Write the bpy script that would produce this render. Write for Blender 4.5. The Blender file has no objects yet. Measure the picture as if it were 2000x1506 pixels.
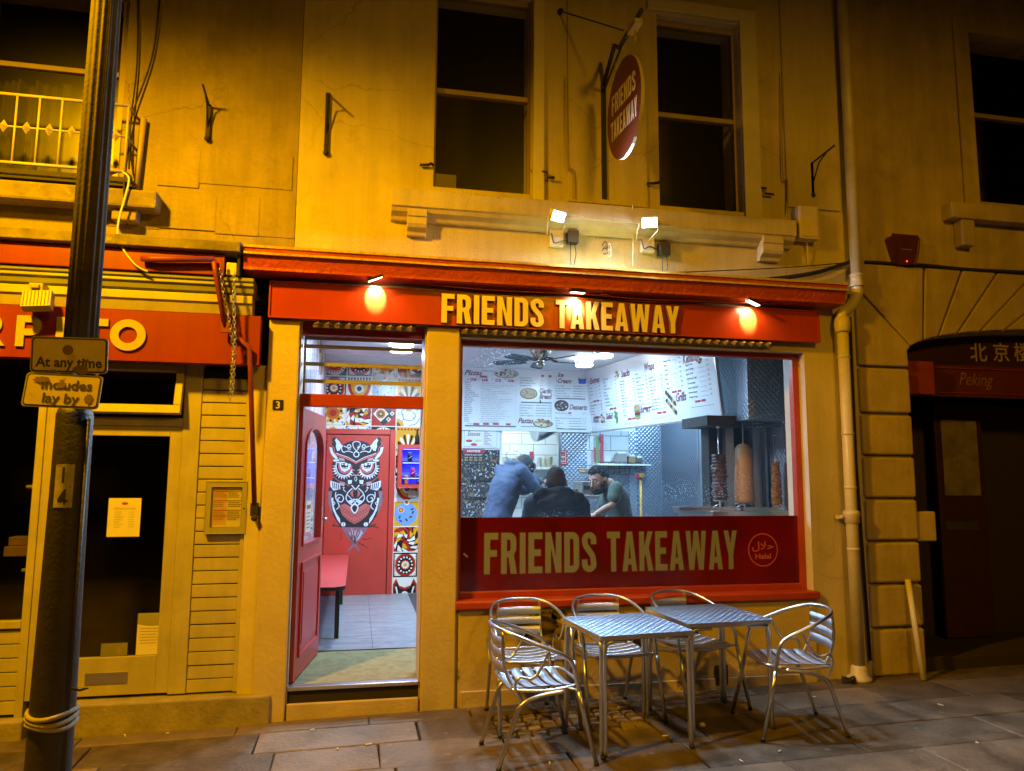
import bpy, bmesh, math, random
from mathutils import Vector, Matrix, noise
from mathutils.geometry import tessellate_polygon
R = math.radians
PI = math.pi
random.seed(7)
S = bpy.context.scene
COL = S.collection

# ------------------------------------------------------------------ camera
D, H, FPX = 5.6, 1.663, 1450.0
YAW, PITCH, ROLL = R(11.63), R(6.88), R(0.33)
F_ = Vector((math.sin(YAW) * math.cos(PITCH), math.cos(YAW) * math.cos(PITCH), math.sin(PITCH)))
X0 = Vector((math.cos(YAW), -math.sin(YAW), 0))
U0 = X0.cross(F_)
XA = X0 * math.cos(ROLL) + U0 * math.sin(ROLL)
UA = U0 * math.cos(ROLL) - X0 * math.sin(ROLL)
CAMP = Vector((0, -D, H))
cd = bpy.data.cameras.new('camera')
cam = bpy.data.objects.new('camera', cd)
COL.objects.link(cam)
cd.sensor_fit = 'HORIZONTAL'
cd.sensor_width = 36
cd.lens = 36 * FPX / 2000
cd.clip_start, cd.clip_end = 0.05, 2000
m3 = Matrix((XA, UA, -F_)).transposed()
cam.matrix_world = Matrix.Translation(CAMP) @ m3.to_4x4()
S.camera = cam

# ------------------------------------------------------------------ sky and exposure
w = bpy.data.worlds.new('World')
S.world = w
w.use_nodes = True
nt = w.node_tree
bg = nt.nodes['Background']
sky = nt.nodes.new('ShaderNodeTexSky')
sky.sky_type = 'NISHITA'
sky.sun_disc = False
sky.sun_elevation = R(-6)
sky.sun_rotation = R(200)
nt.links.new(sky.outputs[0], bg.inputs[0])
bg.inputs[1].default_value = 0.05
S.view_settings.view_transform = 'Standard'
S.view_settings.look = 'None'
S.view_settings.exposure = 0.0
S.view_settings.gamma = 1.0
S.cycles.use_denoising = True
S.cycles.max_bounces = 8
S.cycles.transparent_max_bounces = 16
S.cycles.sample_clamp_indirect = 4.0
S.cycles.caustics_reflective = False
S.cycles.caustics_refractive = False

SODIUM = (1.0, 0.452, 0.0)
def lamp(name, kind, loc, aim, power, col, parent=None, **kw):
    l = bpy.data.lights.new(name, kind)
    l.energy = power
    l.color = col
    for k, v in kw.items():
        setattr(l, k, v)
    o = bpy.data.objects.new(name, l)
    COL.objects.link(o)
    d = Vector(aim) - Vector(loc)
    o.rotation_euler = d.to_track_quat('-Z', 'Y').to_euler()
    o.location = loc
    if parent:
        o.parent = parent
        o.matrix_parent_inverse = Matrix.Translation(-parent.location)
    return o
# the street's sodium lantern, above and left of the frame, and an added weaker fill behind the camera
lamp('street_lantern_light', 'SPOT', (-2.7, -2.85, 5.2), (-2.3, -2.7, 0.0), 2000, SODIUM, spot_size=R(170), spot_blend=0.5, shadow_soft_size=0.16)
lamp('front_fill_light', 'SPOT', (3.4, -9.0, 6.2), (3.4, -8.9, 0.0), 900, (1.0, 0.45, 0.0), spot_size=R(179), spot_blend=0.22, shadow_soft_size=0.5)

def ray(px, py):
    return F_ + XA * ((px - 1000) / FPX) - UA * ((py - 753) / FPX)
def W(px, py, Y=0.0):
    """point of the plane y = Y that was measured at this place of the photograph"""
    d = ray(px, py)
    return CAMP + d * ((Y + D) / d.y)
def U(px, py, Y=0.0):
    p = W(px, py, Y)
    return p.x, p.z
def G(px, py, z=0.0):
    d = ray(px, py)
    return CAMP + d * ((z - H) / d.z)
def gz(x):
    return 0.016 * (x - 1.6)

# ------------------------------------------------------------------ materials
def lin(c):
    return c / 12.92 if c <= 0.04045 else ((c + 0.055) / 1.055) ** 2.4
MATS = {}
def mat(name, col, rough=0.6, metal=0.0, spec=0.5, var=0.0, vscale=4.0, bump=0.0, bscale=40.0, col2=None, stain=None, emit=None, coat=0.0, vdist=0.0, stretch=None, streak=0.0, crack=0.0):
    """procedural paint / stone / metal: base colour mixed by noise, optional stain patches, bump"""
    m = bpy.data.materials.new(name)
    m.use_nodes = True
    n, L = m.node_tree.nodes, m.node_tree.links
    b = n['Principled BSDF']
    b.inputs['Base Color'].default_value = (*col, 1)
    b.inputs['Roughness'].default_value = rough
    b.inputs['Metallic'].default_value = metal
    b.inputs['Specular IOR Level'].default_value = spec
    b.inputs['Coat Weight'].default_value = coat
    if emit:
        b.inputs['Emission Color'].default_value = (*emit[0], 1)
        b.inputs['Emission Strength'].default_value = emit[1]
    src = None
    if var or bump or stain or streak:
        tc = n.new('ShaderNodeTexCoord')
        co = tc.outputs['Object']
        if stretch:
            mp = n.new('ShaderNodeMapping')
            mp.inputs['Scale'].default_value = stretch
            L.new(co, mp.inputs[0])
            co = mp.outputs[0]
    if var:
        t = n.new('ShaderNodeTexNoise')
        t.inputs['Scale'].default_value = vscale
        t.inputs['Detail'].default_value = 8
        t.inputs['Roughness'].default_value = 0.65
        t.inputs['Distortion'].default_value = vdist
        L.new(co, t.inputs['Vector'])
        r = n.new('ShaderNodeValToRGB')
        c2 = col2 or tuple(c * (1 - var) for c in col)
        r.color_ramp.elements[0].position = 0.35
        r.color_ramp.elements[0].color = (*c2, 1)
        r.color_ramp.elements[1].position = 0.65
        r.color_ramp.elements[1].color = (*col, 1)
        L.new(t.outputs['Fac'], r.inputs[0])
        src = r.outputs[0]
    if stain:
        scol, lo, hi, sc = stain
        t2 = n.new('ShaderNodeTexNoise')
        t2.inputs['Scale'].default_value = sc
        t2.inputs['Detail'].default_value = 10
        t2.inputs['Roughness'].default_value = 0.7
        L.new(co, t2.inputs['Vector'])
        mr = n.new('ShaderNodeMapRange')
        mr.inputs['From Min'].default_value = lo
        mr.inputs['From Max'].default_value = hi
        L.new(t2.outputs['Fac'], mr.inputs[0])
        mx = n.new('ShaderNodeMix')
        mx.data_type = 'RGBA'
        L.new(mr.outputs[0], mx.inputs[0])
        if src:
            L.new(src, mx.inputs[6])
        else:
            mx.inputs[6].default_value = (*col, 1)
        mx.inputs[7].default_value = (*scol, 1)
        src = mx.outputs[2]
    if streak:                                   # rain streaks and grime that run down the surface
        mp2 = n.new('ShaderNodeMapping')
        mp2.inputs['Scale'].default_value = (7, 7, .55)
        L.new(tc.outputs['Object'], mp2.inputs[0])
        t4 = n.new('ShaderNodeTexNoise')
        t4.inputs['Scale'].default_value = 1.0
        t4.inputs['Detail'].default_value = 7
        t4.inputs['Roughness'].default_value = 0.75
        L.new(mp2.outputs[0], t4.inputs['Vector'])
        m4 = n.new('ShaderNodeMapRange')
        m4.inputs['From Min'].default_value = 0.42
        m4.inputs['From Max'].default_value = 0.74
        m4.inputs['To Max'].default_value = streak
        L.new(t4.outputs['Fac'], m4.inputs[0])
        x4 = n.new('ShaderNodeMix')
        x4.data_type = 'RGBA'
        L.new(m4.outputs[0], x4.inputs[0])
        if src:
            L.new(src, x4.inputs[6])
        else:
            x4.inputs[6].default_value = (*col, 1)
        x4.inputs[7].default_value = (*[c * .35 for c in col], 1)
        src = x4.outputs[2]
    if crack:                                    # hairline cracks, here and there
        t5 = n.new('ShaderNodeTexNoise')
        t5.inputs['Scale'].default_value = 2.2
        t5.inputs['Detail'].default_value = 6
        L.new(co, t5.inputs['Vector'])
        va = n.new('ShaderNodeVectorMath')
        va.operation = 'MULTIPLY_ADD'
        va.inputs[1].default_value = (.5, .5, .5)
        L.new(t5.outputs['Color'], va.inputs[0])
        L.new(co, va.inputs[2])
        vo = n.new('ShaderNodeTexVoronoi')
        vo.feature = 'DISTANCE_TO_EDGE'
        vo.inputs['Scale'].default_value = 0.9
        L.new(va.outputs[0], vo.inputs['Vector'])
        lt = n.new('ShaderNodeMapRange')
        lt.inputs['From Min'].default_value = 0.0
        lt.inputs['From Max'].default_value = 0.007
        lt.inputs['To Min'].default_value = crack
        lt.inputs['To Max'].default_value = 0.0
        L.new(vo.outputs['Distance'], lt.inputs[0])
        t6 = n.new('ShaderNodeTexNoise')
        t6.inputs['Scale'].default_value = 0.8
        L.new(co, t6.inputs['Vector'])
        gt = n.new('ShaderNodeMapRange')
        gt.inputs['From Min'].default_value = 0.48
        gt.inputs['From Max'].default_value = 0.60
        L.new(t6.outputs['Fac'], gt.inputs[0])
        mm = n.new('ShaderNodeMath')
        mm.operation = 'MULTIPLY'
        L.new(lt.outputs[0], mm.inputs[0])
        L.new(gt.outputs[0], mm.inputs[1])
        x5 = n.new('ShaderNodeMix')
        x5.data_type = 'RGBA'
        L.new(mm.outputs[0], x5.inputs[0])
        L.new(src, x5.inputs[6])
        x5.inputs[7].default_value = (*[c * .2 for c in col], 1)
        src = x5.outputs[2]
    if src:
        L.new(src, b.inputs['Base Color'])
    if bump:
        t3 = n.new('ShaderNodeTexNoise')
        t3.inputs['Scale'].default_value = bscale
        t3.inputs['Detail'].default_value = 6
        L.new(co, t3.inputs['Vector'])
        bp = n.new('ShaderNodeBump')
        bp.inputs['Strength'].default_value = bump
        bp.inputs['Distance'].default_value = 0.01
        L.new(t3.outputs['Fac'], bp.inputs['Height'])
        L.new(bp.outputs[0], b.inputs['Normal'])
    MATS[name] = m
    return m
def hexc(s):
    return tuple(lin(int(s[i:i + 2], 16) / 255) for i in (0, 2, 4))
def emis(name, col, st):
    m = bpy.data.materials.new(name)
    m.use_nodes = True
    n = m.node_tree.nodes
    b = n['Principled BSDF']
    b.inputs['Base Color'].default_value = (0.8, 0.8, 0.8, 1)
    b.inputs['Emission Color'].default_value = (*col, 1)
    b.inputs['Emission Strength'].default_value = st
    MATS[name] = m
    return m
def glass_mat(name, tint=(1, 1, 1), refl=1.0, dirt=0.0, dust=(0.5, 0.6, 0.75), rough=0.0, haze=0.0):
    """thin pane: clear with a fresnel reflection, optional dried splashes and a film of dust"""
    m = bpy.data.materials.new(name)
    m.use_nodes = True
    n, L = m.node_tree.nodes, m.node_tree.links
    for x in list(n):
        n.remove(x)
    out = n.new('ShaderNodeOutputMaterial')
    tr = n.new('ShaderNodeBsdfTransparent')
    tr.inputs[0].default_value = (*tint, 1)
    gl = n.new('ShaderNodeBsdfGlossy')
    gl.inputs['Roughness'].default_value = rough
    lw = n.new('ShaderNodeLayerWeight')           # Schlick reflectance, the same from both sides of a thin pane
    pw = n.new('ShaderNodeMath')
    pw.operation = 'POWER'
    pw.inputs[1].default_value = 5
    L.new(lw.outputs['Facing'], pw.inputs[0])
    mu = n.new('ShaderNodeMath')
    mu.operation = 'MULTIPLY_ADD'
    mu.inputs[1].default_value = .9 * refl
    mu.inputs[2].default_value = .05 * refl
    L.new(pw.outputs[0], mu.inputs[0])
    mx = n.new('ShaderNodeMixShader')
    L.new(mu.outputs[0], mx.inputs[0])
    L.new(tr.outputs[0], mx.inputs[1])
    L.new(gl.outputs[0], mx.inputs[2])
    last = mx.outputs[0]
    if dirt or haze:
        tc = n.new('ShaderNodeTexCoord')
        vo = n.new('ShaderNodeTexVoronoi')
        vo.voronoi_dimensions = '2D'
        vo.inputs['Scale'].default_value = 36
        sx = n.new('ShaderNodeSeparateXYZ')
        cx = n.new('ShaderNodeCombineXYZ')
        L.new(tc.outputs['Object'], sx.inputs[0])
        L.new(sx.outputs[0], cx.inputs[0])
        L.new(sx.outputs[2], cx.inputs[1])
        L.new(cx.outputs[0], vo.inputs['Vector'])
        ns = n.new('ShaderNodeTexNoise')
        ns.inputs['Scale'].default_value = 1.7
        ns.inputs['Detail'].default_value = 5
        L.new(tc.outputs['Object'], ns.inputs['Vector'])
        a = n.new('ShaderNodeMapRange')          # dot size grows where the pane is dirtier
        a.inputs['From Min'].default_value = 0.42
        a.inputs['From Max'].default_value = 0.75
        a.inputs['To Min'].default_value = 0.0
        a.inputs['To Max'].default_value = 0.21
        L.new(ns.outputs['Fac'], a.inputs[0])
        c = n.new('ShaderNodeMath')
        c.operation = 'LESS_THAN'
        L.new(vo.outputs['Distance'], c.inputs[0])
        L.new(a.outputs[0], c.inputs[1])
        d1 = n.new('ShaderNodeMath')
        d1.operation = 'MULTIPLY'
        d1.inputs[1].default_value = dirt
        L.new(c.outputs[0], d1.inputs[0])
        hz = n.new('ShaderNodeMath')
        hz.operation = 'MULTIPLY_ADD'
        hz.inputs[1].default_value = haze
        L.new(ns.outputs['Fac'], hz.inputs[0])
        L.new(d1.outputs[0], hz.inputs[2])
        tl = n.new('ShaderNodeBsdfTranslucent')
        tl.inputs[0].default_value = (*dust, 1)
        m2 = n.new('ShaderNodeMixShader')
        L.new(hz.outputs[0], m2.inputs[0])
        L.new(last, m2.inputs[1])
        L.new(tl.outputs[0], m2.inputs[2])
        last = m2.outputs[0]
    L.new(last, out.inputs[0])
    MATS[name] = m
    return m

CREAM = (0.60, 0.52, 0.34)
mat('cream_render', CREAM, 0.62, var=0.24, vscale=1.1, bump=0.45, bscale=48, stain=((0.33, 0.26, 0.15), 0.56, 0.78, 1.7), streak=0.40, crack=0.38)
mat('cream_pilaster', (0.58, 0.49, 0.31), 0.5, var=0.14, vscale=3, bump=0.5, bscale=28, stain=((0.16, 0.11, 0.06), 0.71, 0.74, 9))
mat('plinth_render', (0.56, 0.46, 0.30), 0.6, var=0.22, vscale=2.5, bump=0.5, bscale=30, stain=((0.17, 0.13, 0.09), 0.62, 0.67, 2.4))
mat('stone', (0.33, 0.27, 0.16), 0.8, var=0.35, vscale=1.6, bump=0.6, bscale=34, stain=((0.14, 0.11, 0.07), 0.56, 0.76, 2.6), streak=0.5, crack=0.5)
mat('stone_dark', (0.25, 0.21, 0.14), 0.85, var=0.5, vscale=5, bump=0.7, bscale=30, stain=((0.40, 0.36, 0.27), 0.6, 0.75, 6))
mat('ashlar', (0.52, 0.42, 0.25), 0.8, var=0.3, vscale=1.8, bump=0.6, bscale=35, stain=((0.20, 0.16, 0.09), 0.57, 0.78, 2.2), streak=0.45)
mat('trim_paint', (0.62, 0.54, 0.37), 0.5, var=0.12, vscale=6, bump=0.2, bscale=60)
mat('old_gloss', (0.48, 0.44, 0.36), 0.45, var=0.2, vscale=4, bump=0.12, bscale=50, streak=0.3)
mat('old_red', (0.26, 0.030, 0.008), 0.34, var=0.15, vscale=3, streak=0.35)
mat('iron_black', (0.034, 0.029, 0.026), 0.5, var=0.45, vscale=7, bump=0.35, bscale=60)
mat('sign_cream', (0.42, 0.37, 0.27), 0.5)
mat('white_paint', (0.62, 0.58, 0.47), 0.45, var=0.12, vscale=5, bump=0.12, bscale=50)
mat('red_paint', (0.40, 0.050, 0.014), 0.32, var=0.22, vscale=5, bump=0.14, bscale=25, stain=((0.16, 0.03, 0.012), 0.62, 0.74, 7))
mat('red_cornice', (0.47, 0.07, 0.02), 0.36, var=0.25, vscale=9, bump=1.0, bscale=30)
mat('red_sign', (0.40, 0.046, 0.010), 0.26, var=0.10, vscale=2, bump=0.05, bscale=8, streak=0.22)
mat('red_door', (0.52, 0.050, 0.034), 0.38, var=0.1, vscale=4, bump=0.06, bscale=30)
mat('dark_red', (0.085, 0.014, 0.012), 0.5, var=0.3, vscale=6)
mat('maroon_vinyl', (0.15, 0.003, 0.004), 0.2, var=0.35, vscale=1.6, col2=(0.07, 0.002, 0.002))
mat('tan_letter', (0.19, 0.24, 0.40), 0.5)
mat('cream_letter', (0.80, 0.72, 0.48), 0.4)
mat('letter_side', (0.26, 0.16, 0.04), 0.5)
mat('gilt', (0.66, 0.48, 0.12), 0.35, metal=0.1, var=0.4, vscale=25, bump=0.3, bscale=50)  # on the cornice ridges it stands for the lamp's reflection
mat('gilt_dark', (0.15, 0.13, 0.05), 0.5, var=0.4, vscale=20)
mat('iron', (0.018, 0.015, 0.013), 0.7, var=0.4, vscale=20, bump=0.4, bscale=60)
mat('red_dull', (0.24, 0.035, 0.014), 0.5, var=0.3, vscale=9)
mat('oval_red', (0.075, 0.012, 0.006), 0.35, var=0.1)
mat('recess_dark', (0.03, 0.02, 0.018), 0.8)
mat('iron_post', (0.075, 0.060, 0.048), 0.75, spec=0.2, var=0.45, vscale=7, bump=0.35, bscale=60)
mat('dark_gap', (0.02, 0.016, 0.012), 0.9)
mat('glass_dark', (0.012, 0.010, 0.010), 0.12, spec=0.5)
mat('night_room', (0.10, 0.075, 0.06), 0.9, var=0.4, vscale=2)
mat('sash', (0.34, 0.27, 0.17), 0.5, var=0.2, vscale=6)
mat('green_grey', (0.22, 0.23, 0.13), 0.5, var=0.2, vscale=4)
mat('grey_plastic', (0.30, 0.29, 0.27), 0.5)
mat('pipe_paint', (0.60, 0.55, 0.38), 0.38, var=0.2, vscale=5, bump=0.25, bscale=30)
mat('black_plastic', (0.015, 0.015, 0.016), 0.4)
mat('pale_plastic', (0.62, 0.58, 0.46), 0.45, var=0.1)
mat('steel', (0.62, 0.62, 0.63), 0.28, metal=1.0, var=0.1, vscale=8)
mat('aluminium', (0.66, 0.69, 0.75), 0.30, metal=1.0, var=0.12, vscale=14, bump=0.05, bscale=120)
mat('brushed', (0.60, 0.68, 0.82), 0.42, metal=1.0, bump=0.25, bscale=90, stretch=(1, 14, 14))
mat('brass', (0.52, 0.47, 0.30), 0.25, metal=1.0)
mat('paper', (0.70, 0.66, 0.56), 0.7, var=0.05)
mat('ink', (0.03, 0.025, 0.02), 0.6)
mat('faded_ink', (0.28, 0.22, 0.14), 0.7)
mat('white_gloss', (0.80, 0.82, 0.84), 0.22)
mat('wall_white', (0.74, 0.77, 0.80), 0.55, var=0.04)
mat('mat_coir', (0.30, 0.27, 0.13), 0.95, var=0.35, vscale=14, bump=1.0, bscale=180)
mat('grey_mat', (0.07, 0.06, 0.06), 0.9, bump=0.5, bscale=150)
mat('wood', (0.42, 0.28, 0.12), 0.6, var=0.3, vscale=6, stretch=(1, 1, 0.1))
mat('concrete', (0.34, 0.30, 0.22), 0.85, var=0.35, vscale=6, bump=0.6, bscale=40)
mat('litter', (0.7, 0.66, 0.55), 0.8)

# ------------------------------------------------------------------ mesh builder
def circ(cx, cy, r, n=24, ry=None, a0=0.0):
    ry = r if ry is None else ry
    return [(cx + r * math.cos(a0 + 2 * PI * i / n), cy + ry * math.sin(a0 + 2 * PI * i / n)) for i in range(n)]
def rrect(x0, y0, x1, y1, r, n=5):
    o = []
    for cx, cy, a in ((x1 - r, y1 - r, 0), (x0 + r, y1 - r, 90), (x0 + r, y0 + r, 180), (x1 - r, y0 + r, 270)):
        for i in range(n + 1):
            t = R(a + 90 * i / n)
            o.append((cx + r * math.cos(t), cy + r * math.sin(t)))
    return o
def rect(x0, y0, x1, y1):
    return [(x0, y0), (x1, y0), (x1, y1), (x0, y1)]
def spl(P, n=6, closed=False):
    """Catmull-Rom through points (2-D or 3-D tuples)"""
    P = [tuple(p) for p in P]
    k = len(P)
    out = []
    rng = range(k if closed else k - 1)
    for i in rng:
        p0, p1, p2, p3 = (P[(i - 1) % k], P[i], P[(i + 1) % k], P[(i + 2) % k]) if closed else (P[max(i - 1, 0)], P[i], P[i + 1], P[min(i + 2, k - 1)])
        for j in range(n):
            t = j / n
            out.append(tuple(0.5 * (2 * b + (c - a) * t + (2 * a - 5 * b + 4 * c - d) * t * t + (3 * b - a - 3 * c + d) * t ** 3) for a, b, c, d in zip(p0, p1, p2, p3)))
    if not closed:
        out.append(P[-1])
    return out
def stroke(P, wd):
    """outline of a polyline drawn with a pen of width wd (number or list)"""
    Lf, Rt = [], []
    n = len(P)
    for i, p in enumerate(P):
        a, b = P[max(i - 1, 0)], P[min(i + 1, n - 1)]
        dx, dy = b[0] - a[0], b[1] - a[1]
        l = math.hypot(dx, dy) or 1
        h = (wd[i] if isinstance(wd, (list, tuple)) else wd) / 2
        Lf.append((p[0] - dy / l * h, p[1] + dx / l * h))
        Rt.append((p[0] + dy / l * h, p[1] - dx / l * h))
    return Lf + Rt[::-1]

class Frame:
    """a flat sheet in space: origin, direction of u, direction of v, outward normal"""
    def __init__(s, o, u=(1, 0, 0), v=(0, 0, 1), n=(0, -1, 0)):
        s.o, s.u, s.v, s.n = Vector(o), Vector(u), Vector(v), Vector(n)
    def __call__(s, a, b, c=0.0):
        return s.o + s.u * a + s.v * b + s.n * c

class MB:
    def __init__(s, *mats):
        s.v, s.f, s.mi, s.sm = [], [], [], []
        s.mats = list(mats)
    def m(s, name):
        if isinstance(name, int):
            return name
        if name not in s.mats:
            s.mats.append(name)
        return s.mats.index(name)
    def face(s, idx, m=0, smooth=False):
        s.f.append(idx)
        s.mi.append(s.m(m))
        s.sm.append(smooth)
    def poly(s, pts, m=0):
        b = len(s.v)
        s.v += [tuple(p) for p in pts]
        s.face(list(range(b, b + len(pts))), m)
        return s
    def box(s, x0, x1, y0, y1, z0, z1, m=0, T=None):
        b = len(s.v)
        P = [(x, y, z) for z in (z0, z1) for y in (y0, y1) for x in (x0, x1)]
        if T:
            P = [tuple(T @ Vector(p)) for p in P]
        s.v += P
        for f in ((0, 2, 3, 1), (4, 5, 7, 6), (0, 1, 5, 4), (2, 6, 7, 3), (0, 4, 6, 2), (1, 3, 7, 5)):
            s.face([b + i for i in f], m)
        return s
    def cbox(s, c, sz, m=0, T=None):
        return s.box(c[0] - sz[0] / 2, c[0] + sz[0] / 2, c[1] - sz[1] / 2, c[1] + sz[1] / 2, c[2] - sz[2] / 2, c[2] + sz[2] / 2, m, T)
    def prism(s, front, off, m=0, side=None):
        """closed solid: polygon front (3-D points) pushed by vector off"""
        n = len(front)
        b = len(s.v)
        off = Vector(off)
        s.v += [tuple(p) for p in front] + [tuple(Vector(p) + off) for p in front]
        s.face(list(range(b, b + n)), m)
        s.face(list(range(b + 2 * n - 1, b + n - 1, -1)), m)
        for i in range(n):
            j = (i + 1) % n
            s.face([b + i, b + n + i, b + n + j, b + j], m if side is None else side)
        return s
    def art(s, loops, fr, lift=0.0, m=0, thick=0.0, side=None):
        """filled 2-D shape (outer loop + holes) laid on a Frame; thick > 0 makes a solid of it"""
        b = len(s.v)
        if loops and not isinstance(loops[0][0], (tuple, list)):
            loops = [loops]
        flat = [p for l in loops for p in l]
        s.v += [tuple(fr(p[0], p[1], lift + thick)) for p in flat]
        for t in tessellate_polygon([[Vector((p[0], p[1], 0)) for p in l] for l in loops]):
            s.face([b + i for i in t], m)
        if thick:
            b2 = len(s.v)
            s.v += [tuple(fr(p[0], p[1], lift)) for p in flat]
            k = 0
            for l in loops:
                n = len(l)
                for i in range(n):
                    j = (i + 1) % n
                    s.face([b + k + i, b + k + j, b2 + k + j, b2 + k + i], m if side is None else side)
                k += n
        return s
    def tube(s, path, r, seg=10, m=0, closed=False, cap=True, flute=0.0, nfl=0):
        P = [Vector(p) for p in path]
        n = len(P)
        rr = r if isinstance(r, (list, tuple)) else [r] * n
        tg = []
        for i in range(n):
            a, c = (P[i - 1], P[(i + 1) % n]) if closed else (P[max(i - 1, 0)], P[min(i + 1, n - 1)])
            tg.append((c - a).normalized())
        up = Vector((0, 0, 1)) if abs(tg[0].z) < 0.9 else Vector((1, 0, 0))
        nx = tg[0].cross(up).normalized()
        b = len(s.v)
        for i in range(n):
            nx = (nx - tg[i] * nx.dot(tg[i])).normalized()
            ny = tg[i].cross(nx)
            for k in range(seg):
                a = 2 * PI * k / seg
                q = rr[i] * (1 - flute * (0.5 + 0.5 * math.cos(a * nfl)) if nfl else 1)
                s.v.append(tuple(P[i] + nx * (q * math.cos(a)) + ny * (q * math.sin(a))))
        for i in range(n if closed else n - 1):
            i2 = (i + 1) % n
            for k in range(seg):
                k2 = (k + 1) % seg
                s.face([b + i * seg + k, b + i * seg + k2, b + i2 * seg + k2, b + i2 * seg + k], m, True)
        if cap and not closed:
            s.face([b + k for k in range(seg)][::-1], m)
            s.face([b + (n - 1) * seg + k for k in range(seg)], m)
        return s
    def lathe(s, prof, o=(0, 0, 0), seg=20, m=0, ax=None, smooth=True):
        """profile [(radius, height)] turned about an axis through o (ax: 3x3 matrix, default z)"""
        b = len(s.v)
        o = Vector(o)
        for r, z in prof:
            for k in range(seg):
                a = 2 * PI * k / seg
                p = Vector((r * math.cos(a), r * math.sin(a), z))
                s.v.append(tuple(o + (ax @ p if ax else p)))
        for i in range(len(prof) - 1):
            for k in range(seg):
                k2 = (k + 1) % seg
                s.face([b + i * seg + k, b + i * seg + k2, b + (i + 1) * seg + k2, b + (i + 1) * seg + k], m, smooth)
        s.face([b + k for k in range(seg)][::-1], m)
        e = b + (len(prof) - 1) * seg
        s.face([e + k for k in range(seg)], m)
        return s
    def ball(s, c, r, seg=14, rings=9, m=0, T=None, fn=None):
        r = r if isinstance(r, (list, tuple)) else (r, r, r)
        b = len(s.v)
        c = Vector(c)
        for i in range(rings + 1):
            th = PI * i / rings
            for k in range(seg):
                a = 2 * PI * k / seg
                p = Vector((math.sin(th) * math.cos(a), math.sin(th) * math.sin(a), math.cos(th)))
                if fn:
                    p = fn(p)
                p = Vector((p.x * r[0], p.y * r[1], p.z * r[2]))
                s.v.append(tuple(c + (T @ p if T else p)))
        for i in range(rings):
            for k in range(seg):
                k2 = (k + 1) % seg
                s.face([b + i * seg + k, b + (i + 1) * seg + k, b + (i + 1) * seg + k2, b + i * seg + k2], m, True)
        return s
    def loft(s, secs, n=16, m=0):
        """closed body through elliptic sections (centre, half-width vector, half-depth vector)"""
        b = len(s.v)
        for c, a, d in secs:
            for k in range(n):
                t = 2 * PI * k / n
                s.v.append(tuple(Vector(c) + Vector(a) * math.cos(t) + Vector(d) * math.sin(t)))
        for i in range(len(secs) - 1):
            for k in range(n):
                k2 = (k + 1) % n
                s.face([b + i * n + k, b + i * n + k2, b + (i + 1) * n + k2, b + (i + 1) * n + k], m, True)
        s.face([b + k for k in range(n)][::-1], m)
        s.face([b + (len(secs) - 1) * n + k for k in range(n)], m)
        return s
    def mesh(s, me, fn, m=0):
        b = len(s.v)
        s.v += [tuple(fn(v.co)) for v in me.vertices]
        for p in me.polygons:
            s.face([b + i for i in p.vertices], m)
        return s
    def text(s, txt, fr, x, y, size, m=0, lift=0.0, align='LEFT', bold=0.0, sx=1.0, shear=0.0, res=2, width=None):
        me, bw = text_mesh(txt, bold, shear, res)
        if width:
            sx = width / (size * bw) if bw else 1
        k = size
        ox = x - (bw * k * sx / 2 if align == 'CENTER' else (bw * k * sx if align == 'RIGHT' else 0))
        return s.mesh(me, lambda c: fr(ox + c.x * k * sx, y + c.y * k, lift), m)
    def build(s, name, parent=None, bevel=0.0, label=None, shift=True, bseg=2):
        me = bpy.data.meshes.new(name)
        off = parent.location if (parent is not None and shift) else Vector((0, 0, 0))
        pp = parent
        if parent is not None and shift and parent.parent is not None:
            off = parent.location + parent.parent.location
        me.from_pydata([tuple(Vector(v) - off) for v in s.v], [], s.f)
        for i, p in enumerate(me.polygons):
            p.material_index = s.mi[i]
            p.use_smooth = s.sm[i]
        for n in (s.mats or ['concrete']):
            me.materials.append(MATS[n])
        me.update()
        o = bpy.data.objects.new(name, me)
        COL.objects.link(o)
        if parent is not None:
            o.parent = parent
        if bevel:
            bv = o.modifiers.new('bevel', 'BEVEL')
            bv.width = bevel
            bv.segments = bseg
            bv.limit_method = 'ANGLE'
            bv.angle_limit = R(50)
        if label:
            o['label'] = label
        return o

_TX = {}
def text_mesh(txt, bold=0.0, shear=0.0, res=2):
    """lettering in Blender's built-in typeface, unit size, origin at the left of the baseline"""
    key = (txt, bold, shear, res)
    if key not in _TX:
        c = bpy.data.curves.new('t', 'FONT')
        c.body = txt
        c.size = 1
        c.offset = bold
        c.shear = shear
        c.resolution_u = res
        o = bpy.data.objects.new('t', c)
        COL.objects.link(o)
        dg = bpy.context.evaluated_depsgraph_get()
        me = bpy.data.meshes.new_from_object(o.evaluated_get(dg))
        xs = [v.co.x for v in me.vertices]
        mn = min(xs) if xs else 0
        for v in me.vertices:
            v.co.x -= mn
        bpy.data.objects.remove(o)
        bpy.data.curves.remove(c)
        _TX[key] = (me, (max(xs) - mn) if xs else 0)
    return _TX[key]

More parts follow.
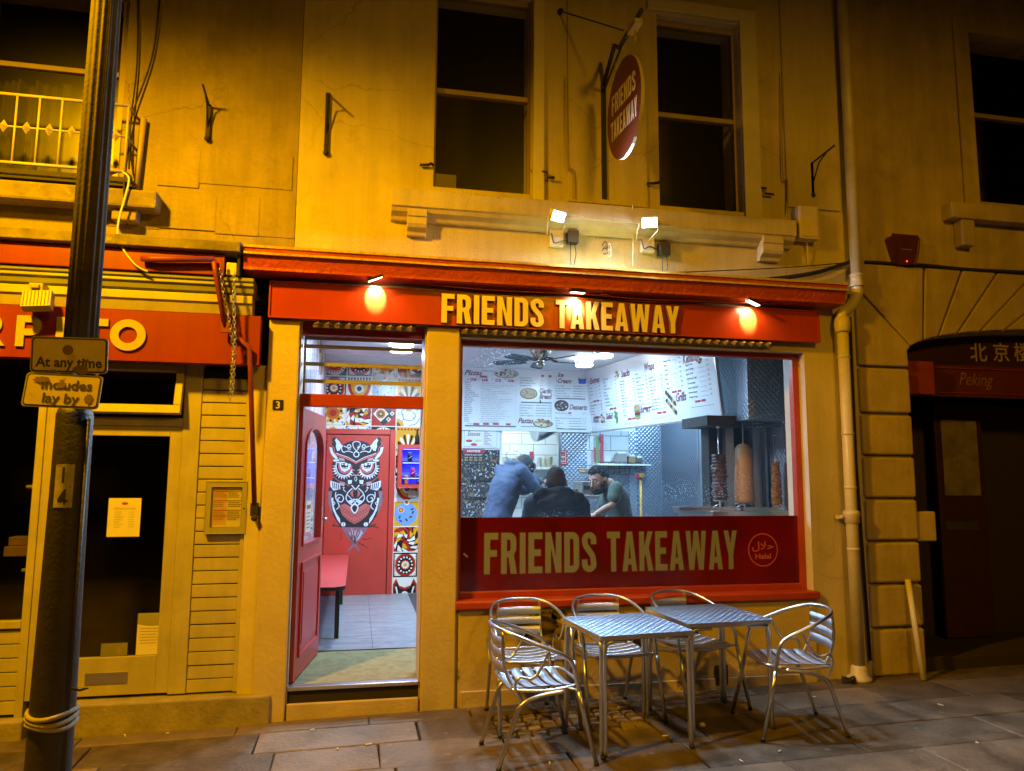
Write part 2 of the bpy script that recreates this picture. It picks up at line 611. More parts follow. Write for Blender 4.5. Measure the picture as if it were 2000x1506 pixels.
def thing(name, label, cat, loc=(0, 0, 0), rz=0.0, group=None):
    o = bpy.data.objects.new(name, None)
    o.empty_display_size = 0.1
    COL.objects.link(o)
    o.location = loc
    o.rotation_euler = (0, 0, rz)
    o['label'] = label
    o['category'] = cat
    if group:
        o['group'] = group
    return o
def tag(o, label, cat, group=None, kind=None):
    o['label'] = label
    o['category'] = cat
    if group:
        o['group'] = group
    if kind:
        o['kind'] = kind
    return o
def structure(o, label=None):
    o['kind'] = 'structure'
    if label:
        o['label'] = label
    return o
def dup(root, loc, rz=0.0, label=None):
    r = root.copy()
    COL.objects.link(r)
    r.location = loc
    r.rotation_euler = (0, 0, rz)
    if label:
        r['label'] = label
    for ch in list(root.children):
        c = ch.copy()
        COL.objects.link(c)
        c.parent = r
        for g in list(ch.children):
            d = g.copy()
            COL.objects.link(d)
            d.parent = c
    return r
def holes_wall(mb, x0, x1, z0, z1, yf, yb, holes, m=0, mr=None, fn=None):
    """wall slab with rectangular openings and their reveals; no two faces share a plane twice"""
    xs = sorted({x0, x1, *[v for h in holes for v in h[:2]]})
    zs = sorted({z0, z1, *[v for h in holes for v in h[2:4]]})
    xs = [x for x in xs if x0 <= x <= x1]
    zs = [z for z in zs if z0 <= z <= z1]
    mr = m if mr is None else mr
    def inh(i, k):
        if not (0 <= i < len(xs) - 1 and 0 <= k < len(zs) - 1):
            return None
        cx, cz = (xs[i] + xs[i + 1]) / 2, (zs[k] + zs[k + 1]) / 2
        return any(h[0] < cx < h[1] and h[2] < cz < h[3] for h in holes)
    for i in range(len(xs) - 1):
        for k in range(len(zs) - 1):
            a, b, c, d = xs[i], xs[i + 1], zs[k], zs[k + 1]
            if inh(i, k):
                continue
            mb.poly([(a, yf, c), (b, yf, c), (b, yf, d), (a, yf, d)], m)
            mb.poly([(a, yb, d), (b, yb, d), (b, yb, c), (a, yb, c)], m)
            if inh(i - 1, k) is not False:
                mb.poly([(a, yf, d), (a, yb, d), (a, yb, c), (a, yf, c)], mr)
            if inh(i + 1, k) is not False:
                mb.poly([(b, yf, c), (b, yb, c), (b, yb, d), (b, yf, d)], mr)
            if inh(i, k - 1) is not False:
                mb.poly([(a, yf, c), (a, yb, c), (b, yb, c), (b, yf, c)], mr)
            if inh(i, k + 1) is not False:
                mb.poly([(a, yf, d), (b, yf, d), (b, yb, d), (a, yb, d)], mr)

# condensed block capitals for the shop's lettering: unit height, returns (loops, advance)
def block_letter(ch, t=0.155, b=0.165):
    w_ = 0.40
    def arc(cx, cy, rx, ry, a0, a1, n=7):
        return [(cx + rx * math.cos(R(a0 + (a1 - a0) * i / n)), cy + ry * math.sin(R(a0 + (a1 - a0) * i / n))) for i in range(n + 1)]
    if ch == 'I':
        return [rect(0, 0, t, 1)], t
    if ch == 'F':
        return [[(0, 0), (t, 0), (t, .42), (.34, .42), (.34, .42 + b), (t, .42 + b), (t, 1 - b), (.37, 1 - b), (.37, 1), (0, 1)]], .37
    if ch == 'E':
        return [[(0, 0), (.38, 0), (.38, b), (t, b), (t, .42), (.34, .42), (.34, .42 + b), (t, .42 + b), (t, 1 - b), (.38, 1 - b), (.38, 1), (0, 1)]], .38
    if ch == 'T':
        return [[(.2 - t / 2, 0), (.2 + t / 2, 0), (.2 + t / 2, 1 - b), (.4, 1 - b), (.4, 1), (0, 1), (0, 1 - b), (.2 - t / 2, 1 - b)]], .40
    if ch == 'N':
        return [[(0, 0), (t, 0), (t, .62), (.44 - t, 0), (.44, 0), (.44, 1), (.44 - t, 1), (.44 - t, .40), (t, 1), (0, 1)]], .44
    if ch == 'D':
        return [[(0, 0), (.22, 0)] + arc(.22, .2, .19, .2, -90, 0) + arc(.22, .8, .19, .2, 0, 90) + [(0, 1)],
                [(t, b), (t, 1 - b)] + [(.2, 1 - b)] + arc(.2, .79, .055, .045, 90, 0, 3) + arc(.2, .21, .055, .045, 0, -90, 3) + [(.2, b)]], .41
    if ch == 'R':
        return [[(0, 0), (t, 0), (t, .40), (.2, .40), (.255, 0), (.425, 0), (.345, .44)] + arc(.22, .62, .185, .17, -35, 0, 3) + arc(.22, .8, .185, .2, 0, 90) + [(0, 1)],
                [(t, .55), (t, 1 - b), (.2, 1 - b)] + arc(.2, .78, .05, .055, 90, 0, 3) + arc(.2, .61, .05, .06, 0, -90, 3)], .42
    if ch == 'A':
        return [[(0, 0), (t, 0), (.17, .17), (.28, .17), (.45 - t, 0), (.45, 0), (.31, 1), (.14, 1)],
                [(.188, .32), (.225, .72), (.262, .32)]], .45
    if ch == 'K':
        return [[(0, 0), (t, 0), (t, .34), (.195, .42), (.28, 0), (.44, 0), (.30, .58), (.43, 1), (.27, 1), (t, .60), (t, 1), (0, 1)]], .43
    if ch == 'W':
        return [[(.10, 0), (.255, 0), (.33, .56), (.405, 0), (.56, 0), (.66, 1), (.51, 1), (.478, .42), (.40, 1), (.26, 1), (.182, .42), (.15, 1), (0, 1)]], .66
    if ch == 'Y':
        return [[(.2 - t / 2, 0), (.2 + t / 2, 0), (.2 + t / 2, .38), (.42, 1), (.265, 1), (.2, .66), (.135, 1), (-.02, 1), (.2 - t / 2, .38)]], .40
    if ch == 'S':
        c = arc(.2, .79, .125, .13, -5, 90, 6) + arc(.2, .79, .125, .13, 90, 200, 7) + [(.105, .66), (.20, .53), (.295, .40)] + arc(.2, .21, .125, .13, 20, -90, 7) + arc(.2, .21, .125, .13, -90, -185, 6)
        c = [(c[0][0], .69)] + c + [(c[-1][0], .32)]
        return [stroke(c, t)], .40
    return [], .2
def block_text(mb, txt, fr, x, y, h, width=None, lift=0.0, m=0, thick=0.0, side=None, gap=0.075):
    """draws txt with letters h tall so that it is width long"""
    adv, tot = [], 0
    for ch in txt:
        lp, a = block_letter(ch)
        adv.append((lp, tot))
        tot += a + gap
    tot -= gap
    k = (width / tot) if width else h
    for lp, a in adv:
        if lp:
            mb.art([[(x + (a + p[0]) * k, y + p[1] * h) for p in l] for l in lp], fr, lift, m, thick, side)
def solid(mb, voxel=0.01, smooth=4, name='body'):
    """fuses overlapping closed shapes into one continuous skin"""
    me = bpy.data.meshes.new(name)
    me.from_pydata(mb.v, [], mb.f)
    bm = bmesh.new()
    bm.from_mesh(me)
    bmesh.ops.remove_doubles(bm, verts=bm.verts, dist=1e-5)
    bmesh.ops.recalc_face_normals(bm, faces=bm.faces)
    bm.to_mesh(me)
    bm.free()
    o = bpy.data.objects.new(name, me)
    COL.objects.link(o)
    r = o.modifiers.new('r', 'REMESH')
    r.mode = 'VOXEL'
    r.voxel_size = voxel
    q = o.modifiers.new('s', 'SMOOTH')
    q.iterations = smooth
    q.factor = 0.5
    dg = bpy.context.evaluated_depsgraph_get()
    m2 = bpy.data.meshes.new_from_object(o.evaluated_get(dg))
    bpy.data.objects.remove(o)
    for p in m2.polygons:
        p.use_smooth = True
    return m2
def mesh_obj(me, name, mats, parent=None, loc=None):
    me.materials.clear()
    for n in mats:
        me.materials.append(MATS[n])
    o = bpy.data.objects.new(name, me)
    COL.objects.link(o)
    if parent is not None:
        o.parent = parent
    return o
# ================================================================== ground
def make_ground():
    mb = MB('joint_dirt')
    n = 0
    x0, x1, y0, y1 = -60, 60, -60, 40
    mb.poly([(x0, y0, gz(x0) - .03), (x1, y0, gz(x1) - .03), (x1, y1, gz(x1) - .03), (x0, y1, gz(x0) - .03)], 0)
    return structure(mb.build('ground'))
mat('joint_dirt', (0.05, 0.040, 0.030), 0.95, var=0.5, vscale=9, bump=0.8, bscale=60)
make_ground()

def flag_mat(name):
    """sandstone flags: every slab has its own tone (face attribute), speckle, worn sheen"""
    m = mat(name, (0.16, 0.14, 0.12), 0.6, bump=0.9, bscale=34)
    n, L = m.node_tree.nodes, m.node_tree.links
    b = n['Principled BSDF']
    at = n.new('ShaderNodeAttribute')
    at.attribute_name = 'tone'
    tc = n.new('ShaderNodeTexCoord')
    ns = n.new('ShaderNodeTexNoise')
    ns.inputs['Scale'].default_value = 5
    ns.inputs['Detail'].default_value = 10
    ns.inputs['Roughness'].default_value = 0.7
    L.new(tc.outputs['Object'], ns.inputs['Vector'])
    ad = n.new('ShaderNodeMath')
    ad.operation = 'ADD'
    L.new(at.outputs['Fac'], ad.inputs[0])
    L.new(ns.outputs['Fac'], ad.inputs[1])
    r = n.new('ShaderNodeValToRGB')
    e = r.color_ramp.elements
    e[0].position, e[0].color = 0.30, (0.046, 0.034, 0.022, 1)
    e[1].position, e[1].color = 1.15 / 1.3, (0.205, 0.158, 0.112, 1)
    L.new(ad.outputs[0], r.inputs[0])
    vg = n.new('ShaderNodeTexVoronoi')              # trodden gum and pale specks
    vg.inputs['Scale'].default_value = 5
    L.new(tc.outputs['Object'], vg.inputs['Vector'])
    lt = n.new('ShaderNodeMath')
    lt.operation = 'LESS_THAN'
    lt.inputs[1].default_value = 0.085
    L.new(vg.outputs['Distance'], lt.inputs[0])
    gm = n.new('ShaderNodeMix')
    gm.data_type = 'RGBA'
    gf = n.new('ShaderNodeMath')
    gf.operation = 'MULTIPLY'
    gf.inputs[1].default_value = 0.55
    L.new(lt.outputs[0], gf.inputs[0])
    L.new(gf.outputs[0], gm.inputs[0])
    n2 = n.new('ShaderNodeTexNoise')                # dirt in broad irregular patches
    n2.inputs['Scale'].default_value = 1.3
    n2.inputs['Detail'].default_value = 9
    n2.inputs['Roughness'].default_value = 0.72
    L.new(tc.outputs['Object'], n2.inputs['Vector'])
    m2 = n.new('ShaderNodeMapRange')
    m2.inputs['From Min'].default_value = 0.48
    m2.inputs['From Max'].default_value = 0.66
    m2.inputs['To Max'].default_value = 0.75
    L.new(n2.outputs['Fac'], m2.inputs[0])
    dm = n.new('ShaderNodeMix')
    dm.data_type = 'RGBA'
    L.new(m2.outputs[0], dm.inputs[0])
    L.new(r.outputs[0], dm.inputs[6])
    dm.inputs[7].default_value = (0.032, 0.025, 0.017, 1)
    L.new(dm.outputs[2], gm.inputs[6])
    gm.inputs[7].default_value = (0.22, 0.20, 0.17, 1)
    L.new(gm.outputs[2], b.inputs['Base Color'])
    mr = n.new('ShaderNodeMapRange')
    mr.inputs['To Min'].default_value = 0.50
    mr.inputs['To Max'].default_value = 0.80
    L.new(ns.outputs['Fac'], mr.inputs[0])
    L.new(mr.outputs[0], b.inputs['Roughness'])
    return m
flag_mat('flagstone')

def pavement():
    rnd = random.Random(5)
    v, f, tone = [], [], []
    def slab(x0, x1, y0, y1, t, ch=0.006, dz=0.0):
        b = len(v)
        tl = [rnd.uniform(-.003, .003) for _ in range(4)]
        q = [(x0, y0), (x1, y0), (x1, y1), (x0, y1)]
        q = [(x + rnd.uniform(-.006, .006), y + rnd.uniform(-.006, .006)) for x, y in q]
        cx, cy = (x0 + x1) / 2, (y0 + y1) / 2
        for x, y in q:
            v.append((x, y, gz(x) - .05))
        for x, y in q:
            v.append((x, y, gz(x) - ch + dz))
        for k, (x, y) in enumerate(q):
            sx, sy = (ch if x < cx else -ch), (ch if y < cy else -ch)
            v.append((x + sx, y + sy, gz(x) + tl[k] + dz))
        for i in range(4):
            j = (i + 1) % 4
            f.append((b + i, b + j, b + 4 + j, b + 4 + i))
            f.append((b + 4 + i, b + 4 + j, b + 8 + j, b + 8 + i))
            tone.extend((t, t))
        f.append((b + 8, b + 9, b + 10, b + 11))
        tone.append(t)
    setts = (0.96, 1.98, -0.72, -0.26)
    rough = (2.62, 3.6, -1.62, -1.02)
    rows = [-0.24, -0.62, -1.02, -1.44, -1.90, -2.40, -2.95, -3.5, -4.1, -4.8, -5.6, -6.6, -7.8]
    top = 0.42
    for rrow in rows:
        x = -12 + rnd.uniform(0, .8)
        y1, y0 = top - .004, rrow + .004
        while x < 14:
            l = rnd.uniform(.62, 1.15)
            x0, x1 = x + .004, x + l - .004
            x += l
            # the sett panel replaces the flags it covers
            if y1 > setts[2] and y0 < setts[3] and x1 > setts[0] and x0 < setts[1]:
                if x0 < setts[0] - .06:
                    slab(x0, setts[0] - .01, y0, y1, rnd.uniform(-.1, .3))
                if x1 > setts[1] + .06:
                    slab(setts[1] + .01, x1, y0, y1, rnd.uniform(-.1, .3))
                a0, a1 = max(x0, setts[0]), min(x1, setts[1])
                if y1 > setts[3] + .05:
                    slab(a0, a1, setts[3] + .01, y1, rnd.uniform(-.1, .3))
                if y0 < setts[2] - .05:
                    slab(a0, a1, y0, setts[2] - .01, rnd.uniform(-.1, .3))
                continue
            slab(x0, x1, y0, y1, rnd.uniform(-.12, .32))
        top = rrow
    nx, ny = 10, 6
    for i in range(nx):
        for j in range(ny):
            x0 = setts[0] + (setts[1] - setts[0]) * (i + (0.5 if j % 2 and i < nx - 1 else 0) * .25) / nx
            y0 = setts[2] + (setts[3] - setts[2]) * j / ny
            slab(x0 + .008, x0 + (setts[1] - setts[0]) / nx - .010, y0 + .007, y0 + (setts[3] - setts[2]) / ny - .007,
                 rnd.uniform(.05, .55), ch=.008, dz=rnd.uniform(-.008, .004))
    me = bpy.data.meshes.new('pavement')
    me.from_pydata(v, [], f)
    a = me.attributes.new('tone', 'FLOAT', 'FACE')
    a.data.foreach_set('value', tone)
    me.materials.append(MATS['flagstone'])
    o = bpy.data.objects.new('pavement', me)
    COL.objects.link(o)
    structure(o)
pavement()

# ================================================================== the takeaway's building
XL, XR = U(583, 300)[0], U(1697, 1100)[0]
CEIL, FLOOR, YB = 3.07, 0.17, 4.05
door_x0, door_x1 = -0.435, 0.476
win_x0, win_x1 = U(897, 900)[0], U(1590, 1165)[0]
win_z0, win_z1 = U(1200, 1172)[1], U(903, 660)[1]
board_y = -0.07
bx0, bx1 = U(525, 590, board_y)[0], U(1600, 640, board_y)[0]
bz0, bz1 = U(525, 620, board_y)[1], U(525, 548, board_y)[1]
up_z0 = U(940, 372)[1]
up_z1 = U(1365, 38)[1]
uA = (U(848, 250)[0], U(1040, 280)[0])
uB = (U(1286, 250)[0], U(1448, 280)[0])

TB = thing('takeaway_building', 'cream rendered building with red takeaway shopfront, open door and two dark sash windows above', 'building', ((XL + XR) / 2, 0, 0))
mb = MB('cream_render', 'white_paint')
holes_wall(mb, XL, XR, -0.3, 7.2, 0.0, 0.32, [(uA[0], uA[1], up_z0, up_z1), (uB[0], uB[1], up_z0, up_z1),
           (door_x0, door_x1, -0.3, bz0 + .02), (win_x0, win_x1, win_z0, win_z1)], 'cream_render', 'white_paint')
mb.build('wall', TB)
mb = MB('cream_pilaster')
px0, px1 = U(515, 900)[0], U(585, 700)[0]
mb.box(px0, px1 - .003, -0.035, -0.001, -.3, bz0 - .002)
mb.build('pilaster', TB, bevel=.008)
mb = MB('cream_pilaster')
mb.box(U(827, 1000)[0], U(892, 1000)[0], -0.035, -0.001, -.3, bz0 - .002)
mb.build('pilaster', TB, bevel=.008)
mb = MB('plinth_render')
mb.box(U(894, 1250)[0], win_x1, -0.014, -0.001, -.3, win_z0 - .03)
mb.box(U(894, 1250)[0] + .02, win_x1 - .02, -0.034, -0.0145, -.3, .10)
mb.build('stall_riser', TB, bevel=.006)
mat('bare_mortar', (0.15, 0.11, 0.075), 0.9, var=0.5, vscale=16, bump=0.9, bscale=50)
mb = MB('bare_mortar')
rnp = random.Random(3)
for cx_, cy_, wx_, wy_ in ((1062, 1215, 34, 22), (1036, 1225, 26, 16), (1092, 1200, 16, 12), (1110, 1240, 22, 14)):
    a_ = U(cx_, cy_, -.015)
    q_ = [(a_[0] + wx_ * .0042 * math.cos(t * PI / 10) * rnp.uniform(.55, 1.15), a_[1] + wy_ * .0042 * math.sin(t * PI / 10) * rnp.uniform(.55, 1.15)) for t in range(20)]
    mb.art([q_], Frame((0, -.0142, 0)), .0004 + .0004 * (cx_ % 3), 0)
mb.build('bare_patch', TB)

# string course under the upper windows, with corbels
sx0, sx1 = U(765, 375, -.13)[0], U(1556, 440, -.13)[0]
sz1, sz0 = U(1160, 398, -.13)[1], U(1160, 430, -.13)[1]
mb = MB('cream_render')
prof = [(0, sz1 + .02), (-.13, sz1), (-.13, sz0), (-.115, sz0 - .004), (-.10, sz0 - .035), (-.055, sz0 - .06), (-.04, sz0 - .085), (0, sz0 - .09)]
mb.prism([(sx0, y, z) for y, z in prof], (sx1 - sx0, 0, 0), 0)
mb.build('window_ledge', TB, bevel=.005)
for pxa, pxb, pyb in ((796, 834, 460), (1487, 1527, 510)):
    a, b = U(pxa, 420, -.1)[0], U(pxb, 420, -.1)[0]
    zb = U((pxa + pxb) / 2, pyb, -.05)[1]
    zt = sz0 - .012
    hh = zt - zb
    mb = MB('cream_render')
    q = [(-.001, zt), (-.118, zt), (-.118, zt - .30 * hh), (-.104, zt - .32 * hh), (-.112, zt - .6 * hh), (-.098, zt - .74 * hh), (-.055, zt - .86 * hh), (-.045, zb), (-.001, zb)]
    mb.prism([(a, y, z) for y, z in q], (b - a, 0, 0), 0)
    mb.build('corbel', TB, bevel=.005)
# thin raised strips of render beside the windows
mb = MB('white_paint')
mb.box(uB[1] + .003, U(1478, 200)[0], -.035, -.001, sz1 + .02, up_z1 + .13)
mb.box(uB[0] - .09, uB[1] + .003 - .001, -.0352, -.001, up_z1 + .02, up_z1 + .1302)
mb.box(uA[1] + .003, U(1062, 200)[0], -.03, -.001, sz1 + .02, up_z1 + .13)
mb.build('window_surround', TB, bevel=.006)
mb = MB('cream_render')
mb.box(U(1528, 200)[0], XR - .12, -.022, -.001, sz1 + .16, 7.0)
mb.box(U(1062, 200)[0] + .2, uB[0] - .11, -.016, -.001, sz1 + .05, 7.0)
mb.build('raised_panel', TB, bevel=.005)

glass_mat('clear_pane', (0.85, 0.85, 0.85), refl=0.5, rough=0.3, haze=0.02, dust=(.3, .3, .3))
def sash(a, b, z0, z1, zr, parent, name='sash_window', yg=.11):
    mb = MB('sash')
    fw = .022
    for x in (a, b - fw):
        mb.box(x, x + fw, yg - .03, yg + .03, z0, z1)
    mb.box(a + fw, b - fw, yg - .03, yg + .03, z1 - .05, z1)
    mb.box(a + fw, b - fw, yg - .028, yg + .03, z0, z0 + .015)
    o = mb.build(name, parent, bevel=.004)
    m2 = MB('sash')
    m2.box(a + fw, b - fw, yg - .032, yg + .028, zr - .022, zr + .022)
    m2.build('meeting_rail', o, bevel=.005)
    g = MB('clear_pane')
    g.poly([(a + fw, yg + .012, z0 + .015), (b - fw, yg + .012, z0 + .015), (b - fw, yg + .012, zr - .022), (a + fw, yg + .012, zr - .022)])
    g.poly([(a + fw, yg - .012, zr + .022), (b - fw, yg - .012, zr + .022), (b - fw, yg - .012, z1 - .05), (a + fw, yg - .012, z1 - .05)])
    g.build('pane', o)
    return o
zr = U(945, 176)[1]
sash(uA[0], uA[1], up_z0, up_z1, zr, TB)
sash(uB[0], uB[1], up_z0, up_z1, U(1366, 222)[1], TB)
mb = MB('night_room')
mb.box(XL + .05, XR - .05, 1.4, 1.45, 3.3, 7.0)
mb.box(XL + .05, XR - .05, .34, 1.39, 3.25, 3.3)
mb.box(XL + .001, XL + .05, .33, 1.45, 3.25, 7.0)
mb.box(XR - .05, XR - .001, .33, 1.45, 3.25, 7.0)
mb.box(XL, XR, .1, 6, 7.2, 7.3)
mb.build('upper_room', TB)
# what stands behind the left pane
a, z = U(850, 358, .2)[0], up_z0
mb = MB('paper')
mb.box(a, a + .17, .19, .27, z + .02, z + .19)
tag(mb.build('cardboard_box', bevel=.004), 'pale cardboard box behind the pane of the upper window', 'box')
mb = MB('paper')
mb.box(a + .19, a + .40, .17, .28, z + .02, z + .035)
tag(mb.build('paper_pile', bevel=.003), 'thin pale papers lying flat behind the upper window pane', 'papers')
mb = MB('sash')
mb.box(uA[0], uA[1], .142, .34, z - .02, z + .018)
mb.build('inner_ledge', TB)

# cornice above the sign
yc = -.24
cx0, cx1 = U(474, 505, yc)[0], U(1658, 580, yc)[0]
zt, zs1, zs2, zb = (U(500, q, yc)[1] for q in (478, 490, 503, 523))
mb = MB('red_cornice', 'gilt')
prof = [(-.001, zt + .035), (yc, zt), (yc, zt - .018), (yc + .012, zt - .022), (yc + .014, zs1), (yc + .004, zs1 - .004), (yc + .004, zs1 - .020),
        (yc + .03, zs1 - .026), (yc + .05, zb + .02), (yc + .05, zb), (-.075, zb - .012), (-.001, zb - .012)]
n0 = len(mb.v)
k = 60
for i in range(k + 1):
    x = cx0 + (cx1 - cx0) * i / k
    for j, (y, z) in enumerate(prof):
        wob = .0035 if 0 < j < 9 else 0
        mb.v.append((x, y + wob * noise.noise((x * 3, j, 1.7)), z + wob * noise.noise((x * 2.5, j, 5.1))))
npf = len(prof)
for i in range(k):
    for j in range(npf):
        j2 = (j + 1) % npf
        glint = j in (0, 1, 5)  # ridge faces coloured as the street lamp's glint on glossy paint
        mb.face([n0 + i * npf + j, n0 + (i + 1) * npf + j, n0 + (i + 1) * npf + j2, n0 + i * npf + j2], 'gilt' if glint else 'red_cornice')
mb.face([n0 + j for j in range(npf)], 'red_cornice')
mb.face([n0 + k * npf + j for j in range(npf)][::-1], 'red_cornice')
mb.build('cornice', TB)
# carved strip under the sign
mb = MB('gilt', 'gilt_dark')
def dent(xa, xb):
    n = round((xb - xa) / .077)
    s = (xb - xa) / n
    zt_, zb_ = bz0 - .004, bz0 - .052
    for i in range(n):
        x = xa + s * i
        c = (x + s / 2, -.105, (zt_ + zb_) / 2)
        q = [(x, -.045, (zt_ + zb_) / 2), (x + s / 2, -.045, zb_), (x + s, -.045, (zt_ + zb_) / 2), (x + s / 2, -.045, zt_)]
        for j in range(4):
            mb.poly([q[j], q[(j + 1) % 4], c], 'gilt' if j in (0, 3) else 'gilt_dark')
    mb.box(xa, xb, -.046, -.036, zb_, zt_, 'gilt_dark')
dent(U(612, 640)[0], U(812, 645)[0])
dent(U(900, 648)[0], U(1502, 672)[0])
mb.build('carved_strip', TB)

# shop window
yf = .09
mb = MB('red_paint')
fw = .055
x0, x1, z0, z1 = win_x0, win_x1, win_z0, win_z1
mb.box(x0, x0 + fw * .55, yf, yf + .07, z0, z1)
mb.box(x1 - fw, x1, yf, yf + .07, z0, z1)
mb.box(x0 + fw * .55, x1 - fw, yf, yf + .07, z1 - fw * .8, z1)
mb.box(x0 + fw * .55, x1 - fw, yf, yf + .07, z0, z0 + .075)
SW = mb.build('shop_window', TB, bevel=.006)
mb = MB('red_paint')
mb.box(x0 - .02, x1 + .03, -.05, yf - .001, z0 - .035, z0 + .028)
mb.build('window_sill', SW, bevel=.012)
glass_mat('shop_glass', (0.96, 0.98, 1.0), refl=0.55, dirt=0.5, haze=0.05, dust=(.62, .78, 1.0))
gx0, gx1, gz0, gz1 = x0 + fw * .55, x1 - fw, z0 + .075, z1 - fw * .8
mb = MB('shop_glass')
mb.poly([(gx0, yf + .03, gz0), (gx1, yf + .03, gz0), (gx1, yf + .03, gz1), (gx0, yf + .03, gz1)])
mb.build('pane', SW)

# door opening: transom bar, louvres, step
mb = MB('red_paint')
tz1, tz0 = U(700, 772, .1)[1], U(700, 796, .1)[1]
mb.box(door_x0, door_x1, .08, .16, tz0, tz1)
mb.box(door_x0, door_x1, .08, .16, bz0 - .085, bz0 + .015)
mb.box(door_x0, door_x0 + .03, .081, .159, FLOOR + .02, tz0 - .001)
DF = mb.build('door_frame', TB, bevel=.006)
glass_mat('louvre_glass', (0.80, 0.86, 0.90), refl=0.9, rough=0.08, haze=0.22, dust=(.7, .76, .82))
mat('louvre_edge', (0.28, 0.30, 0.28), 0.4)
for py in (664, 680, 714, 747):
    z = U(700, py, .2)[1]
    mb = MB('louvre_glass', 'louvre_edge')
    a, b = door_x0 + .006, door_x1 - .006
    mb.poly([(a, .204, z), (b, .204, z), (b, .29, z + .10), (a, .29, z + .10)], 0)
    mb.box(a, b, .195, .203, z - .014, z + .014, 1)
    mb.build('louvre_blade', DF)
mb = MB('steel', 'dark_gap', 'plinth_render')
mb.box(door_x0 + .001, door_x1 - .001, -.015, .06, FLOOR - .012, FLOOR + .016, 0)
mb.box(door_x0 + .001, door_x1 - .001, .005, .05, -.1, FLOOR - .013, 1)
mb.box(door_x0 + .001, door_x1 - .001, -.03, .004, -.3, .075, 2)
mb.build('door_step', TB, bevel=.006)
# open door leaf
hx, hy, fxx, fyy = -.428, .105, -.30, 1.0
dv = Vector((fxx - hx, fyy - hy, 0))
LW = dv.length
dv.normalize()
nv = Vector((dv.y, -dv.x, 0))
lz0, lz1 = FLOOR + .022, tz0 - .012
LH = lz1 - lz0
fr = Frame((hx, hy, lz0), dv, (0, 0, 1), nv)
mb = MB('red_door')
gl = [(.13, .95), (LW - .13, .95), (LW - .13, LH - .30)] + [(LW / 2 + (LW / 2 - .13) * math.cos(R(q)), LH - .30 + .17 * math.sin(R(q))) for q in range(15, 170, 15)] + [(.13, LH - .30)]
mb.art([rect(0, 0, LW, LH), gl[::-1]], fr, -.022, 0, .044)
for q in (rect(.13, .16, LW - .13, .80),):
    mb.art([rect(.11, .14, LW - .11, .82), q[::-1]], fr, .022, 0, .014)
    mb.art([rect(.19, .22, LW - .19, .74)], fr, .022, 0, .010)
g2 = [(x * .93 + LW * .035, y * .97 + .045) for x, y in gl]
mb.art([[(LW / 2 + (x - LW / 2) * 1.06, LH * .68 + (y - LH * .68) * 1.035) for x, y in gl], [(x, y) for x, y in gl][::-1]], fr, .022, 0, .012)
DL = mb.build('door_leaf', TB, bevel=.004)
glass_mat('door_glass', (0.9, 0.92, 0.95), refl=1.4, haze=.10, dust=(.7, .6, .7))
mb = MB('door_glass')
mb.art([gl], fr, 0)
mb.build('glass', DL)
mb = MB('steel', 'black_plastic')
mb.art([rect(LW - .10, .98, LW - .05, 1.20)], fr, .022, 0, .006)
mb.tube([fr(LW - .075, 1.1, .03), fr(LW - .075, 1.1, .07), fr(LW - .19, 1.1, .075)], .009, 8, 0)
mb.build('handle', DL)
mb = MB('paper', 'faded_ink', 'red_paint')
mb.art([rect(.32, 1.02, .50, 1.26)], fr, .002, 0)
mb.art([rect(.34, 1.20, .48, 1.23)], fr, .003, 2)
for i in range(5):
    mb.art([rect(.34, 1.05 + i * .028, .47, 1.06 + i * .028)], fr, .003, 1)
mb.build('notice', DL)

# sign board
SB = thing('shop_sign', 'long red shop sign board with raised cream capitals FRIENDS TAKEAWAY', 'sign', ((bx0 + bx1) / 2, board_y, bz0))
mb = MB('red_sign', 'red_paint')
mb.box(bx0 + .012, bx1 - .012, board_y, -.037, bz0 + .012, bz1 - .01, 0)
mb.box(bx0, bx0 + .011, board_y - .012, -.037, bz0, bz1, 1)
mb.box(bx1 - .011, bx1, board_y - .012, -.037, bz0, bz1, 1)
mb.box(bx0 + .0115, bx1 - .0115, board_y - .014, -.037, bz0, bz0 + .0115, 1)
mb.box(bx0 + .0115, bx1 - .0115, board_y - .008, -.037, bz1 - .0095, bz1, 1)
mb.build('board', SB)
yl = board_y - .035
fr = Frame((0, board_y - .001, 0))
la, lb = U(862, 630, yl), U(1326, 650, yl)
ztop = U(862, 573, yl)[1]
mb = MB('cream_letter', 'letter_side')
lh = ztop - la[1]
xf0, xf1 = la[0], U(1062, 638, yl)[0]
xt0, xt1 = U(1086, 640, yl)[0], lb[0]
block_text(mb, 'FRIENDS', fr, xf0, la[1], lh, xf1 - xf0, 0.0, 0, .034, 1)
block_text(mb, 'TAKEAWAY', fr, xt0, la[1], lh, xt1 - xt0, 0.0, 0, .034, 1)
mb.build('lettering', SB)

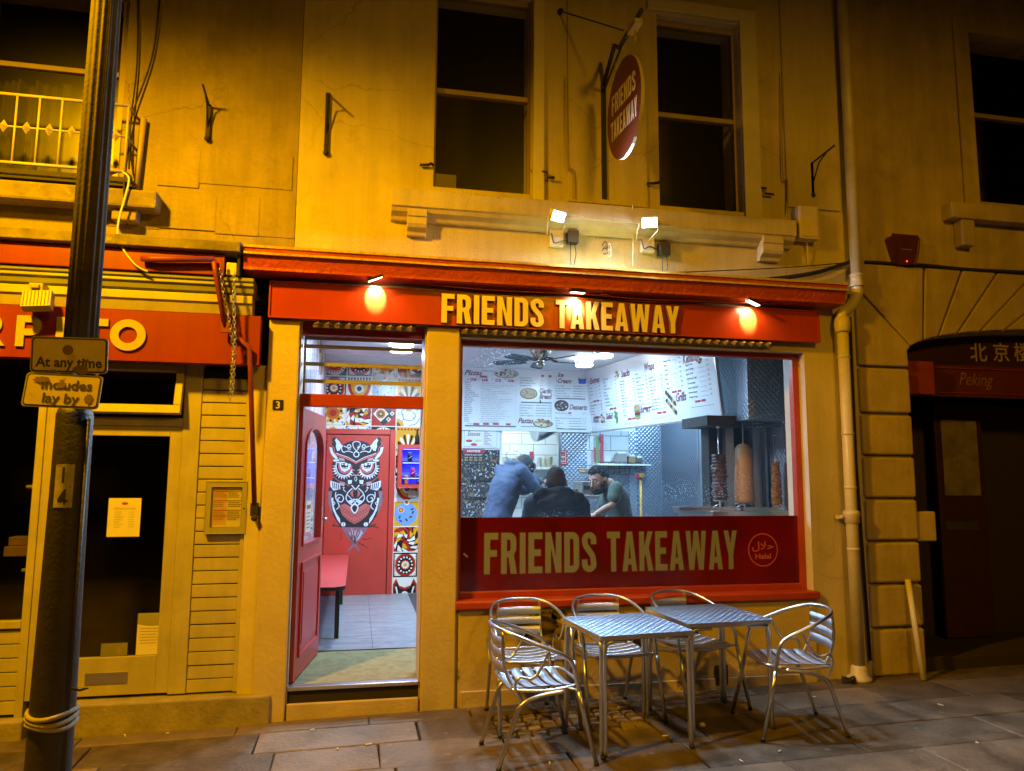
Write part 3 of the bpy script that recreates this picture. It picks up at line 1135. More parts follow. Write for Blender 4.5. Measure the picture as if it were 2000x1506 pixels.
# small floodlights over the sign
emis('spot_face', (1.0, 0.80, 0.45), 14)
def sign_light(px, py, label, tilt):
    yl = -.16
    x, z = U(px, py, yl)
    t = thing('sign_light', label, 'light', (x, yl, z), 0, 'small floodlights over the shop sign')
    T = Matrix.Translation((x, yl, z)) @ Matrix.Rotation(R(tilt), 4, 'Y') @ Matrix.Rotation(R(10), 4, 'X')
    mb = MB('black_plastic')
    mb.cbox((0, 0, .012), (.115, .085, .020), 0, T)
    mb.build('housing', t, bevel=.004)
    mb = MB('spot_face')
    mb.cbox((0, 0, -.0005), (.100, .070, .004), 0, T)
    mb.build('lens', t)
    mb = MB('black_plastic')
    mb.tube([(x - .05, yl, z + .03), (x - .05, yl + .03, zb + .005), (x + .05, yl + .03, zb + .005), (x + .05, yl, z + .03)], .005, 6)
    mb.build('bracket', t)
    lamp('sign_light_beam', 'SPOT', (x, yl - .006, z - .012), (x, board_y + .03, z - .30), 10, (1.0, 0.58, 0.24), t, spot_size=R(150), spot_blend=.6, shadow_soft_size=.03)
    lamp('sign_light_core', 'SPOT', (x, yl - .006, z - .012), (x + .004, board_y, z - .085), 80, (1.0, 0.72, 0.42), t, spot_size=R(62), spot_blend=.22, shadow_soft_size=.01)
sign_light(733, 546, 'small black floodlight over the bare end of the red sign board, by the entrance', -22)
sign_light(1128, 572, 'small black floodlight over the letters TAKEAWAY on the red sign', 2)
sign_light(1470, 592, 'small black floodlight over the red sign board, nearest the drainpipe', 22)
# cable with junction box and clips under the cornice
mb = MB('red_paint')
pts = [W(735, 545, -.13), W(800, 548, -.12), W(880, 560, -.12), W(1000, 569, -.12), W(1128, 574, -.12), W(1250, 584, -.12), W(1350, 588, -.12), W(1470, 592, -.12), W(1530, 592, -.12)]
mb.tube(spl(pts, 4), .005, 6)
for p in (W(812, 547, -.12), W(1180, 572, -.12), W(1500, 590, -.12)):
    mb.cbox(p, (.07, .03, .04))
tag(mb.build('lighting_cable'), 'red painted cable with little boxes running under the cornice', 'cable')

# floodlights on the wall
emis('flood_face', (0.86, 0.95, 1.0), 150)
def floodlight(px, py, bxp, byp, label, yaw, pw):
    yl = -.20
    x, z = U(px, py, yl)
    t = thing('floodlight', label, 'floodlight', (x, yl, z), 0, 'white LED floodlights under the window ledge')
    T = Matrix.Translation((x, yl, z)) @ Matrix.Rotation(R(yaw), 4, 'Z') @ Matrix.Rotation(R(30), 4, 'X')
    mb = MB('pale_plastic')
    mb.cbox((0, .016, 0), (.128, .030, .086), 0, T)
    for i in range(7):
        mb.cbox((-.06 + i * .02, .042, 0), (.006, .024, .09), 0, T)
    mb.build('housing', t, bevel=.003)
    mb = MB('flood_face')
    mb.cbox((0, -.002, 0), (.104, .004, .064), 0, T)
    mb.build('lens', t)
    mb = MB('pale_plastic')
    a = T @ Vector((-.08, .02, 0))
    b = T @ Vector((.08, .02, 0))
    mb.tube([a, a + Vector((0, .05, -.06)), (x - .05, -.03, z - .10), (x + .05, -.03, z - .10), b + Vector((0, .05, -.06)), b], .006, 6)
    q = U(px - 5, py + 40, -.03)
    mb.box(q[0] - .055, q[0] + .055, -.05, -.001, q[1] - .08, q[1] + .05)
    mb.build('mount', t)
    xb, zb_ = U(bxp, byp, -.05)
    mb = MB('black_plastic')
    mb.box(xb - .045, xb + .045, -.07, -.001, zb_ - .05, zb_ + .05)
    mb.tube(spl([(x - .02, -.06, z - .09), (x + .0, -.07, z - .17), (x + .06, -.06, z - .15), (xb - .04, -.05, zb_ - .02)], 5), .006, 6)
    for d in (-.018, .012):
        mb.tube(spl([(xb + d, -.05, zb_ - .05), (xb + d * 1.5 + .01, -.04, zb_ - .13), (xb + d + .005, -.03, zb_ - .20), (xb + d * .4, -.03, zb_ - .28)], 4), .004, 5)
    mb.build('junction_box', t, bevel=.004)
    f = T @ Vector((0, -.012, 0))
    aim = T @ Vector((0, -1, 0))
    lamp('floodlight_beam', 'SPOT', f, aim, pw, (0.62, 0.82, 1.0), t, spot_size=R(164), spot_blend=.4, shadow_soft_size=.12)
floodlight(1091, 423, 1119, 463, 'white LED floodlight on the wall, the one nearer the entrance side, over the FRIENDS end', 22, 320)
floodlight(1269, 435, 1298, 487, 'white LED floodlight on the wall below the hanging oval sign', -22, 320)

# hanging oval sign, square to the wall
hx_, hz_ = U(1178, 300, 0)
oc = (U(1216, 215, -.52)[0], -.52)
HS = thing('hanging_sign', 'oval red hanging sign reading FRIENDS TAKEAWAY on an iron wall bracket', 'sign', (hx_, 0, U(1178, 390)[1]))
ztp, zbt = U(1232, 118, -.56)[1], U(1205, 312, -.50)[1]
oz = (ztp + zbt) / 2
ry_ = (ztp - zbt) / 2
ox = hx_ - .015
sa, ca = math.sin(R(3.5)), math.cos(R(3.5))
so_ = (ox, -.56, oz)
fr = Frame(so_, (sa, -ca, 0), (0, 0, 1), (-ca, -sa, 0))
mb = MB('oval_red', 'sign_cream')
mb.art([circ(0, 0, .315, 40, ry_)], fr, -.012, 0, .024, 1)
ob = mb.build('board', HS)
mb = MB('sign_cream')
for txt, y, wd in (('FRIENDS', .035, .44), ('TAKEAWAY', -.175, .48)):
    block_text(mb, txt, Frame(so_, (-sa, ca, 0), (0, 0, 1), (ca, sa, 0)), -wd / 2, y, .155, wd, .0135, 0)
    block_text(mb, txt, Frame(so_, (sa, -ca, 0), (0, 0, 1), (-ca, -sa, 0)), -wd / 2, y, .155, wd, .0135, 0)
mb.build('lettering', HS)
mb = MB('iron')
zp1 = U(1172, 168)[1]
mb.box(hx_ - .02, hx_ + .02, -.03, -.001, U(1178, 390)[1], zp1)
ht = ztp + .16
mb.tube([(hx_, -.03, zp1), (hx_ + .02, -.25, zp1 + .22), (ox, -.45, ht), (ox, -.92, ht + .01)], .018, 8)
mb.tube([(hx_, -.03, zp1 - .06), (ox, -.40, ht - .05), (ox, -.55, ht)], .010, 8)
mb.tube([W(1095, 22, -.02), (ox - .02, -.60, ht + .05)], .006, 6)
mb.ball(W(1095, 22, -.02), .025, 8, 6)
mb.build('wall_bracket', HS)
mb = MB('steel')
mb.box(ox - .03, ox + .03, -.86, -.70, ht - .05, ht - .01)
mb.build('clamp', HS)
for yy in (-.78, -.36):
    mb = MB('steel')
    mb.tube([(ox, yy + .014 * math.cos(q * PI / 6), (ht + ztp) / 2 - .02 + .055 * math.sin(q * PI / 6)) for q in range(12)], .004, 6, closed=True)
    mb.build('hook', HS)

# iron wall brackets
def wall_bracket(p_top, p_bot, tip, label, knob=True):
    x, zt_ = U(*p_top, -.01)
    x2, zb_ = U(*p_bot, -.01)
    t = thing('wall_bracket', label, 'bracket', (x, 0, zb_), 0, 'old iron brackets on the upper wall')
    mb = MB('iron')
    mb.box(x - .016, x + .016, -.022, -.001, zb_, zt_)
    mb.ball((x, -.02, zb_), .022, 8, 6)
    mb.build('plate', t, bevel=.003)
    mb = MB('iron')
    mb.tube([(x, -.015, zt_ - .01), tip], .008, 8)
    mid = Vector((x, -.015, zt_)).lerp(Vector(tip), .72)
    mb.tube([(x, -.015, zb_ + (zt_ - zb_) * .3), Vector((x, -.015, zt_ - (zt_ - zb_) * .3)).lerp(mid, .45), mid], .006, 8)
    mb.build('arm', t)
wall_bracket((641, 182), (641, 300), W(641, 185, -.20), 'black iron wall bracket between the building joint and the nearer upper window')
wall_bracket((409, 205), (411, 272), W(396, 165, -.22), 'rusty black iron bracket on the stained stone wall of the neighbour building')
wall_bracket((1584, 318), (1584, 382), W(1630, 284, -.36), 'black iron bracket above the white box, beside the drainpipe')

# bent iron rods at the window ends
for p, lb in (([(820, 322, -.03), (838, 322, -.03), (841, 319, -.03), (846, 322, .0)], 'bent black iron rod at the outer edge of the upper window over the entrance'),
              ([(1038, 334, .02), (1068, 336, -.04), (1069, 347, -.04), (1083, 347, -.04)], 'bent black iron rod beside the upper window over FRIENDS, toward the oval sign'),
              ([(1264, 358, -.04), (1276, 358, -.04), (1288, 356, .0)], 'short black iron rod between oval sign and the farther upper window'),
              ([(1448, 365, .02), (1497, 368, -.04), (1494, 378, -.04), (1511, 380, -.04)], 'bent black iron rod at the far edge of the farther upper window')):
    mb = MB('iron')
    mb.tube([W(*q) for q in p], .011, 7)
    tag(mb.build('window_rod'), lb, 'iron rod', 'bent iron rods beside the upper windows')

# white meter / alarm box
x0_, z1_ = U(1559, 400, -.11)
x1_, z0_ = U(1603, 468, -.11)
AB = thing('wall_box', 'cream metal box on the wall between window ledge and drainpipe', 'box', ((x0_ + x1_) / 2, 0, z0_))
mb = MB('trim_paint')
mb.box(x0_, x1_, -.11, -.001, z0_, z1_)
mb.build('case', AB, bevel=.012)
mb = MB('trim_paint')
mb.box(x0_ + .015, x1_ - .03, -.118, -.1105, z0_ + .02, z1_ - .01)
mb.tube(spl([(x0_ + .1, -.05, z0_), (x0_ + .12, -.04, z0_ - .06), (x0_ + .13, -.02, z0_ - .2)], 4), .006, 6)
mb.build('cover', AB, bevel=.003)

# downpipe with swan neck
r_ = .047
yp = -.085
up = [W(1648, -60, yp), W(1655, 200, yp), W(1662, 400, yp), W(1670, 556, yp)]
lo = [W(1639, 622, yp), W(1653, 850, yp), W(1668, 1080, yp), W(1685, 1308, yp)]
DP = thing('drainpipe', 'cream painted drainpipe with swan neck bend between the takeaway and the stone building', 'drainpipe', (lo[-1].x, yp, gz(4.1)))
ux = sum(p.x for p in up) / 4
lx = sum(p.x for p in lo) / 4
mb = MB('pipe_paint')
mb.tube([(ux, yp, 7.2), (ux, yp, up[-1].z)], r_, 16)
mb.lathe([(r_ + .012, 0), (r_ + .014, .015), (r_ + .008, .02), (r_ + .008, .09), (r_ + .014, .095), (r_ + .012, .11)], (ux, yp, up[-1].z - .02), 16)
mb.tube(spl([(ux, yp, up[-1].z), (ux, yp, up[-1].z - .08), ((ux * .72 + lx * .28), yp, up[-1].z - .16), ((ux + lx * 1.6) / 2.6, yp, lo[0].z + .09), (lx, yp, lo[0].z + .04), (lx, yp, lo[0].z - .06)], 7), r_, 16)
mb.lathe([(r_ + .012, 0), (r_ + .014, .02), (r_ + .02, .07), (r_ + .014, .12), (r_ + .006, .13)], (lx, yp, lo[0].z - .12), 16)
mb.tube([(lx, yp, lo[0].z - .05), (lx, yp, gz(4.1) + .12)], r_, 16)
for z in (U(1652, 700, yp)[1], U(1658, 850, yp)[1], U(1662, 955, yp)[1], U(1668, 1075, yp)[1]):
    mb.lathe([(r_ + .001, 0), (r_ + .005, .004), (r_ + .005, .018), (r_ + .001, .022)], (lx, yp, z), 16)
mb.build('pipe', DP)
zj = U(1660, 1010, yp)[1]
mb = MB('pipe_paint')
mb.lathe([(r_ + .002, -.05), (r_ + .012, -.045), (r_ + .012, 0), (r_ + .020, .02), (r_ + .020, .035), (r_ + .012, .05), (r_ + .002, .055)], (lx, yp, zj), 16)
mb.cbox((lx - .075, yp + .04, zj), (.06, .05, .03))
mb.ball((lx - .085, yp + .01, zj), .018, 8, 6)
mb.build('collar', DP)
mb = MB('pipe_paint')
mb.lathe([(r_ + .045, 0), (r_ + .05, .03), (r_ + .02, .05), (r_ + .018, .10), (r_ + .002, .125)], (lx, yp, gz(4.1) - .005), 16)
mb.build('shoe', DP)
# thin conduit down the joint of the two buildings
mb = MB('iron')
mb.tube([W(1660, 620, -.03), W(1672, 900, -.03), W(1700, 1290, -.03)], .012, 8)
tag(mb.build('conduit'), 'thin dark conduit running down behind the cream drainpipe', 'conduit')

# loose cables over the sign's end and on the walls
def cable(name, pts, r, label, mt='black_plastic', n=6):
    mb = MB(mt)
    mb.tube(spl([W(*p) for p in pts], n), r, 6)
    return tag(mb.build(name), label, 'cable')
cable('cable', [(1300, 533, -.03), (1450, 527, -.04), (1560, 521, -.04), (1655, 513, -.04)], .005, 'thin black cable stretched above the cornice toward the drainpipe')
cable('cable', [(1480, 548, -.05), (1550, 540, -.07), (1600, 531, -.08), (1660, 512, -.05)], .020, 'thick frayed black cable bundle rising to the drainpipe over the cornice end')
cable('cable', [(1105, 150, -.03), (1107, 318, -.03), (1119, 332, -.03), (1121, 388, -.03)], .005, 'thin dark cable down the wall between upper window and oval sign', 'sash')
cable('cable', [(1527, 140, -.035), (1529, 335, -.035), (1538, 352, -.035), (1538, 415, -.035)], .006, 'thin dark cable down the wall by the far upper window', 'sash')
cable('cable', [(1690, 512, -.01), (1800, 518, -.02), (1900, 527, -.02), (2060, 534, -.02)], .016, 'dark cable run along the stone wall above the arch', 'iron')
cable('cable', [(1236, 400, -.15), (1237, 440, -.06), (1236, 520, -.03)], .004, 'thin pale wire dropping between the two floodlights', 'pale_plastic')
mb = MB('iron', 'pale_plastic')
for i in range(4):
    p = W(1176 + (i % 2) * 8, 480 + i * 5, -.02)
    mb.tube(spl([p, p + Vector((.02, -.03, .03)), p + Vector((.04, -.01, -.02)), p + Vector((.0, -.02, -.03))], 4), .004, 5, i % 2)
tag(mb.build('wire_ends'), 'twisted loose wire ends poking from the wall between floodlights', 'wires')

# house number
NP = thing('number_plate', 'small black door number plate with white 3 on the pilaster', 'plate', W(543, 791, -.036))
fr = Frame(W(543, 791, -.0355))
mb = MB('black_plastic', 'pale_plastic')
mb.art([rrect(-.037, -.037, .037, .037, .008)], fr, 0, 0, .005)
mb.build('plate', NP)
mb = MB('white_paint')
mb.text('3', fr, 0, -.025, .072, 0, .006, 'CENTER', bold=.02)
mb.build('numeral', NP)
# ================================================================== neighbour on the left: the shop with the red fascia
LX0 = -7.5
LB = thing('neighbour_shop_building', 'weathered stone building with red fascia and cream boarded shopfront, left of the takeaway', 'building', (XL - 1.2, 0, 0))
fz1, fz0 = U(438, 497, -.22)[1], U(438, 538, -.22)[1]
wx1 = U(240, 200, .0)[0]
wz0 = U(100, 345, 0)[1]
mb = MB('stone', 'ashlar')
holes_wall(mb, LX0, XL - .004, fz1 - .02, 7.2, 0.004, .32, [(-2.75, wx1, wz0, 5.2)], 'stone')
mb.box(XL - .10, XL - .004, .06, .32, -.3, fz1 - .021, 'stone')
mb.build('wall', LB)
# joints and repaired courses on the bare stone
mb = MB('stone')
for (xa, ya, xb, yb, pr) in ((312, 285, 388, 368, .010), (392, 290, 570, 372, .007), (315, 376, 420, 452, .012), (424, 380, 505, 462, .009), (509, 384, 575, 466, .006), (215, 395, 310, 448, .006)):
    a, b = U(xa, ya), U(xb, yb)
    mb.box(a[0], b[0], .004 - pr, .0035, b[1], a[1])
mb.build('ashlar_blocks', LB, bevel=.006)
mb = MB('stone_dark')
a, b = U(-120, 352, -.16), U(305, 402, -.16)
mb.box(LX0 + 4.2, b[0], -.16, .0035, U(230, 402, -.16)[1], U(230, 366, -.16)[1])
mb.build('window_ledge', LB, bevel=.02)
mb = MB('stone')
a, b = U(219, 402, -.10), U(266, 432, -.10)
mb.box(a[0], b[0], -.11, .0035, b[1], U(230, 404, -.10)[1])
mb.build('corbel', LB, bevel=.012)
# upper window
mb = MB('night_room')
mb.box(LX0, XL - .06, 1.3, 1.35, 3.2, 7)
mb.build('upper_room', LB)
x0, x1 = -2.75, wx1
mb = MB('sash')
mb.box(x0, x0 + .05, .10, .16, wz0, 5.2)
mb.box(x1 - .07, x1, .10, .16, wz0, 5.2)
zr = U(90, 132, .1)[1]
mb.box(x0 + .05, x1 - .07, .095, .15, zr - .02, zr + .02)
mb.box(x0 + .05, x1 - .07, .10, .16, wz0, wz0 + .06)
SWL = mb.build('sash_window', LB, bevel=.005)
mb = MB('clear_pane')
mb.poly([(x0, .125, wz0), (x1, .125, wz0), (x1, .125, 5.2), (x0, .125, 5.2)])
mb.build('pane', SWL)
mat('net_curtain', (0.045, 0.04, 0.03), 0.9, var=.3, vscale=3)
mb = MB('net_curtain')
zc = zr - .05
n = 90
xs = [x0 + .06 + (x1 - .09 - x0) * i / n for i in range(n + 1)]
ys = [.26 + .02 * math.sin(i * 1.1) + .03 * math.sin(i * .37) + .02 * math.sin(i * .61 + 1) for i in range(n + 1)]
for i in range(n):
    mb.poly([(xs[i], ys[i], wz0), (xs[i + 1], ys[i + 1], wz0), (xs[i + 1], ys[i + 1], zc), (xs[i], ys[i], zc)])
tag(mb.build('net_curtain'), 'dim net curtain behind the railed window of the neighbour building', 'curtain')
# white railing
yr = -.15
za, zb2 = U(100, 192, yr)[1], U(100, 324, yr)[1]
xr1 = U(248, 260, yr)[0]
RL = thing('window_railing', 'white window railing with diamond ornaments in front of the neighbour window', 'railing', (-2, yr, zb2))
mb = MB('old_gloss')
for z in (za, zb2):
    mb.tube([(-3.0, yr, z), (xr1, yr, z)], .012, 8)
zm = U(100, 254, yr)[1]
mb.tube([(-3.0, yr, zm), (xr1, yr, zm)], .007, 6)
for z in (za, zm, zb2):
    mb.tube([(xr1, yr, z), (xr1, -.001, z)], .010, 6)
mb.build('rail', RL)
mb = MB('old_gloss')
stp = (U(97, 250, yr)[0] - U(8, 240, yr)[0]) / 2
x = xr1
k = 0
while x > -3:
    mb.tube([(x, yr, zb2), (x, yr, za)], .008, 6)
    mb.lathe([(.001, -.045), (.03, 0), (.001, .045)], (x - stp / 2, yr, zm), 4, smooth=False)
    x -= stp
mb.build('baluster', RL)
mb = MB('iron')
mb.box(-3.0, xr1 + .05, -.14, .002, zb2 - .10, zb2 - .075)
mb.box(-3.0, xr1 + .05, -.155, -.141, zb2 - .075, zb2 - .04)
mb.build('tray', RL)
# pale tube and tangled cables at the window's edge
mb = MB('sash')
a, b = W(281, 232, -.03), W(268, 372, -.03)
mb.tube([(a.x, -.03, a.z), (a.x - .02, -.03, b.z)], .022, 8)
tag(mb.build('cable_trunking'), 'pale vertical trunking at the edge of the railed window', 'trunking')
cable('cable', [(318, -60, -.02), (306, 60, -.02), (292, 130, -.02), (258, 226, -.03), (250, 300, -.03), (242, 370, -.17), (248, 440, -.03)], .006, 'dark cable sweeping down the stone wall to the railed window', 'iron')
cable('cable', [(272, -60, -.02), (268, 120, -.02), (256, 232, -.03), (252, 330, -.04)], .006, 'straight dark cable hanging beside the railed window', 'iron')
cable('cable', [(240, 336, -.17), (252, 350, -.18), (243, 390, -.18), (232, 430, -.18), (232, 470, -.22), (262, 515, -.24), (289, 531, -.24)], .007, 'loose white cable looping from the window ledge over the red fascia', 'white_paint')
mb = MB('iron')
for k in range(3):
    c = W(232 + k * 3, 345 + k * 2, -.12)
    mb.tube([(c.x + .07 * math.cos(q * .5), c.y - .01 * k, c.z + .04 * math.sin(q * .5)) for q in range(13)], .007, 6, closed=True)
tag(mb.build('cable_coil'), 'coil of dark cable lying on the ledge of the railed window', 'cable')

# fascia: red shutter box, mouldings, sign
def band(px, pa, pb, y, xa=LX0, mt=0):
    return U(px, pa, y)[1], U(px, pb, y)[1]
ry = -.22
x1r = U(438, 520, ry)[0]
z1, z0 = fz1, fz0
mb = MB('old_red')
mb.box(LX0, x1r, ry, .0035, z0, z1)
mb.build('shutter_box', LB, bevel=.006)
mb = MB('stone_dark')
zt_ = U(300, 462, -.26)[1]
mb.prism([(LX0, .003, zt_ + .05), (LX0, -.27, zt_), (LX0, -.27, z1 + .012), (LX0, -.20, z1 + .004), (LX0, .003, z1 + .004)], (U(468, 490, -.27)[0] - LX0, 0, 0))
mb.build('lead_flashing', LB, bevel=.006)
cxr = U(496, 580, -.15)[0]
zsg = U(508, 617, -.13)[1]
mb = MB('green_grey', 'old_gloss')
zq = z0 - .004
hh = zq - zsg
q = [(.003, zq), (-.20, zq), (-.20, zq - .10 * hh), (-.185, zq - .13 * hh), (-.19, zq - .22 * hh), (-.172, zq - .26 * hh), (-.165, zq - .40 * hh), (-.14, zq - .46 * hh), (.003, zq - .46 * hh)]
mb.prism([(LX0, y, z) for y, z in q], (cxr - LX0, 0, 0), 0)
q = [(.003, zq - .461 * hh), (-.15, zq - .461 * hh), (-.15, zq - .68 * hh), (-.135, zq - .70 * hh), (-.11, zq - .99 * hh), (.003, zq - .99 * hh)]
mb.prism([(LX0, y, z) for y, z in q], (cxr - .01 - LX0, 0, 0), 1)
mb.build('moulding', LB, bevel=.004)
sx1 = U(508, 660, -.13)[0]
sgz0 = U(508, 713, -.13)[1]
LS = thing('neighbour_sign', 'red fascia sign with wide cream letters, cut off at the left of the lamp post', 'sign', (-1.6, -.13, sgz0))
mb = MB('old_red', 'old_red')
mb.box(LX0, sx1 - .012, -.13, -.02, sgz0 + .01, zsg - .003, 0)
mb.box(sx1 - .0115, sx1, -.142, -.02, sgz0, zsg - .003, 1)
mb.box(LX0, sx1 - .012, -.142, -.02, sgz0 - .002, sgz0 + .0095, 1)
mb.build('board', LS)
fr = Frame((0, -.1305, 0))
ys = -.145
zb_, zt_ = U(250, 684, ys)[1], U(250, 625, ys)[1]
hh = zt_ - zb_
mb = MB('sign_cream', 'letter_side')
def glyph(loops):
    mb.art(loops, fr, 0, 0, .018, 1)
oc_ = U(250, 654, ys)[0]
ro = hh * .54
glyph([circ(oc_, zb_ + hh / 2, ro, 36, hh * .52), circ(oc_, zb_ + hh / 2, ro * .52, 30, hh * .27)[::-1]])
sw = hh * .24
xt = U(183, 650, ys)[0]
glyph([[(xt - sw / 2, zb_), (xt + sw / 2, zb_), (xt + sw / 2, zt_ - sw), (xt + hh * .42, zt_ - sw), (xt + hh * .42, zt_), (xt - hh * .42, zt_), (xt - hh * .42, zt_ - sw), (xt - sw / 2, zt_ - sw)]])
xi = U(109, 650, ys)[0]
glyph([rect(xi, zb_, xi + sw, zt_)])
def pee(xp, leg):
    o = [(xp, zb_), (xp + sw, zb_), (xp + sw, zb_ + hh * .36)]
    if leg:
        o += [(xp + sw * 1.3, zb_ + hh * .36), (xp + hh * .56, zb_), (xp + hh * .84, zb_), (xp + hh * .56, zb_ + hh * .40)]
    else:
        o += [(xp + hh * .40, zb_ + hh * .36)]
    cx_, cy_, ra = xp + hh * .40, zb_ + hh * .68, hh * .32
    o += [(cx_ + ra * 1.05 * math.cos(R(t)), cy_ + ra * math.sin(R(t))) for t in range(-75 if not leg else -45, 91, 15)] + [(xp, zt_)]
    ri = ra - sw * .9
    h = [(xp + sw, cy_ - ri), (xp + sw, cy_ + ri)] + [(cx_ + ri * math.cos(R(t)), cy_ + ri * math.sin(R(t))) for t in range(90, -91, -30)]
    glyph([o, h])
pee(U(31, 650, ys)[0], False)
pee(U(-48, 650, ys)[0], True)
mb.build('lettering', LS)
for sx_ in ():
    pass

# security light on the fascia
FL = thing('security_light', 'white security floodlight fixed to the mouldings above the neighbour sign', 'light', W(68, 590, -.22))
x0, z1_ = U(44, 556, -.28)
x1, z0_ = U(97, 610, -.28)
mb = MB('old_gloss')
T = Matrix.Translation(((x0 + x1) / 2, -.25, (z1_ + z0_) / 2 - .01)) @ Matrix.Rotation(R(-22), 4, 'X') @ Matrix.Rotation(R(-6), 4, 'Y')
wd = x1 - x0
mb.cbox((0, 0, 0), (wd, .07, wd * .72), 0, T)
for i in range(8):
    mb.cbox((-wd * .42 + i * wd * .12, -.04, 0), (.006, .012, wd * .62), 0, T)
mb.build('housing', FL, bevel=.008)
mb = MB('old_gloss')
mb.cbox((x0 + wd * .38, -.20, z1_ - .01), (wd * .5, .10, .07))
mb.cbox((x0 + wd * .38, -.262, z1_ + .0), (wd * .3, .02, .03))
mb.tube([(x0 + .01, -.25, z1_ - .03), (x0 + .01, -.14, z1_ - .06)], .012, 6)
mb.build('sensor', FL, bevel=.006)

# shopfront under the sign
yb_ = .06
tx1 = U(480, 1000, yb_)[0]
mb = MB('old_gloss', 'dark_gap')
lx0, lx1 = U(383, 1000, yb_)[0], tx1
zbt, ztp = U(420, 1352, yb_)[1], U(440, 738, yb_)[1]
nb = 24
bh = (ztp - zbt) / nb
for i in range(nb):
    a = zbt + bh * i
    j_ = random.uniform(-.004, .003)
    T_ = Matrix.Translation((lx0, yb_ + j_, a)) @ Matrix.Rotation(R(random.uniform(-.25, .25)), 4, 'Y') @ Matrix.Rotation(R(random.uniform(-2.2, .6)), 4, 'X')
    mb.box(0, lx1 - lx0 - .031, 0, .03, .004, bh - .003 - random.uniform(0, .002), 0, T_)
mb.box(lx0, lx1, yb_ + .012, yb_ + .049, zbt, ztp + .05, 1)
mb.box(lx1 - .03, lx1 + .0, yb_ - .014, yb_ - .001, zbt, ztp, 0)
mb.build('boarding', LB, bevel=.003)
mb = MB('trim_paint', 'sash')
mb.box(tx1 + .001, XL - .11, .02, .10, -.04, sgz0 + .02, 0)
mb.box(XL - .10, px0 - .002, .03, .0599, .2, sgz0 + .02, 1)
mb.build('corner_post', LB, bevel=.006)
# door
dx0, dx1 = U(150, 1000, yb_)[0] - .13, U(347, 1000, yb_)[0]
jx1 = lx0 - .002
dz0, dz1 = U(330, 1356, yb_)[1], U(300, 833, yb_)[1]
gz0_, gz1_ = U(300, 1280, yb_)[1], U(300, 852, yb_)[1]
tz0_, tz1_ = U(300, 815, yb_)[1], U(300, 714, yb_)[1]
mb = MB('old_gloss')
mb.box(dx1 + .001, jx1, yb_ - .012, yb_ + .06, dz0, tz1_ + .1)
mb.box(dx0 - .10, dx0 - .001, yb_ - .012, yb_ + .06, dz0, tz1_ + .1)
mb.box(dx0, dx1, yb_ - .012, yb_ + .06, dz1 + .002, tz0_ - .002)
mb.build('door_frame', LB, bevel=.006)
mb = MB('old_gloss')
mb.box(dx0, dx0 + .10, yb_, yb_ + .045, dz0 + .01, dz1)
mb.box(dx1 - .10 + .02, dx1, yb_, yb_ + .045, dz0 + .01, dz1)
gx0_, gx1_ = dx0 + .10, dx1 - .08
mb.box(gx0_, gx1_, yb_, yb_ + .045, gz1_, dz1)
mb.box(gx0_, gx1_, yb_, yb_ + .045, dz0 + .01, gz0_)
LD = mb.build('shop_door', LB, bevel=.004)
glass_mat('black_glass', (0.5, 0.5, 0.5), refl=0.8, rough=0.02)
mb = MB('black_glass')
mb.poly([(gx0_, yb_ + .02, gz0_), (gx1_, yb_ + .02, gz0_), (gx1_, yb_ + .02, gz1_), (gx0_, yb_ + .02, gz1_)])
mb.build('glass', LD)
mb = MB('steel')
a, b = U(165, 1338, yb_), U(250, 1311, yb_)
mb.box(a[0], b[0], yb_ - .006, yb_ - .001, a[1], b[1])
mb.build('letter_plate', LD, bevel=.003)
# hopper window over the door, tilted open
mb = MB('old_gloss')
T = Matrix.Translation((0, yb_ - .01, tz1_)) @ Matrix.Rotation(R(-12), 4, 'X')
hz = -(tz1_ - tz0_) + .01
for bb in ((dx0, dx1, -.03, .02, hz, hz + .06), (dx0, dx0 + .05, -.03, .02, hz + .061, 0), (dx1 - .05, dx1, -.03, .02, hz + .061, 0), (dx0 + .051, dx1 - .051, -.03, .02, -.05, 0)):
    mb.box(*bb, 0, T)
HW = mb.build('hopper_window', LB, bevel=.004)
mb = MB('black_glass')
mb.poly([T @ Vector(p) for p in ((dx0 + .04, 0, hz + .05), (dx1 - .04, 0, hz + .05), (dx1 - .04, 0, -.04), (dx0 + .04, 0, -.04))])
mb.build('pane', HW)
# shop window on the far left
wz_0, wz_1 = U(30, 1212, yb_)[1], U(30, 712, yb_)[1]
wx_1 = dx0 - .101
mb = MB('old_gloss')
mb.box(wx_1 - .05, wx_1, yb_ - .02, yb_ + .06, 0.0, wz_1)
mb.box(-3.4, wx_1 - .051, yb_ - .02, yb_ + .06, wz_0 - .05, wz_0)
for i in range(6):
    z = .08 + (wz_0 - .14) / 6 * i
    mb.box(-3.4, wx_1 - .052, yb_, yb_ + .05, z, z + (wz_0 - .14) / 6 - .006)
DWN = mb.build('display_window', LB, bevel=.004)
mb = MB('black_glass')
mb.poly([(-3.4, yb_ + .02, wz_0), (wx_1 - .05, yb_ + .02, wz_0), (wx_1 - .05, yb_ + .02, wz_1), (-3.4, yb_ + .02, wz_1)])
mb.build('pane', DWN)
mb = MB('night_room')
mb.box(-3.6, XL - .12, 1.6, 1.65, 0, 3.0)
mb.box(-3.6, XL - .12, .12, 1.6, .08, .10)
mb.box(-3.6, XL - .12, .12, 1.6, 2.95, 3.0)
mb.box(XL - .119, XL - .10, .33, 1.65, 0, 3.0)
mb.box(-3.65, -3.6, .12, 1.65, 0, 3.0)
mb.box(-7.5, -3.4, .06, .3, -.3, 3.0)
mb.build('shop_room', LB)
mb = MB('concrete')
mb.box(U(150, 1380, -.02)[0] - .15, XL - .03, -.06, .30, -.3, U(400, 1362, -.02)[1])
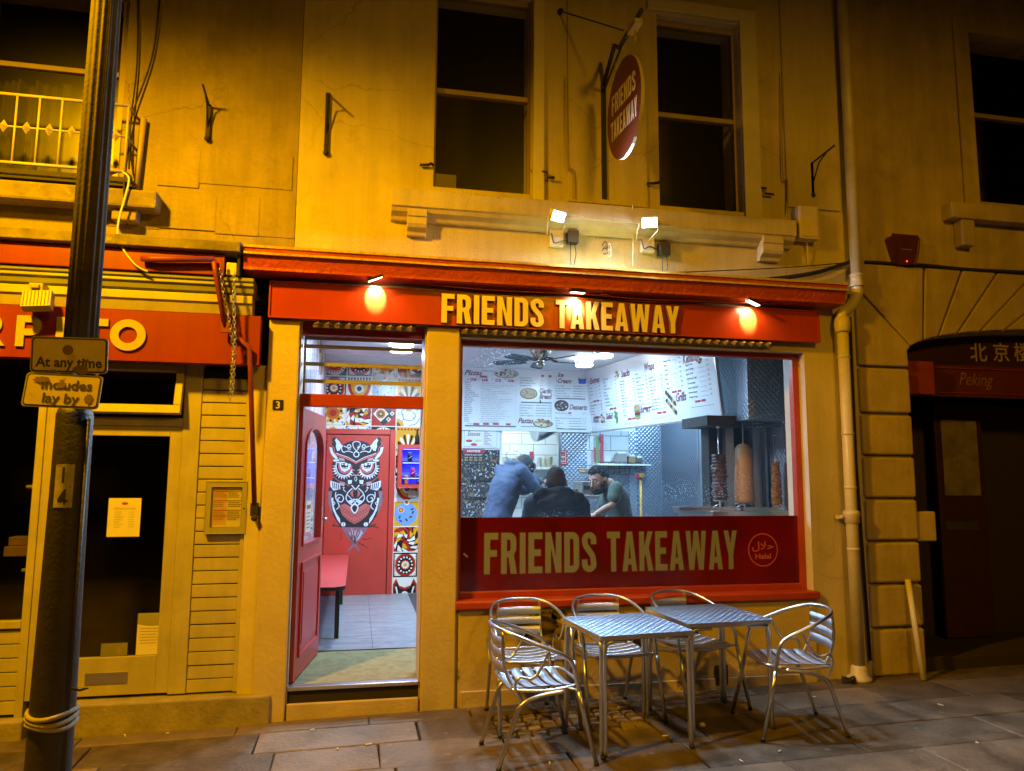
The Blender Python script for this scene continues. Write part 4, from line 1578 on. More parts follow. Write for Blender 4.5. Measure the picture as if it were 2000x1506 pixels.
mb.box(-3.4, wx_1 + .03, -.03, .30, -.3, .06)
mb.build('door_step', LB, bevel=.012)
# shelf with boxes and two bulbs hanging inside the dark window
mb = MB('wood')
mb.box(-2.4, U(62, 1070, .35)[0], .28, .60, U(30, 1085, .35)[1], U(30, 1066, .35)[1])
mb.build('display_shelf', DWN, bevel=.004)
mb = MB('wood')
a = U(44, 1065, .36)
mb.box(a[0] - .08, a[0] + .05, .33, .45, a[1], a[1] + .06)
tag(mb.build('cardboard_box', bevel=.004), 'small brown box on the shelf in the dark window', 'box')
for (px, py), lb in (((52, 951), 'upper pale light bulb behind the dark display window'), ((43, 1114), 'lower pale light bulb behind the dark display window')):
    c = W(px, py, .18)
    mb = MB('paper')
    T = Matrix.Rotation(R(90), 3, 'Y')
    mb.lathe([(.012, 0), (.014, .03), (.024, .05), (.034, .08), (.030, .105), (.014, .12)], c, 14, 0, ax=T)
    o = mb.build('light_bulb')
    tag(o, lb, 'bulb', 'unlit bulbs in the display window')

# papers on the door
def sheet(name, p, q, y, label, cat, draw=None, mt='paper'):
    x0, z1 = U(*p, y)
    x1, z0 = U(*q, y)
    mb = MB(mt)
    fr = Frame((x0, y, z0))
    mb.art([rect(0, 0, x1 - x0, z1 - z0)], fr, 0, 0, .002)
    if draw:
        draw(mb, fr, x1 - x0, z1 - z0)
    return tag(mb.build(name), label, cat)
def hours(mb, fr, w_, h_):
    mb.art([circ(w_ / 2, h_ * .86, w_ * .10, 14, h_ * .035)], fr, .003, 'red_paint')
    mb.text('OPENING HOURS', fr, w_ / 2, h_ * .70, h_ * .075, 'faded_ink', .003, 'CENTER', width=w_ * .68)
    for i, d in enumerate(('MONDAY', 'TUESDAY', 'WEDNESDAY', 'THURSDAY', 'FRIDAY', 'SATURDAY', 'SUNDAY')):
        y = h_ * (.62 - i * .064)
        mb.text(d, fr, w_ * .2, y, h_ * .05, 'faded_ink', .003, sx=.8)
        mb.text('12-9 PM', fr, w_ * .8, y, h_ * .05, 'faded_ink', .003, 'RIGHT', sx=.8)
sheet('opening_hours_sheet', (213, 973), (272, 1048), yb_ + .014, 'cream opening hours sheet taped inside the dark shop door', 'notice', hours)
def flyer(mb, fr, w_, h_):
    mb.art([[(0, h_), (0, h_ * .74)] + [(w_ * i / 8, h_ * (.74 - .05 * math.sin(i / 8 * PI))) for i in range(1, 8)] + [(w_, h_ * .76), (w_, h_)]], fr, .003, 'grey_plastic')
    for i in range(6):
        mb.art([rect(w_ * .1, h_ * (.62 - i * .07), w_ * (.75 - .05 * (i % 3)), h_ * (.635 - i * .07))], fr, .003, 'faded_ink')
sheet('flyer', (270, 1198), (325, 1277), yb_ + .014, 'tall printed flyer at the lower corner of the dark shop door', 'flyer', flyer)
def plate(mb, fr, w_, h_):
    mb.art([circ(w_ * .7, h_ * .45, h_ * .2, 12, h_ * .3)], fr, .003, 'faded_ink')
    mb.art([rect(w_ * .1, h_ * .7, w_ * .9, h_ * .76)], fr, .003, 'faded_ink')
sheet('door_sticker', (198, 1257), (248, 1280), yb_ + .014, 'small green sticker at the foot of the dark shop door', 'sticker', plate, 'green_grey')

# glazed menu case
ym = .02
x0, z1_ = U(404, 941, ym)
x1, z0_ = U(479, 1042, ym)
MC = thing('menu_case', 'grey framed glazed menu case on the cream boarding', 'menu case', ((x0 + x1) / 2, ym, z0_))
fr = Frame((x0, ym, z0_))
w_, h_ = x1 - x0, z1_ - z0_
mb = MB('grey_plastic', 'black_plastic')
mb.art([rect(0, 0, w_, h_), rrect(.035, .045, w_ - .035, h_ - .035, .004)[::-1]], fr, -.038, 0, .040)
mb.art([circ(w_ - .016, h_ * .48, .007, 10)], fr, .0025, 1)
mb.build('frame', MC, bevel=.004)
mb = MB('paper', 'red_paint', 'faded_ink')
mat('menu_tan', (.62, .42, .30), .7)
mb.art([rect(.03, .04, w_ - .03, h_ - .03)], fr, -.014, 'paper')
mb.art([rect(.045, .06, w_ * .5, h_ - .045)], fr, -.013, 'menu_tan')
for cx_, c in ((.05, 'red_paint'), (w_ * .53, 'faded_ink')):
    for i in range(16):
        if i in (4, 9):
            continue
        y = h_ - .07 - i * (h_ - .15) / 16
        mb.art([rect(cx_, y, cx_ + (w_ * .40 if i in (0, 5, 10, 13) else w_ * (.22 + .12 * random.random())), y + .006)], fr, -.012, c if i in (0, 5, 10, 13) else 'faded_ink')
mb.build('menu_sheet', MC)
glass_mat('case_glass', (.9, .9, .9), refl=1.0)
mb = MB('case_glass')
mb.art([rect(.035, .045, w_ - .035, h_ - .035)], fr, -.004, 0)
mb.build('glass', MC)

# old awning arm with its chains
mb = MB('red_dull')
A = [W(276, 505, -.26), W(300, 506, -.27), W(418, 506, -.27)]
mb.tube(A, [.02, .024, .022], 8)
mb.tube([W(417, 505, -.27), W(422, 540, -.24), W(440, 640, -.20)], .018, 8)
mb.tube([W(430, 506, -.27), W(444, 640, -.20)], .010, 6)
mb.tube([W(438, 636, -.20), W(486, 678, -.18), W(489, 720, -.16), W(497, 985, -.05)], .017, 8)
mb.cbox(W(442, 640, -.20), (.07, .03, .07))
AA = tag(mb.build('awning_arm'), 'folded red iron awning arm over the neighbour sign and boarding', 'awning arm')
mb = MB('iron')
mb.cbox(W(497, 995, -.03), (.05, .06, .09))
mb.lathe([(.001, 0), (.022, .003), (.022, .02), (.001, .023)], W(497, 1012, -.06), 12, 0, ax=Matrix.Rotation(R(90), 3, 'X'))
mb.build('foot_plate', AA, shift=False)
def chain(name, pts, label):
    mb = MB('steel')
    P = [W(*p) for p in pts]
    L = [0]
    for a, b in zip(P, P[1:]):
        L.append(L[-1] + (b - a).length)
    n = int(L[-1] / .026)
    for k in range(n):
        t = (k + .5) / n * L[-1]
        i = max(j for j in range(len(L) - 1) if L[j] <= t)
        a, b = P[i], P[i + 1]
        c = a.lerp(b, (t - L[i]) / (L[i + 1] - L[i]))
        d = (b - a).normalized()
        sidev = (Vector((1, 0, 0)) if k % 2 else Vector((0, 1, 0)))
        sidev = (sidev - d * sidev.dot(d)).normalized()
        mb.tube([c + d * (.019 * math.cos(q * PI / 5)) + sidev * (.010 * math.sin(q * PI / 5)) for q in range(10)], .0035, 5, closed=True)
    return tag(mb.build(name), label, 'chain', 'steel chains hanging by the awning arm')
chain('chain', [(429, 525, -.27), (436, 570, -.25), (447, 625, -.23), (456, 680, -.22), (452, 730, -.22), (449, 782, -.22)], 'steel chain slanting from the awning arm tip, the inner of the two')
chain('chain', [(457, 532, -.25), (456, 600, -.24), (459, 660, -.23), (457, 720, -.22), (453, 772, -.22)], 'straight steel chain hanging from the bracket beside the red cornice')
mb = MB('pale_plastic', 'iron')
a = W(452, 525, -.20)
mb.cbox((a.x, -.12, a.z), (.07, .16, .09), 0)
mb.cbox((a.x + .05, -.12, a.z + .02), (.02, .2, .16), 1)
tag(mb.build('bracket_box', bevel=.006), 'small pale box on an iron strap between both shop fascias', 'bracket')

# ================================================================== neighbour on the right: rusticated stone restaurant
RX1 = 9.5
RB = thing('stone_restaurant_building', 'dim ochre stone building with blocked quoins and an arched restaurant entrance', 'building', (XR + 1.5, 0, 0))
ax0 = U(1787, 1000)[0]
azs = U(1783, 690)[1]
azt = U(1960, 643)[1]
acx = ax0 + 1.75
ry_a = azt - azs
arch = [(acx - 1.75 * math.cos(R(t)), azs + ry_a * math.sin(R(t))) for t in range(0, 181, 6)]
outer = [(XR + .002, -.3), (ax0, -.3)] + arch + [(ax0 + 3.5, -.3), (RX1, -.3), (RX1, 7.2), (XR + .002, 7.2)]
uw0, uw1 = U(1908, 300)[0], U(1908, 300)[0] + .95
uz0, uz1 = U(1912, 392)[1], U(1898, 62)[1]
mb = MB('ashlar')
fr = Frame((0, .012, 0))
mb.art([outer, [(uw0, uz0), (uw0, uz1), (uw1, uz1), (uw1, uz0)]], fr, -.3, 0, .3)
mb.build('wall', RB)
# blocks
mb = MB('ashlar')
qy = [U(1725, q)[1] for q in (1322, 1226, 1140, 1057, 974, 891, 809, 718)]
qx0 = U(1683, 1000)[0] + .02
for a, b in zip(qy, qy[1:]):
    mb.box(qx0, ax0 - .001, -.036, .0115, a + .013, b - .012)
mb.build('quoin', RB, bevel=.018)
vx = [((1690, 700), (1783, 690), (1783, 690), (1690, 560)), ]
mb = MB('ashlar')
ztop = U(1800, 525)[1]
js = [((qx0 + .0), qy[-1] + .012), ]
tops = [(qx0, None), (U(1697, 560)[0], U(1697, 560)[1]), (U(1800, 524)[0], ztop), (U(1874, 530)[0], ztop), (U(1942, 534)[0], ztop), (U(2010, 536)[0], ztop), (U(2080, 540)[0], ztop)]
bots = [6, 24, 44, 60, 74, 88]
def ap(t):
    return (acx - 1.76 * math.cos(R(t)), azs + (ry_a + .01) * math.sin(R(t)))
polys = [[(qx0, qy[-1] + .012), (ax0 - .002, qy[-1] + .012), ap(3), ap(12), (qx0, U(1697, 560)[1] - .02)],
         [(qx0, U(1697, 560)[1] + .01), ap(13), ap(19), ap(25), (U(1798, 524)[0], ztop), (qx0, ztop)]]
tt = [26, 36, 46, 56, 66, 78]
for i in range(5):
    polys.append([(tops[2 + i][0] + .012, ztop) if 2 + i < len(tops) else (tops[-1][0] + .3 * (i - 4), ztop), ap(tt[i]), ap((tt[i] + tt[i + 1]) / 2), ap(tt[i + 1] - 1), ((tops[3 + i][0] - .012) if 3 + i < len(tops) else tops[-1][0] + .35, ztop)])
for p in polys:
    f_ = [(x, -.034, z) for x, z in p]
    mb.prism(f_, (0, .0455, 0))
mb.build('voussoir', RB, bevel=.012)
mb = MB('ashlar')
mb.box(ax0 + .002, U(1824, 1000)[0], -.02, .10, U(1800, 1057)[1], U(1800, 999)[1])
mb.build('stone_stub', RB, bevel=.012)
# upper window with its ledge and corbels
mb = MB('ashlar')
lz1, lz0_ = U(1900, 397, -.1)[1], U(1900, 428, -.1)[1]
lx0_ = U(1858, 410, -.1)[0]
mb.box(lx0_, uw1 + .3, -.11, .0115, lz0_, lz1)
mb.box(U(1872, 440, -.05)[0], U(1872, 440, -.05)[0] + .14, -.09, .0115, U(1890, 482, -.05)[1], lz0_ - .001)
mb.box(uw0 - .17, uw0 - .01, -.02, .0115, lz1 + .002, uz1 + .15)
mb.build('window_ledge', RB, bevel=.012)
mb = MB('sash')
mb.box(uw0, uw0 + .03, .10, .16, uz0, uz1)
mb.box(uw1 - .03, uw1, .10, .16, uz0, uz1)
zr = U(1950, 230, .1)[1]
mb.box(uw0 + .03, uw1 - .03, .095, .15, zr - .022, zr + .022)
SR = mb.build('sash_window', RB, bevel=.005)
mb = MB('clear_pane')
mb.poly([(uw0, .125, uz0), (uw1, .125, uz0), (uw1, .125, uz1), (uw0, .125, uz1)])
mb.build('pane', SR)
mb = MB('night_room')
mb.box(XR + .1, RX1, 1.2, 1.25, -.3, 7.0)
mb.build('back_room', RB)
# entrance recess
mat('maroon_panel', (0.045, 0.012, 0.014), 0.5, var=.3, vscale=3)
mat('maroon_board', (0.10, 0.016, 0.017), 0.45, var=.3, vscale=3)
sz0_, sz1_ = U(1850, 775, .16)[1], U(1850, 713, .16)[1]
mb = MB('maroon_panel')
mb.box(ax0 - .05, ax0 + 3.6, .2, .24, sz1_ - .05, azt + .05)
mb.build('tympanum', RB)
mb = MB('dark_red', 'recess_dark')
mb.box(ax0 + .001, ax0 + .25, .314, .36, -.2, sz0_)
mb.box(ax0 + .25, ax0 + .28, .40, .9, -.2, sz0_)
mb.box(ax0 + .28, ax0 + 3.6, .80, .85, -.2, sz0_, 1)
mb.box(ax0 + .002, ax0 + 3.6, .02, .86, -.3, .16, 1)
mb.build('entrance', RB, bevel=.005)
mb = MB('stone_dark', 'maroon_panel')
a, b = U(1845, 968, .6), U(1905, 822, .6)
mb.box(a[0] - .06, b[0] + .06, .60, .64, .17, sz0_ - .01, 1)
mb.box(a[0], b[0], .59, .599, a[1], b[1], 0)
DR = mb.build('entrance_door', RB, bevel=.005)
mb = MB('steel')
a, b = U(1852, 1035, .585), U(1912, 1018, .585)
mb.box(a[0], b[0], .585, .599, a[1], b[1])
mb.build('letter_plate', DR, bevel=.003)
PS = thing('restaurant_sign', 'dark red Peking sign board under gilt Chinese characters in the stone arch', 'sign', (ax0 + .4, .16, sz0_))
mb = MB('maroon_board', 'red_dull')
ex = U(1809, 745, .12)[0]
mb.box(ax0 + .003, ex, .02, .199, sz0_, sz1_, 1)
mb.box(ex + .001, ax0 + 3.3, .14, .199, sz0_, sz1_, 0)
mb.box(ex + .08, ax0 + 3.2, .128, .139, sz0_ + .03, sz0_ + .04, 1)
mb.box(ex + .08, ax0 + 3.2, .128, .139, sz1_ - .035, sz1_ - .025, 1)
mb.box(ex + .08, ex + .09, .128, .139, sz0_ + .041, sz1_ - .036, 1)
mb.build('board', PS, bevel=.004)
mat('gold_leaf', (0.50, 0.38, 0.18), 0.4, metal=.25)
mat('pinkish', (0.24, 0.11, 0.09), 0.5)
fr = Frame((0, .14, 0))
mb = MB('pinkish')
a, b = U(1873, 752, .14), U(1940, 752, .14)
mb.text('Peking', fr, a[0], a[1], .17, 0, .004, shear=.35, width=(b[0] - a[0]))
mb.build('lettering', PS)
fr = Frame((0, .2, 0))
mb = MB('gold_leaf')
for ch, px in (('北', 1910), ('京', 1954), ('楼', 1995)):
    a = U(px, 703, .2)
    me, bw = text_mesh(ch, .012, 0, 2)
    mb.text(ch, fr, a[0], a[1], .19, 0, .012, 'CENTER', bold=.012)
mb.build('characters', PS)
# red alarm box
x0, z1_ = U(1738, 459, -.06)
x1, z0_ = U(1797, 519, -.06)
RA = thing('alarm_box', 'dark red tapered alarm box with a red light on the stone wall', 'alarm', ((x0 + x1) / 2, 0, z0_))
w_, h_ = x1 - x0, z1_ - z0_
fr = Frame((x0, .0115, z0_))
mb = MB('dark_red')
mb.art([[(w_ * .24, 0), (w_ * .80, 0), (w_ * .92, h_ * .4), (w_, h_ * .9), (w_ * .93, h_), (w_ * .06, h_), (0, h_ * .88), (w_ * .12, h_ * .4)]], fr, 0, 0, .085)
mb.build('case', RA, bevel=.012)
mb = MB('pinkish')
mb.art([rect(w_ * .32, h_ * .50, w_ * .72, h_ * .535)], fr, .086, 0)
mb.build('label', RA)
emis('red_led', (1, .05, .03), 4)
mb = MB('red_led')
mb.ball((x0 + w_ * .5, -.076, z0_ + h_ * .10), .006, 8, 6)
mb.build('indicator', RA)
# leaning pole
a, b = W(1773, 1132, -.065), W(1803, 1313, -.20)
b.z = gz(b.x) + .002
mb = MB('white_paint')
mb.tube([b, a], .024, 8)
tag(mb.build('wooden_pole'), 'pale wooden pole leaning against the stone quoins', 'pole')
# debris at the pipe's foot
mb = MB('iron')
c = Vector((lx - .13, -.13, gz(4) + .01))
for k in range(3):
    mb.tube([c + Vector((.05 * math.cos(q * .52 + k), .035 * math.sin(q * .52 + k), .012 * k + .012 * math.sin(q))) for q in range(12)], .008, 6, closed=True)
tag(mb.build('rope_coil'), 'small dark tangle of rope on the pavement beside the drainpipe foot', 'rope')

# ================================================================== lamp post
PX, PY = U(178, 400, -2.4)[0] + .0, -2.4
LP = thing('lamp_post', 'fluted dark iron lamp post standing on the pavement in front of the neighbour shop', 'lamp post', (PX, PY, gz(PX)))
zj = U(150, 795, PY)[1]
r0 = .5 * (U(210, 400, PY)[0] - U(147, 400, PY)[0])
r1 = .5 * (U(185, 900, PY)[0] - U(112, 900, PY)[0])
r2 = .5 * (U(146, 1380, PY)[0] - U(58, 1380, PY)[0])
zb1 = U(100, 1380, PY)[1]
mb = MB('iron_post')
mb.tube([(PX, PY, zj), (PX, PY, zj + .9), (PX, PY, 5.0)], [r0 * 1.02, r0, r0 * .86], 96, flute=.10, nfl=14)
mb.build('fluted_shaft', LP)
mb = MB('iron_black')
mb.lathe([(r2 * 1.35, 0), (r2 * 1.35, .12), (r2 * 1.1, .2), (r2, .35), (r2, zb1 - gz(PX)), (r1, zj - .3 - gz(PX)), (r1 * .98, zj - .03 - gz(PX)), (r1 * .8, zj + .005 - gz(PX))], (PX, PY, gz(PX)), 40)
mb.tube([(PX + r1 * .95, PY - .035, .4), (PX + r1 * .92, PY - .035, zj - .05)], .010, 8)
mb.build('base_shaft', LP)
mb = MB('concrete')
zband = U(100, 1412, PY)[1]
for k, dz in enumerate((0, .018, .04)):
    mb.tube([(PX + (r2 + .004) * math.cos(q * PI / 14), PY + (r2 + .004) * math.sin(q * PI / 14), zband + dz + .008 * math.sin(q * .45 + k)) for q in range(28)], .009, 6, closed=True)
mb.build('tape_band', LP)
mb = MB('black_plastic')
mb.tube([W(140, 1345, PY - .07), W(157, 1347, PY - .08), W(173, 1344, PY - .08)], [.005, .007, .003], 6)
mb.build('cable_tie', LP)
# painted number on the shaft
def on_post(u, z, lift=.0025):
    a = math.atan2(-(PY + D), -PX) + 0
    t = math.atan2(CAMP.y - PY, CAMP.x - PX) + u / r1
    return Vector((PX + (r1 * 1.012 + lift) * math.cos(t), PY + (r1 * 1.012 + lift) * math.sin(t), z))
mat('pale_patch', (0.42, 0.38, 0.29), .6, var=.4, vscale=18, stain=((.08, .07, .06), .6, .66, 9))
zp0, zp1 = U(140, 990, PY)[1], U(140, 907, PY)[1]
mb = MB('pale_patch', 'ink')
n = 10
ua, ub = -.052, .012
class OnPost:
    def __call__(s, a, b, c=0.0):
        return on_post(a, b, .0025 + c)
fp = OnPost()
for i in range(n):
    u0, u1 = ua + (ub - ua) * i / n, ua + (ub - ua) * (i + 1) / n
    mb.poly([fp(u0, zp0), fp(u1, zp0), fp(u1, zp1), fp(u0, zp1)], 0)
h_ = zp1 - zp0
mb.art([rect(-.026, zp0 + h_ * .56, -.018, zp0 + h_ * .93)], fp, .002, 1)
q = [(-.036, zp0 + h_ * .12), (-.004, zp0 + h_ * .12), (-.004, zp0 + h_ * .18), (-.010, zp0 + h_ * .18), (-.010, zp0 + h_ * .42), (-.016, zp0 + h_ * .42), (-.036, zp0 + h_ * .20)]
mb.art([q], fp, .002, 1)
mb.art([rect(-.016, zp0 + h_ * .06, -.010, zp0 + h_ * .12)], fp, .002, 1)
mb.build('number_patch', LP)

# parking plate on the post
yq = PY - r0 - .07
PSG = thing('parking_sign', 'bent stained parking plates reading At any time, Includes lay by, on the lamp post', 'sign', W(132, 730, yq))
mat('plate_face', (0.52, 0.43, 0.25), .45, var=.15, vscale=12, stain=((.16, .10, .04), .60, .70, 16))
mat('stain_brown', (0.17, 0.105, 0.045), .7, var=.4, vscale=30)
TL, TR = W(58, 656, yq), W(209, 661, yq)
ML, MR = W(58, 727, yq + .01), W(207, 735, yq + .01)
BL, BR = W(40, 793, yq - .012), W(202, 802, yq - .008)
def plate_frame(a, b, c):
    """a top-left, b top-right, c bottom-left"""
    u = (b - a)
    wd = u.length
    u.normalize()
    v = (a - c)
    v = (v - u * v.dot(u))
    hh = v.length
    v.normalize()
    n = u.cross(v)
    return Frame(c, u, v, n), wd, hh
def round_plate(fr, w_, h_, name, words):
    mb = MB('plate_face', 'ink', 'grey_plastic', 'stain_brown')
    mb.art([rrect(0, 0, w_, h_, .014)], fr, -.004, 'grey_plastic', .004)
    mb.art([rrect(.004, .004, w_ - .004, h_ - .004, .012)], fr, .001, 'ink')
    mb.art([rrect(.009, .009, w_ - .009, h_ - .009, .010)], fr, .002, 'plate_face')
    for t, x, y, s, wd in words:
        mb.text(t, fr, x, y, s, 'ink', .0035, 'CENTER', bold=.028, width=wd)
    return mb
f1, w1, h1 = plate_frame(TL, TR, ML)
mb = round_plate(f1, w1, h1, 'a', [('At any time', w1 * .5, h1 * .17, .052, w1 * .86)])
mb.art([circ(w1 * .48, h1 * .64, .019, 20)], f1, .0035, 'stain_brown')
def blot(fr, cx, cy, rx, ry, sd, lift=.0045):
    rn = random.Random(sd)
    mb.art([[(cx + rx * math.cos(t * PI / 9) * rn.uniform(.6, 1.15), cy + ry * math.sin(t * PI / 9) * rn.uniform(.6, 1.15)) for t in range(18)]], fr, lift, 'stain_brown')
blot(f1, w1 * .66, h1 * .10, .032, .020, 3)
blot(f1, w1 * .73, h1 * .34, .010, .010, 4)
blot(f1, w1 * .30, h1 * .05, .020, .006, 9)
mb.build('upper_plate', PSG)
f2, w2, h2 = plate_frame(ML + (MR - ML) * .0, MR, BL)
mb = round_plate(f2, w2, h2, 'b', [('Includes', w2 * .55, h2 * .54, .052, w2 * .66), ('lay by', w2 * .5, h2 * .14, .052, w2 * .48)])
blot(f2, w2 * .20, h2 * .80, .030, .014, 5)
blot(f2, w2 * .48, h2 * .66, .016, .016, 6)
blot(f2, w2 * .86, h2 * .30, .016, .022, 7)
mb.build('lower_plate', PSG)
mb = MB('steel')
for z in (TL.z - .03, ML.z + .02):
    mb.tube([(PX + (r0 + .006) * math.cos(q * PI / 12), PY + (r0 + .006) * math.sin(q * PI / 12), z) for q in range(24)], .008, 6, closed=True)
mb.box(PX - .02, PX + .02, yq + .012, PY - r0 - .002, ML.z, TL.z - .02)
mb.build('clip', PSG)

# ================================================================== tables and chairs
def embossed(name):
    """stainless sheet pressed with an engine-turned pattern of small crossed ribs"""
    m = mat(name, (0.36, 0.47, 0.64), 0.36, metal=1.0)
    n, L = m.node_tree.nodes, m.node_tree.links
    b = n['Principled BSDF']
    tc = n.new('ShaderNodeTexCoord')
    sp = n.new('ShaderNodeSeparateXYZ')
    L.new(tc.outputs['Object'], sp.inputs[0])
    def mth(op, a, c=None):
        q = n.new('ShaderNodeMath')
        q.operation = op
        for i, v_ in enumerate((a, c)):
            if v_ is None:
                continue
            if isinstance(v_, (int, float)):
                q.inputs[i].default_value = v_
            else:
                L.new(v_, q.inputs[i])
        return q.outputs[0]
    kx, ky = mth('MULTIPLY', sp.outputs[0], 36.0), mth('MULTIPLY', sp.outputs[1], 36.0)
    cx_, cy_ = mth('FLOOR', kx), mth('FLOOR', ky)
    odd = mth('FLOORED_MODULO', mth('ADD', cx_, cy_), 2.0)
    fx_ = mth('SUBTRACT', mth('FRACT', kx), .5)
    fy_ = mth('SUBTRACT', mth('FRACT', ky), .5)
    sel = n.new('ShaderNodeMix')
    L.new(odd, sel.inputs[0])
    L.new(fx_, sel.inputs[2])
    L.new(fy_, sel.inputs[3])
    hgt = mth('SUBTRACT', 1.0, mth('MULTIPLY', mth('MULTIPLY', sel.outputs[0], sel.outputs[0]), 4.0))
    bp = n.new('ShaderNodeBump')
    bp.inputs['Strength'].default_value = 1.0
    bp.inputs['Distance'].default_value = 0.006
    L.new(hgt, bp.inputs['Height'])
    L.new(bp.outputs[0], b.inputs['Normal'])
    return m
embossed('pressed_steel')
TH, TS = .705, .635
def make_table():
    t = thing('bistro_table', 'square pressed steel bistro table at the left, its corner toward the entrance', 'table', (0, 0, 0), 0, 'steel bistro tables')
    mb = MB('pressed_steel', 'aluminium')
    h = TS / 2
    fr = Frame((0, 0, TH), (1, 0, 0), (0, 1, 0), (0, 0, 1))
    mb.art([rrect(-h, -h, h, h, .02)], fr, -.028, 0, .028, 1)
    mb.build('tabletop', t, bevel=.004)
    mb = MB('aluminium')
    hh = h - .035
    for a, b in (((-hh, -hh), (hh, -hh)), ((hh, -hh), (hh, hh)), ((hh, hh), (-hh, hh)), ((-hh, hh), (-hh, -hh))):
        mb.tube([(a[0] * .8, a[1] * .8, TH - .042), (b[0] * .8, b[1] * .8, TH - .042)], .010, 6)
    mb.build('frame', t)
    for sx, sy in ((-1, -1), (1, -1), (1, 1), (-1, 1)):
        mb = MB('aluminium', 'black_plastic')
        for dx, dy in ((0, 1), (1, 0)):
            ox_, oy_ = (-.018 * sx if dx else 0), (-.018 * sy if dy else 0)
            mb.tube(spl([(sx * (h - .02 - .16 * dx) , sy * (h - .02 - .16 * dy), TH - .040), (sx * (h - .02 - .05 * dx) + ox_ * 0, sy * (h - .02 - .05 * dy), TH - .042), (sx * (h - .018) + ox_, sy * (h - .018) + oy_, TH - .10), (sx * (h - .016) + ox_, sy * (h - .016) + oy_, .30), (sx * (h - .012) + ox_, sy * (h - .012) + oy_, .012)], 5), .0125, 10, 0)
        mb.lathe([(.017, 0), (.017, .014), (.013, .016)], (sx * (h - .02), sy * (h - .02), 0), 10, 1)
        mb.build('leg', t)
    return t
def make_chair():
    """stacking aluminium armchair facing +y"""
    c = thing('bistro_chair', 'aluminium slatted armchair', 'chair', (0, 0, 0), 0, 'aluminium armchairs around the tables')
    SW_, SD = .215, .21           # half width, half depth of the seat
    SZ = .445
    mb = MB('aluminium')
    half = [(0, -.285, .768), (.10, -.272, .765), (.19, -.222, .750), (.245, -.12, .712), (.264, 0, .665), (.268, .085, .628), (.267, .132, .592), (.266, .155, .54), (.266, .168, .48), (.267, .180, .42)]
    path = spl([(-x, y, z) for x, y, z in half[::-1][:-1]] + half, 5)
    mb.tube(path, .0120, 10)
    mb.build('arm_rail', c)
    for s in (-1, 1):
        mb = MB('aluminium', 'black_plastic')
        mb.tube([(s * .267, .180, .42), (s * .269, .205, .30), (s * .276, .282, .01)], .0135, 10, 0)
        mb.tube([(s * .2757, .279, .022), (s * .276, .283, 0)], .0155, 10, 1)
        mb.build('leg', c)
        mb = MB('aluminium', 'black_plastic')
        mb.tube(spl([(s * .235, .10, SZ - .03), (s * .238, -.05, SZ - .045), (s * .236, -.16, SZ - .09), (s * .230, -.21, SZ - .20), (s * .226, -.29, .01)], 5), .0125, 10, 0)
        mb.tube([(s * .226, -.2885, .022), (s * .226, -.29, 0)], .0150, 10, 1)
        mb.build('leg', c)
    mb = MB('aluminium')
    loop = spl([(-SW_, -SD + .04, SZ - .012), (-SW_ - .005, 0, SZ - .022), (-SW_, SD - .05, SZ - .008), (-SW_ + .05, SD + .005, SZ - .004), (0, SD + .015, SZ - .006), (SW_ - .05, SD + .005, SZ - .004), (SW_, SD - .05, SZ - .008), (SW_ + .005, 0, SZ - .022), (SW_, -SD + .04, SZ - .012), (SW_ - .03, -SD, SZ - .01), (0, -SD - .002, SZ - .012), (-SW_ + .03, -SD, SZ - .01)], 5, True)
    mb.tube(loop, .010, 8, closed=True)
    for s in (-1, 1):
        mb.tube([(s * SW_, .12, SZ - .015), (s * .267, .175, SZ - .02)], .008, 6)
        mb.tube([(s * SW_, .04, SZ - .020), (s * .238, .04, SZ - .036)], .008, 6)
    mb.build('seat_frame', c)
    mb = MB('brushed')
    n, m_ = 5, 12
    pit = (2 * SD - .02) / n
    for i in range(n):
        y0 = -SD + .012 + pit * i
        y1 = y0 + pit - .018
        b = len(mb.v)
        for k in range(m_ + 1):
            t = -1 + 2 * k / m_
            z = SZ + .004 - .024 * (1 - t * t)
            x = t * (SW_ - .004)
            fr_z = .008 if i == n - 1 else 0
            mb.v += [(x, y0, z), (x, y1, z - fr_z), (x, y0, z - .003), (x, y1, z - .003 - fr_z)]
        for k in range(m_):
            a = b + 4 * k
            mb.face([a, a + 4, a + 5, a + 1], 0, True)
            mb.face([a + 2, a + 3, a + 7, a + 6], 0, True)
            mb.face([a, a + 2, a + 6, a + 4], 0)
            mb.face([a + 1, a + 5, a + 7, a + 3], 0)
    mb.build('seat', c)
    for s in (-1, 1):
        mb = MB('aluminium')
        mb.tube(spl([(s * .165, -SD + .02, SZ - .012), (s * .165, -.235, SZ + .08), (s * .165, -.255, .62), (s * .155, -.252, .755)], 4), .0085, 8)
        mb.build('upright', c)
        mb = MB('aluminium')
        mb.tube(spl([(s * .236, -.155, SZ - .085), (s * .246, -.20, SZ + .01), (s * .252, -.175, SZ + .07), (s * .256, -.10, SZ + .06), (s * .262, -.04, SZ + .13), (s * .264, .0, .662)], 4), .008, 8)
        mb.build('arm_hook', c)
    mb = MB('brushed')
    for i in range(3):
        z0 = .520 + i * .070
        b = len(mb.v)
        for k in range(9):
            t = -1 + 2 * k / 8
            y = -.254 - (z0 - .5) * .02 + .018 * t * t * 0 - .022 * (1 - t * t)
            for zz, yy in ((z0, 0), (z0 + .054, -.003), (z0, -.003), (z0 + .054, -.006)):
                mb.v.append((t * .165, y + yy + .015, zz))
        for k in range(8):
            a = b + 4 * k
            mb.face([a, a + 4, a + 5, a + 1], 0, True)
            mb.face([a + 2, a + 3, a + 7, a + 6], 0, True)
            mb.face([a, a + 2, a + 6, a + 4], 0)
            mb.face([a + 1, a + 5, a + 7, a + 3], 0)
    mb.build('backrest', c)
    return c
